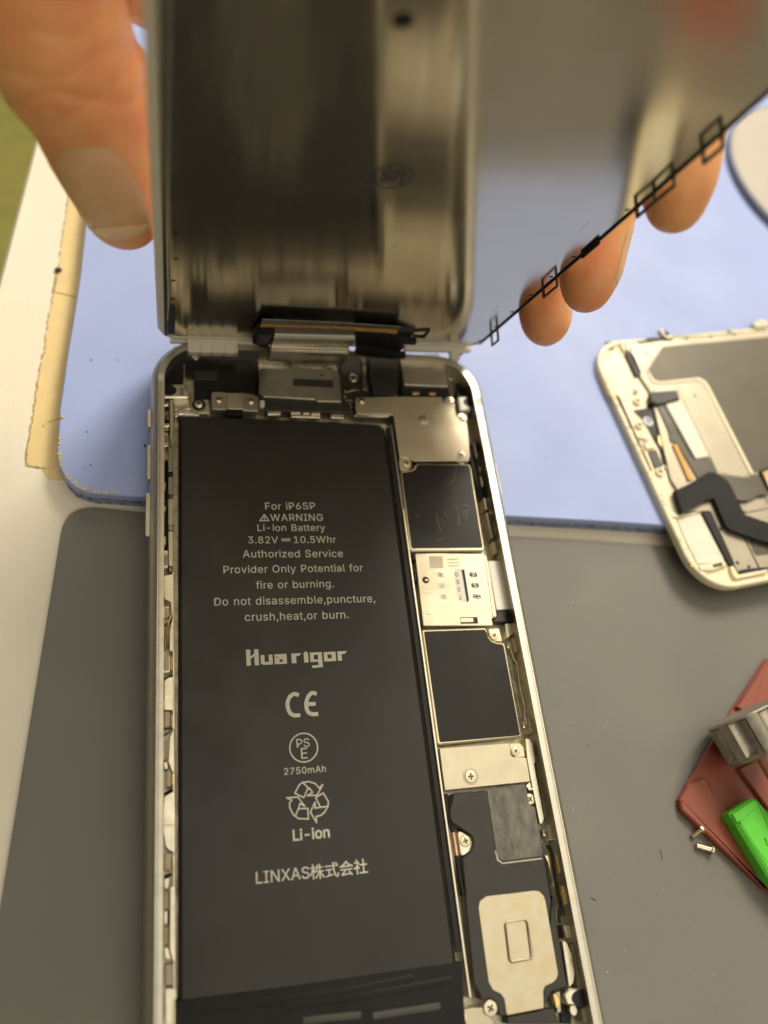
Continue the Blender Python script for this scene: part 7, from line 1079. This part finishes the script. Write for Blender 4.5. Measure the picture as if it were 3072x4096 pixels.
def nail(tip, base, up, r, length, half_deg, lift=.25, start=.0):
    """curved plate on the back of a fingertip (display frame, mm): from base towards tip"""
    T = Vector(tip); B = Vector(base); ax = (T - B).normalized(); U = Vector(up); U = (U - ax * U.dot(ax)).normalized(); Sd = ax.cross(U)
    bm = bmesh.new(); rows = []; nu, nv = 10, 12
    for i in range(nu + 1):
        s = i / nu; row = []
        prof = 1.0 - (.26 if r > 8 else .20) * s ** (1.3 if r > 8 else 2)
        wd = half_deg * (0.72 + 0.28 * math.sin(min(1, s * 1.6 + .12) * math.pi / 2)) * (1 if s > .12 else .80 + 1.6 * s)
        for j in range(nv + 1):
            t = -1 + 2 * j / nv; a = math.radians(wd) * t
            bow = (1 - t * t) * (.9 if s > .9 else 0) - (1 - t * t) * (1.1 * (1 - s) ** 2)
            d = U * math.cos(a) + Sd * math.sin(a)
            o_ = B + ax * (start + s * length + bow)
            h_ = SKIN.ray_cast(o_ + d * r * 1.3, -d, 25)
            q_ = h_[0] if h_[0] is not None else o_ + d * r * prof
            edge_ = max(abs(t), abs(2 * s - 1))
            row.append(bm.verts.new(q_ + d * (lift * (1.0 if edge_ < .95 else .3))))
        rows.append(row)
    for i in range(nu):
        for j in range(nv): bm.faces.new((rows[i][j], rows[i][j + 1], rows[i + 1][j + 1], rows[i + 1][j]))
    r_ = bmesh.ops.extrude_face_region(bm, geom=bm.faces[:])
    c = (T + B) / 2
    for v in [g for g in r_['geom'] if isinstance(g, bmesh.types.BMVert)]:
        w = v.co - B; w = (w - ax * w.dot(ax)).normalized(); v.co -= w * .9
    return bm
part('nail', nail((-41.4, 40.0, -7.5), (-46.0, 56.6, -13.8), (-.20, .32, .72), 9.3, 15.2, 44, .3), M['nail'], person)
part('nail_edge', nail((-41.4, 40.0, -7.5), (-46.0, 56.6, -13.8), (-.20, .32, .72), 9.3, 1.6, 40, .36, 14.6), M['nail_edge'], person)
part('nail', nail((43.3, 40.0, 2.2), (45.2, 42.8, -10), (1.0, .30, .10), 5.9, 10.6, 44, .3), M['nail'], person)
part('nail', nail((43.0, 22.6, 2.8), (43.0, 23.4, -8), (1.0, .35, .1), 5.5, 9.2, 52, .1), M['nail'], person)
part('nail', nail((43.2, 69.2, -0.6), (44.2, 72.0, -12), (1.0, -.1, .0), 5.8, 10, 46, .1), M['nail'], person)

# ================================================================== SECOND DISPLAY ON THE MATS
o2 = [(75.97,8.06),(79.1,12.98),(85.05,-54.34),(91.21,-59.33)]
ax_s = (Vector(o2[0]) - Vector(o2[2])); ax_s.normalize()              # along its short end, towards the far corner
ax_l = Vector((ax_s.y, -ax_s.x))                                       # along its length, out of the picture
if ax_l.x < 0: ax_l = -ax_l
org = Vector(o2[2])
def l2w(a, b): q = org + ax_s * a + ax_l * b; return (q.x, q.y)
def w2l(p): q = Vector(p) - org; return (q.dot(ax_s), q.dot(ax_l))
far = w2l(o2[1])[0] + 0.6; near = w2l(o2[3])[0] - 1.0
OUT = [l2w(*p) for p in rrect(near, far, -0.2, 157.0, 10.5, 10)]
INN = [l2w(*p) for p in rrect(near + 1.5, far - 1.5, 1.3, 155.5, 9.3, 10)]
sd = thing('removed_display', 'removed yellowed white display lying back side up across the mat edge', 'display', WD, (l2w((near + far) / 2, 78)[0], l2w((near + far) / 2, 78)[1], 3.96))
part('white_frame', prism(OUT, 3.97, 5.4, .25), M['yellowed'], sd)
part('frame_rim', ringprism(OUT, INN, 5.2, 6.0, None, .3), M['yellowed'], sd)
def lay(name, zm, pts, z, m, z0=5.3, bev=.1, r=.35, par=None, label=None):
    return part(name, prism(fillet([p + (r,) for p in pts], seg=3), z0, z, bev), M[m], par or sd, label)
b0 = [w2l(p) for p in [(87.34,13.22),(103.28,-55.42)]]
backp = lay('back_plate', 0, [(86.87,12.73),(89.61,14.68),(103.15,15.83),(137.62,21.38),(153.42,23.89),(127.37,-52.98),(106.18,-55.65),(99.65,-56.56),(97.27,-55.49),(96.12,-47.65),(95.45,-39.16),(88.53,-39.55),(88.09,-33.1),(87.2,-30.09),(89.81,-2.57),(88.39,1.9)], 6.2, 'lcd2')
lay('etched_recess', 0, [(98.74,13.03),(104.21,13.99),(136.83,19.54),(155.23,22.62),(137.91,-25.59),(118.15,-26.22),(112.73,-28.12),(109.3,0),(108.66,1.74),(107.12,2.77),(94,0.58),(92.31,1),(91.24,4.46)], 6.24, 'lcd2b', 6.1, .02, .9, backp)
g = [(91.12,4.33),(92.18,0.88),(93.86,0.46),(106.98,2.65),(108.51,1.62),(109.15,-0.12),(112.79,-28.21),(111.69,-28.42),(108.05,-0.84),(107.54,0.68),(106.2,1.62),(93.61,-0.34),(91.28,-0.04),(90.47,4.07)]
lay('plate_ridge', 0, g, 6.5, 'yellowed', 6.1, .1, .3, backp)
lay('lower_plate', 0, [(98.65,-0.07),(104.04,1.21),(106.63,1.45),(107.91,0.33),(111.46,-28.17),(109,-29.32),(101.84,-27.77)], 6.3, 'lcd2', 6.1, .05, .6, backp)
lay('plate_ridge', 0, [(90.55,4.07),(97.38,13.36),(97.92,12.84),(91.45,4.35)], 6.45, 'lcd2', 6.1, .08, .2, backp)
lay('white_label', 0, [(93.16,-6.53),(98.03,-5.78),(100.91,-23.18),(96.46,-23.97),(94.42,-13.57),(93.73,-13.02)], 6.5, 'white', 6.2, .03, .25)
lay('black_foam', 0, [(89.81,-3.58),(97.72,-2.72),(97.64,-5.65),(90.23,-7.87),(88.13,-7.05),(88.51,-4.92)], 7.2, 'charcoal', 5.6, .3, .5)
lay('white_bar', 0, [(90.62,-2.39),(97.49,-1.14),(98.11,-2.32),(90.69,-3.45)], 6.6, 'yellowed', 5.6, .15, .3)
lay('display_flex', 0, [(90.41,-8.26),(92.73,-7.23),(93.58,-13.11),(94.42,-13.57),(96.46,-23.97),(101.05,-23.58),(101.5,-27.78),(94.98,-30.21),(92.39,-19.64),(90.69,-18.89),(91.12,-15.45)], 6.55, 'film', 5.6, .05, .2)
lay('flex_edge', 0, [(92.3,-7.56),(92.99,-7.27),(94.34,-14.04),(96.44,-24.33),(95.61,-24.12),(93.72,-15.29),(93.67,-13.65)], 6.7, 'black', 6.2, .05, .1)
lay('orange_strip', 0, [(90.82,-19.9),(92.22,-19.77),(93.62,-30.2),(91.93,-30.88)], 6.7, 'copper_dummy' if False else 'orange', 6.0, .08, .2)
lay('camera_recess', 0, [(83.1,-8.88),(87.69,-7.96),(89.91,-2.12),(89.9,-5.96),(91.17,-7.59),(91.46,-18.29),(92.73,-23.82),(93.19,-30.41),(91.2,-31.2),(90.64,-26.61),(86.84,-25.33),(87.46,-19.22),(86.62,-18.84),(85.94,-14.84),(85,-11.61)], 5.6, 'black', 5.2, .05, .3)
rc = [(86.46,-12.43),(85,-12.49)]; rr = (Vector(rc[0]) - Vector(rc[1])).length
part('camera_ring', ringprism(circle(rc[0][0], rc[0][1], rr, 28), circle(rc[0][0], rc[0][1], rr * .68, 28), 5.2, 5.9, None, .12), M['sim'], sd)
part('camera_window', prism(circle(rc[0][0], rc[0][1], rr * .68, 28), 5.2, 5.62), M['blue'], sd)
g = [(87.86,-16.79),(89.5,-16.53),(90.22,-20.52),(89.3,-21.93),(88.19,-21.77),(87.54,-19.01)]; lay('earpiece_mesh', 0, g, 5.9, 'gold', 5.3, .1, .9)
g2 = offset_poly(fillet([p + (.9,) for p in g], seg=3), -.7); part('earpiece_gasket', prism(g2, 5.3, 5.75, .1), M['black'], sd)
lay('sensor_flex', 0, [(83.73,-21.62),(86.17,-21.15),(86.51,-26.02),(84.04,-26.65)], 5.8, 'board', 5.3, .05, .2)
lay('sensor_plate', 0, [(86.97,-25.96),(91.34,-24.89),(91.25,-30.86),(88.44,-32.41),(87.74,-28.82)], 5.9, 'dull', 5.3, .08, .3)
for c, r in zip([(85.09,-6.06),(83.32,-13.79),(85.01,-27.92),(85.66,-2.86),(84.09,-18.78)], (1.15, 1.05, 1.2, .7, .8)):
    part('screw_post', ringprism(circle(c[0], c[1], r, 20), circle(c[0], c[1], r * .5, 20), 5.2, 6.1, None, .12), M['yellowed'], sd)
    part('hole', prism(circle(c[0], c[1], r * .5, 16), 5.2, 5.6), M['dull'], sd)
lay('frame_clip', 0, [(82.44,-17.11),(85.67,-16.6),(85.96,-20.57),(83.07,-21.25),(82.92,-19.28),(84.14,-19.05),(84.13,-17.85),(82.52,-18.11)], 6.0, 'yellowed', 5.2, .1, .3)
lay('corner_slot', 0, [(81.18,13.93),(83.49,14.24),(83.28,11.36),(80.95,10.97)], 5.62, 'black', 5.2, .02, .3)
lay('corner_bar', 0, [(85.22,14.34),(86.5,14.53),(86.65,10.89),(85.71,10.46)], 6.2, 'yellowed', 5.2, .1, .2)
lay('foam_strip', 0, [(85.97,9.94),(87.69,10.97),(88.59,9.23),(89.14,3.04),(87.03,2.03)], 6.2, 'black', 5.2, .15, .3)
lay('edge_foam', 0, [(90.36,14.11),(102.6,17.12),(103.05,15.89),(91.39,13.45)], 6.35, 'black', 5.4, .1, .1)
lay('edge_strip', 0, [(91.87,15.01),(113.59,18.96),(138.23,23.25),(137.81,22.22),(113.17,17.78),(100.67,16.4)], 6.4, 'yellowed', 5.3, .1, .1)
for g in ([(99.01,18.46),(100.21,19.03),(100.57,16.46),(102.42,16.94),(102.72,15.93),(100.25,15.5)], [(123.3,21.04),(124.35,21.42),(124.08,20.13),(122.62,19.82)], [(132.28,23.5),(135.16,25.5),(138.87,25.58),(137.81,22.97),(133.23,21.85)]):
    lay('bent_tab', 0, g, 7.0, 'dull', 5.6, .15, .1)
for c in [(88.13,11.28),(89.63,13.54),(92.76,10.35),(107.87,16.68),(116.43,18.12),(125.01,19.63),(103.52,-3.64),(96.88,-44.2),(98.15,-53.49),(101.02,-54.57)]:
    part('hole', prism(circle(c[0], c[1], .42, 14), 6.1, 6.315), M['black'], sd)
lay('frame_step', 0, [(76.25,5.3),(77.2,-3.24),(79.9,-3.31),(79.07,-10.43),(82.3,-27.15),(83.63,-27.7),(82.1,-26.58),(79.53,-11.23),(80.31,-4.55),(77.29,-4.29)], 5.6, 'stain', 5.3, .05, .1)
st = [(78.09,8.63),(81.4,9.09),(81.71,8.8),(78.3,7.98)]; lay('glue_residue', 0, st, 5.46, 'stain', 5.3, .02, .2)
rb2 = bmesh.new()
for k in range(46):
    q = Vector(OUT[0]); a_ = random.uniform(near + 6, far - 12); q = l2w(a_, random.uniform(.2, 1.2)); s = random.uniform(.2, .5)
    prism(circle(q[0], q[1], s, 7, s * random.uniform(.4, 1)), 5.9, 6.03, 0, rb2)
part('glue_residue', rb2, M['stain'], sd, kind='stuff')
lay('side_slot', 0, [(93.23,-39.56),(95.83,-39.18),(97.33,-53.47),(96.64,-54.32),(95.6,-53.61)], 6.22, 'black', 5.2, .03, .2)
lay('lower_panel', 0, [(85.59,-41.34),(92.88,-39.69),(95.34,-52.53),(92.14,-53.17),(87.3,-53.44),(86.12,-47.38)], 5.7, 'white', 5.2, .15, .6)
lay('lower_lip', 0, [(82.88,-34.53),(83.69,-34.34),(84.3,-39.28),(86.9,-40.36),(93.41,-38.88),(93.4,-39.43),(85.92,-41.09),(83.63,-40.19)], 5.9, 'yellowed', 5.3, .1, .2)
lay('corner_clip', 0, [(90.63,-53.38),(94.57,-52.64),(95.05,-54.13),(90.25,-55.41),(87.02,-55.35),(86.77,-54)], 6.3, 'yellowed', 5.2, .2, .3)
g = [(90.86,-53.85),(93.75,-53.27),(93.63,-54.3),(90.78,-54.66)]; lay('slot', 0, g, 6.33, 'lcd2b', 6.0, .0, .3)
lay('corner_clip', 0, [(95.55,-54.57),(96.6,-54.24),(97.17,-56.64),(106.04,-55.43),(105.69,-56.29),(96.17,-57.81),(95.57,-56.95)], 6.4, 'yellowed', 5.2, .15, .3)
lay('inner_gap', 0, [(98,-55.42),(100.36,-55.11),(106.72,-54.7),(106.51,-55.22),(98.17,-56.44)], 6.23, 'black', 5.3, .0, .1)
lay('panel_seam', 0, [(102.48,-46.35),(102.89,-46.28),(104.22,-55.64),(103.72,-55.73)], 6.24, 'black', 6.0, .0, .05, backp)
lay('etched_recess', 0, [(103.58,-47.08),(109.21,-48.12),(121.93,-47.12),(120.16,-51.11),(107.88,-51.39),(104.35,-51.7),(103.9,-50.92)], 6.235, 'lcd2b', 6.1, .02, .5, backp)
lay('plate_ridge', 0, [(105.46,-39.09),(111.83,-37.93),(113.49,-37.16),(113.79,-35.06),(114.72,-35.24),(114.42,-37.91),(112.12,-38.68),(105.56,-39.83)], 6.5, 'lcd2', 6.1, .1, .3, backp)
# folded black flex with a smoky translucent tail
fx_ = [(86.91,-33.92),(90.47,-32.49),(97.94,-28.68),(100.29,-28.63),(102.84,-31.05),(103.33,-33.07),(104.28,-40.92),(110.29,-43.12),(117.28,-46.25),(114.95,-51.63),(108.03,-48.65),(105.65,-47.99),(98.38,-45.17),(97.49,-44.02),(97.08,-40.03),(96.9,-36.34),(94.67,-36.73),(86.78,-40.25)]
part('black_flex', prism(fillet([p + (.15,) for p in fx_], seg=2), 7.36, 7.5, .04), M['flex'], sd)
part('black_flex', prism([(87.2,-33.86),(87.03,-40.09),(86.34,-40.27),(86.46,-34.05)], 5.9, 7.45, .1), M['flex'], sd)
lay('smoky_flex', 0, [(100.13,-28.73),(108.13,-29.98),(111.91,-29.01),(113.66,-29.17),(115.11,-31.5),(114.2,-34.79),(111.32,-35.01),(107.54,-36.57),(105.11,-36.77),(102.67,-36.04),(102.89,-31.3)], 7.2, 'film', 7.08, .03, .4)
lay('flex_connector', 0, [(113.66,-27.92),(116.72,-26.78),(121.92,-25.26),(121.36,-32.41),(114.47,-33.86)], 7.9, 'charcoal', 7.0, .1, .3)
pins = bmesh.new()
for k in range(8):
    a, b, c_, d_ = [Vector(q) for q in [(114.24,-28.81),(114.39,-33.21),(116.07,-27.99),(115.84,-32.61)]]
    p = a.lerp(b, (k + .5) / 8); q = c_.lerp(d_, (k + .5) / 8)
    for pz in line_poly([tuple(p), tuple(q)], .3): prism(pz, 7.8, 8.0, 0, pins)
part('gold_pins', pins, M['gold'], sd)

# ================================================================== RED PLASTIC, TOOL, GREEN PRY BAR, SCREWS
ro = [(101.37,-75.98),(87.86,-87.01),(70.68,-102.07),(67.69,-104.85),(67.43,-107.04),(81.88,-123.75)]
rd = [tuple(p) for p in ro] + [(ro[-1][0] + 14, ro[-1][1] - 9), (ro[0][0] + 22, ro[0][1] - 2)]
red = thing('plastic_tray', 'red brown plastic piece with sunk channel and slanted rim on grey mat', 'plastic piece', WD, (95, -100, 0))
part('tray_base', prism(rd, 0.01, 0.8, .2), M['red'], red)
g = [(67.67,-104.9),(70.74,-102.07),(75.18,-101.12),(78.04,-108.14),(80.09,-119.28),(81.83,-123.86),(67.43,-107.04)]
part('left_ridge', prism(fillet([p + (.15,) for p in g]), 0.75, 1.7, .3), M['red'], red)
g = [(83.91,-99.89),(89.22,-98.46),(91.64,-103.65),(92.37,-109.6),(87.99,-108.56)]
part('right_ridge', prism(fillet([p + (.2,) for p in g]), 0.75, 1.8, .3), M['red'], red)
g = [(101.27,-76.22),(88.24,-86.89),(91.81,-88.8),(102.92,-84.92),(108,-77.14)]
part('upper_ridge', prism(fillet([p + (.2,) for p in g]), 0.75, 1.7, .3), M['red'], red)
# fluted steel tool lying on the plastic
def flute(a, r, z):
    if r < 6: return r
    k = (a / (2 * math.pi) * 8 + 0.32) % 1.0
    dd = abs(k - 0.5) / 0.5
    e = max(0.0, min(1.0, (z - 0.6) / 0.5)) * max(0.0, min(1.0, (8.2 - z) / 0.9))
    return r - 1.25 * e * max(0.0, 1 - (dd / 0.60) ** 2) ** 0.5
T0 = Vector([(82.76,-89.76)][0] + (9.9,)); T1 = T0 + Vector((3.0, -9.4, -0.35)) * 4
tl_ = (T1 - T0).normalized()
tw = thing('fluted_tool', 'fluted satin steel tool knob lying on the red brown plastic', 'tool', WD, (T0.x, T0.y, 2.4))
KP = [(.05, 0), (5.0, 0), (7.3, 0), (7.8, .15), (8.05, .5), (8.05, .62), (8.05, .8), (8.05, 1.1), (8.05, 2), (8.05, 4), (8.05, 6), (8.05, 7.2), (8.05, 7.6), (8.05, 8.0), (8.0, 8.3), (7.2, 8.9), (4, 9.0), (.05, 9.0)]
b_ = lathe(KP, 192, None, flute)
rotm = tl_.to_track_quat('Z', 'Y').to_matrix().to_4x4()
b_.transform(Matrix.Translation(T0) @ rotm); part('knob', b_, M['knob'], tw, smooth=40)
b_ = lathe([(2.3, 8.8), (2.3, 16), (2.2, 18), (2.2, 44), (.05, 44.5)], 24); b_.transform(Matrix.Translation(T0) @ rotm); part('shaft', b_, M['pinkish'], tw)
# green pry tool
gp_ = [(75.88,-109.06),(76.51,-108.58),(82.4,-106.37),(83.72,-106.79),(85.18,-109.38),(90.19,-119.46),(85.91,-129.18),(80.36,-121.17),(77.02,-111.99),(76.79,-111.02)]
gr = thing('pry_tool', 'bright green plastic pry tool with a blunt chisel end', 'pry tool', WD, (108, -118, 2.4))
part('handle', prism(fillet([p + (.35,) for p in gp_]), 1.85, 5.0, .5), M['green'], gr)
g = [(76.33,-109.08),(82.38,-106.82),(83.24,-107.14),(83.44,-108.03),(77.98,-110.68),(76.88,-110.81)]; part('chisel_step', prism(fillet([p + (.4,) for p in g]), 4.8, 5.25, .2), M['green'], gr)
for g in ([(82.2,-113.96),(82.72,-114.84),(83.6,-116.46),(83.32,-117.13),(82.22,-115.38)], [(77.56,-110.41),(77.81,-110.91),(81.67,-121.11),(81.1,-121.05),(77.35,-111.35)]):
    part('moulded_rib', prism(fillet([p + (.2,) for p in g]), 4.8, 5.2, .15), M['green'], gr)
# loose screws
def loose(head, tipp, r, rh, label, thread):
    H = Vector(head); T = Vector(tipp); d = (T - H); Ln = d.length; d.normalize()
    t = thing('loose_screw', label, 'screw', WD, (H.x, H.y, 0), 'loose screws beside the red plastic')
    rm_ = Matrix.Translation(H) @ d.to_track_quat('Z', 'Y').to_matrix().to_4x4()
    b = lathe([(.05, -.25), (rh * .55, -.25), (rh * .9, -.12), (rh, .1), (rh, .45), (r, .5)], 24); b.transform(rm_); part('head', b, M['steel'], t)
    pr = [(r, .45)]; n = int(Ln / .28)
    for k in range(n): pr += [(r * (1.0 if not thread else 1.12), .5 + (k + .3) * .28), (r * (.98 if not thread else .72), .5 + (k + .8) * .28)]
    pr += [(r * .7, Ln), (.03, Ln + .1)]
    b = lathe(pr, 18); b.transform(rm_); part('shank', b, M['steel'], t)
s1 = [(71.34,-110.93),(69,-112.14)]; loose(s1[0] + (.95,), s1[1] + (.5,), .42, .95, 'short threaded steel screw touching the rim of the red brown plastic', True)
s2 = [(72.46,-115.15),(69.43,-113.97)]; loose(s2[0] + (.95,), s2[1] + (.62,), .62, .95, 'longer smooth steel screw lying clear of the red brown plastic', False)
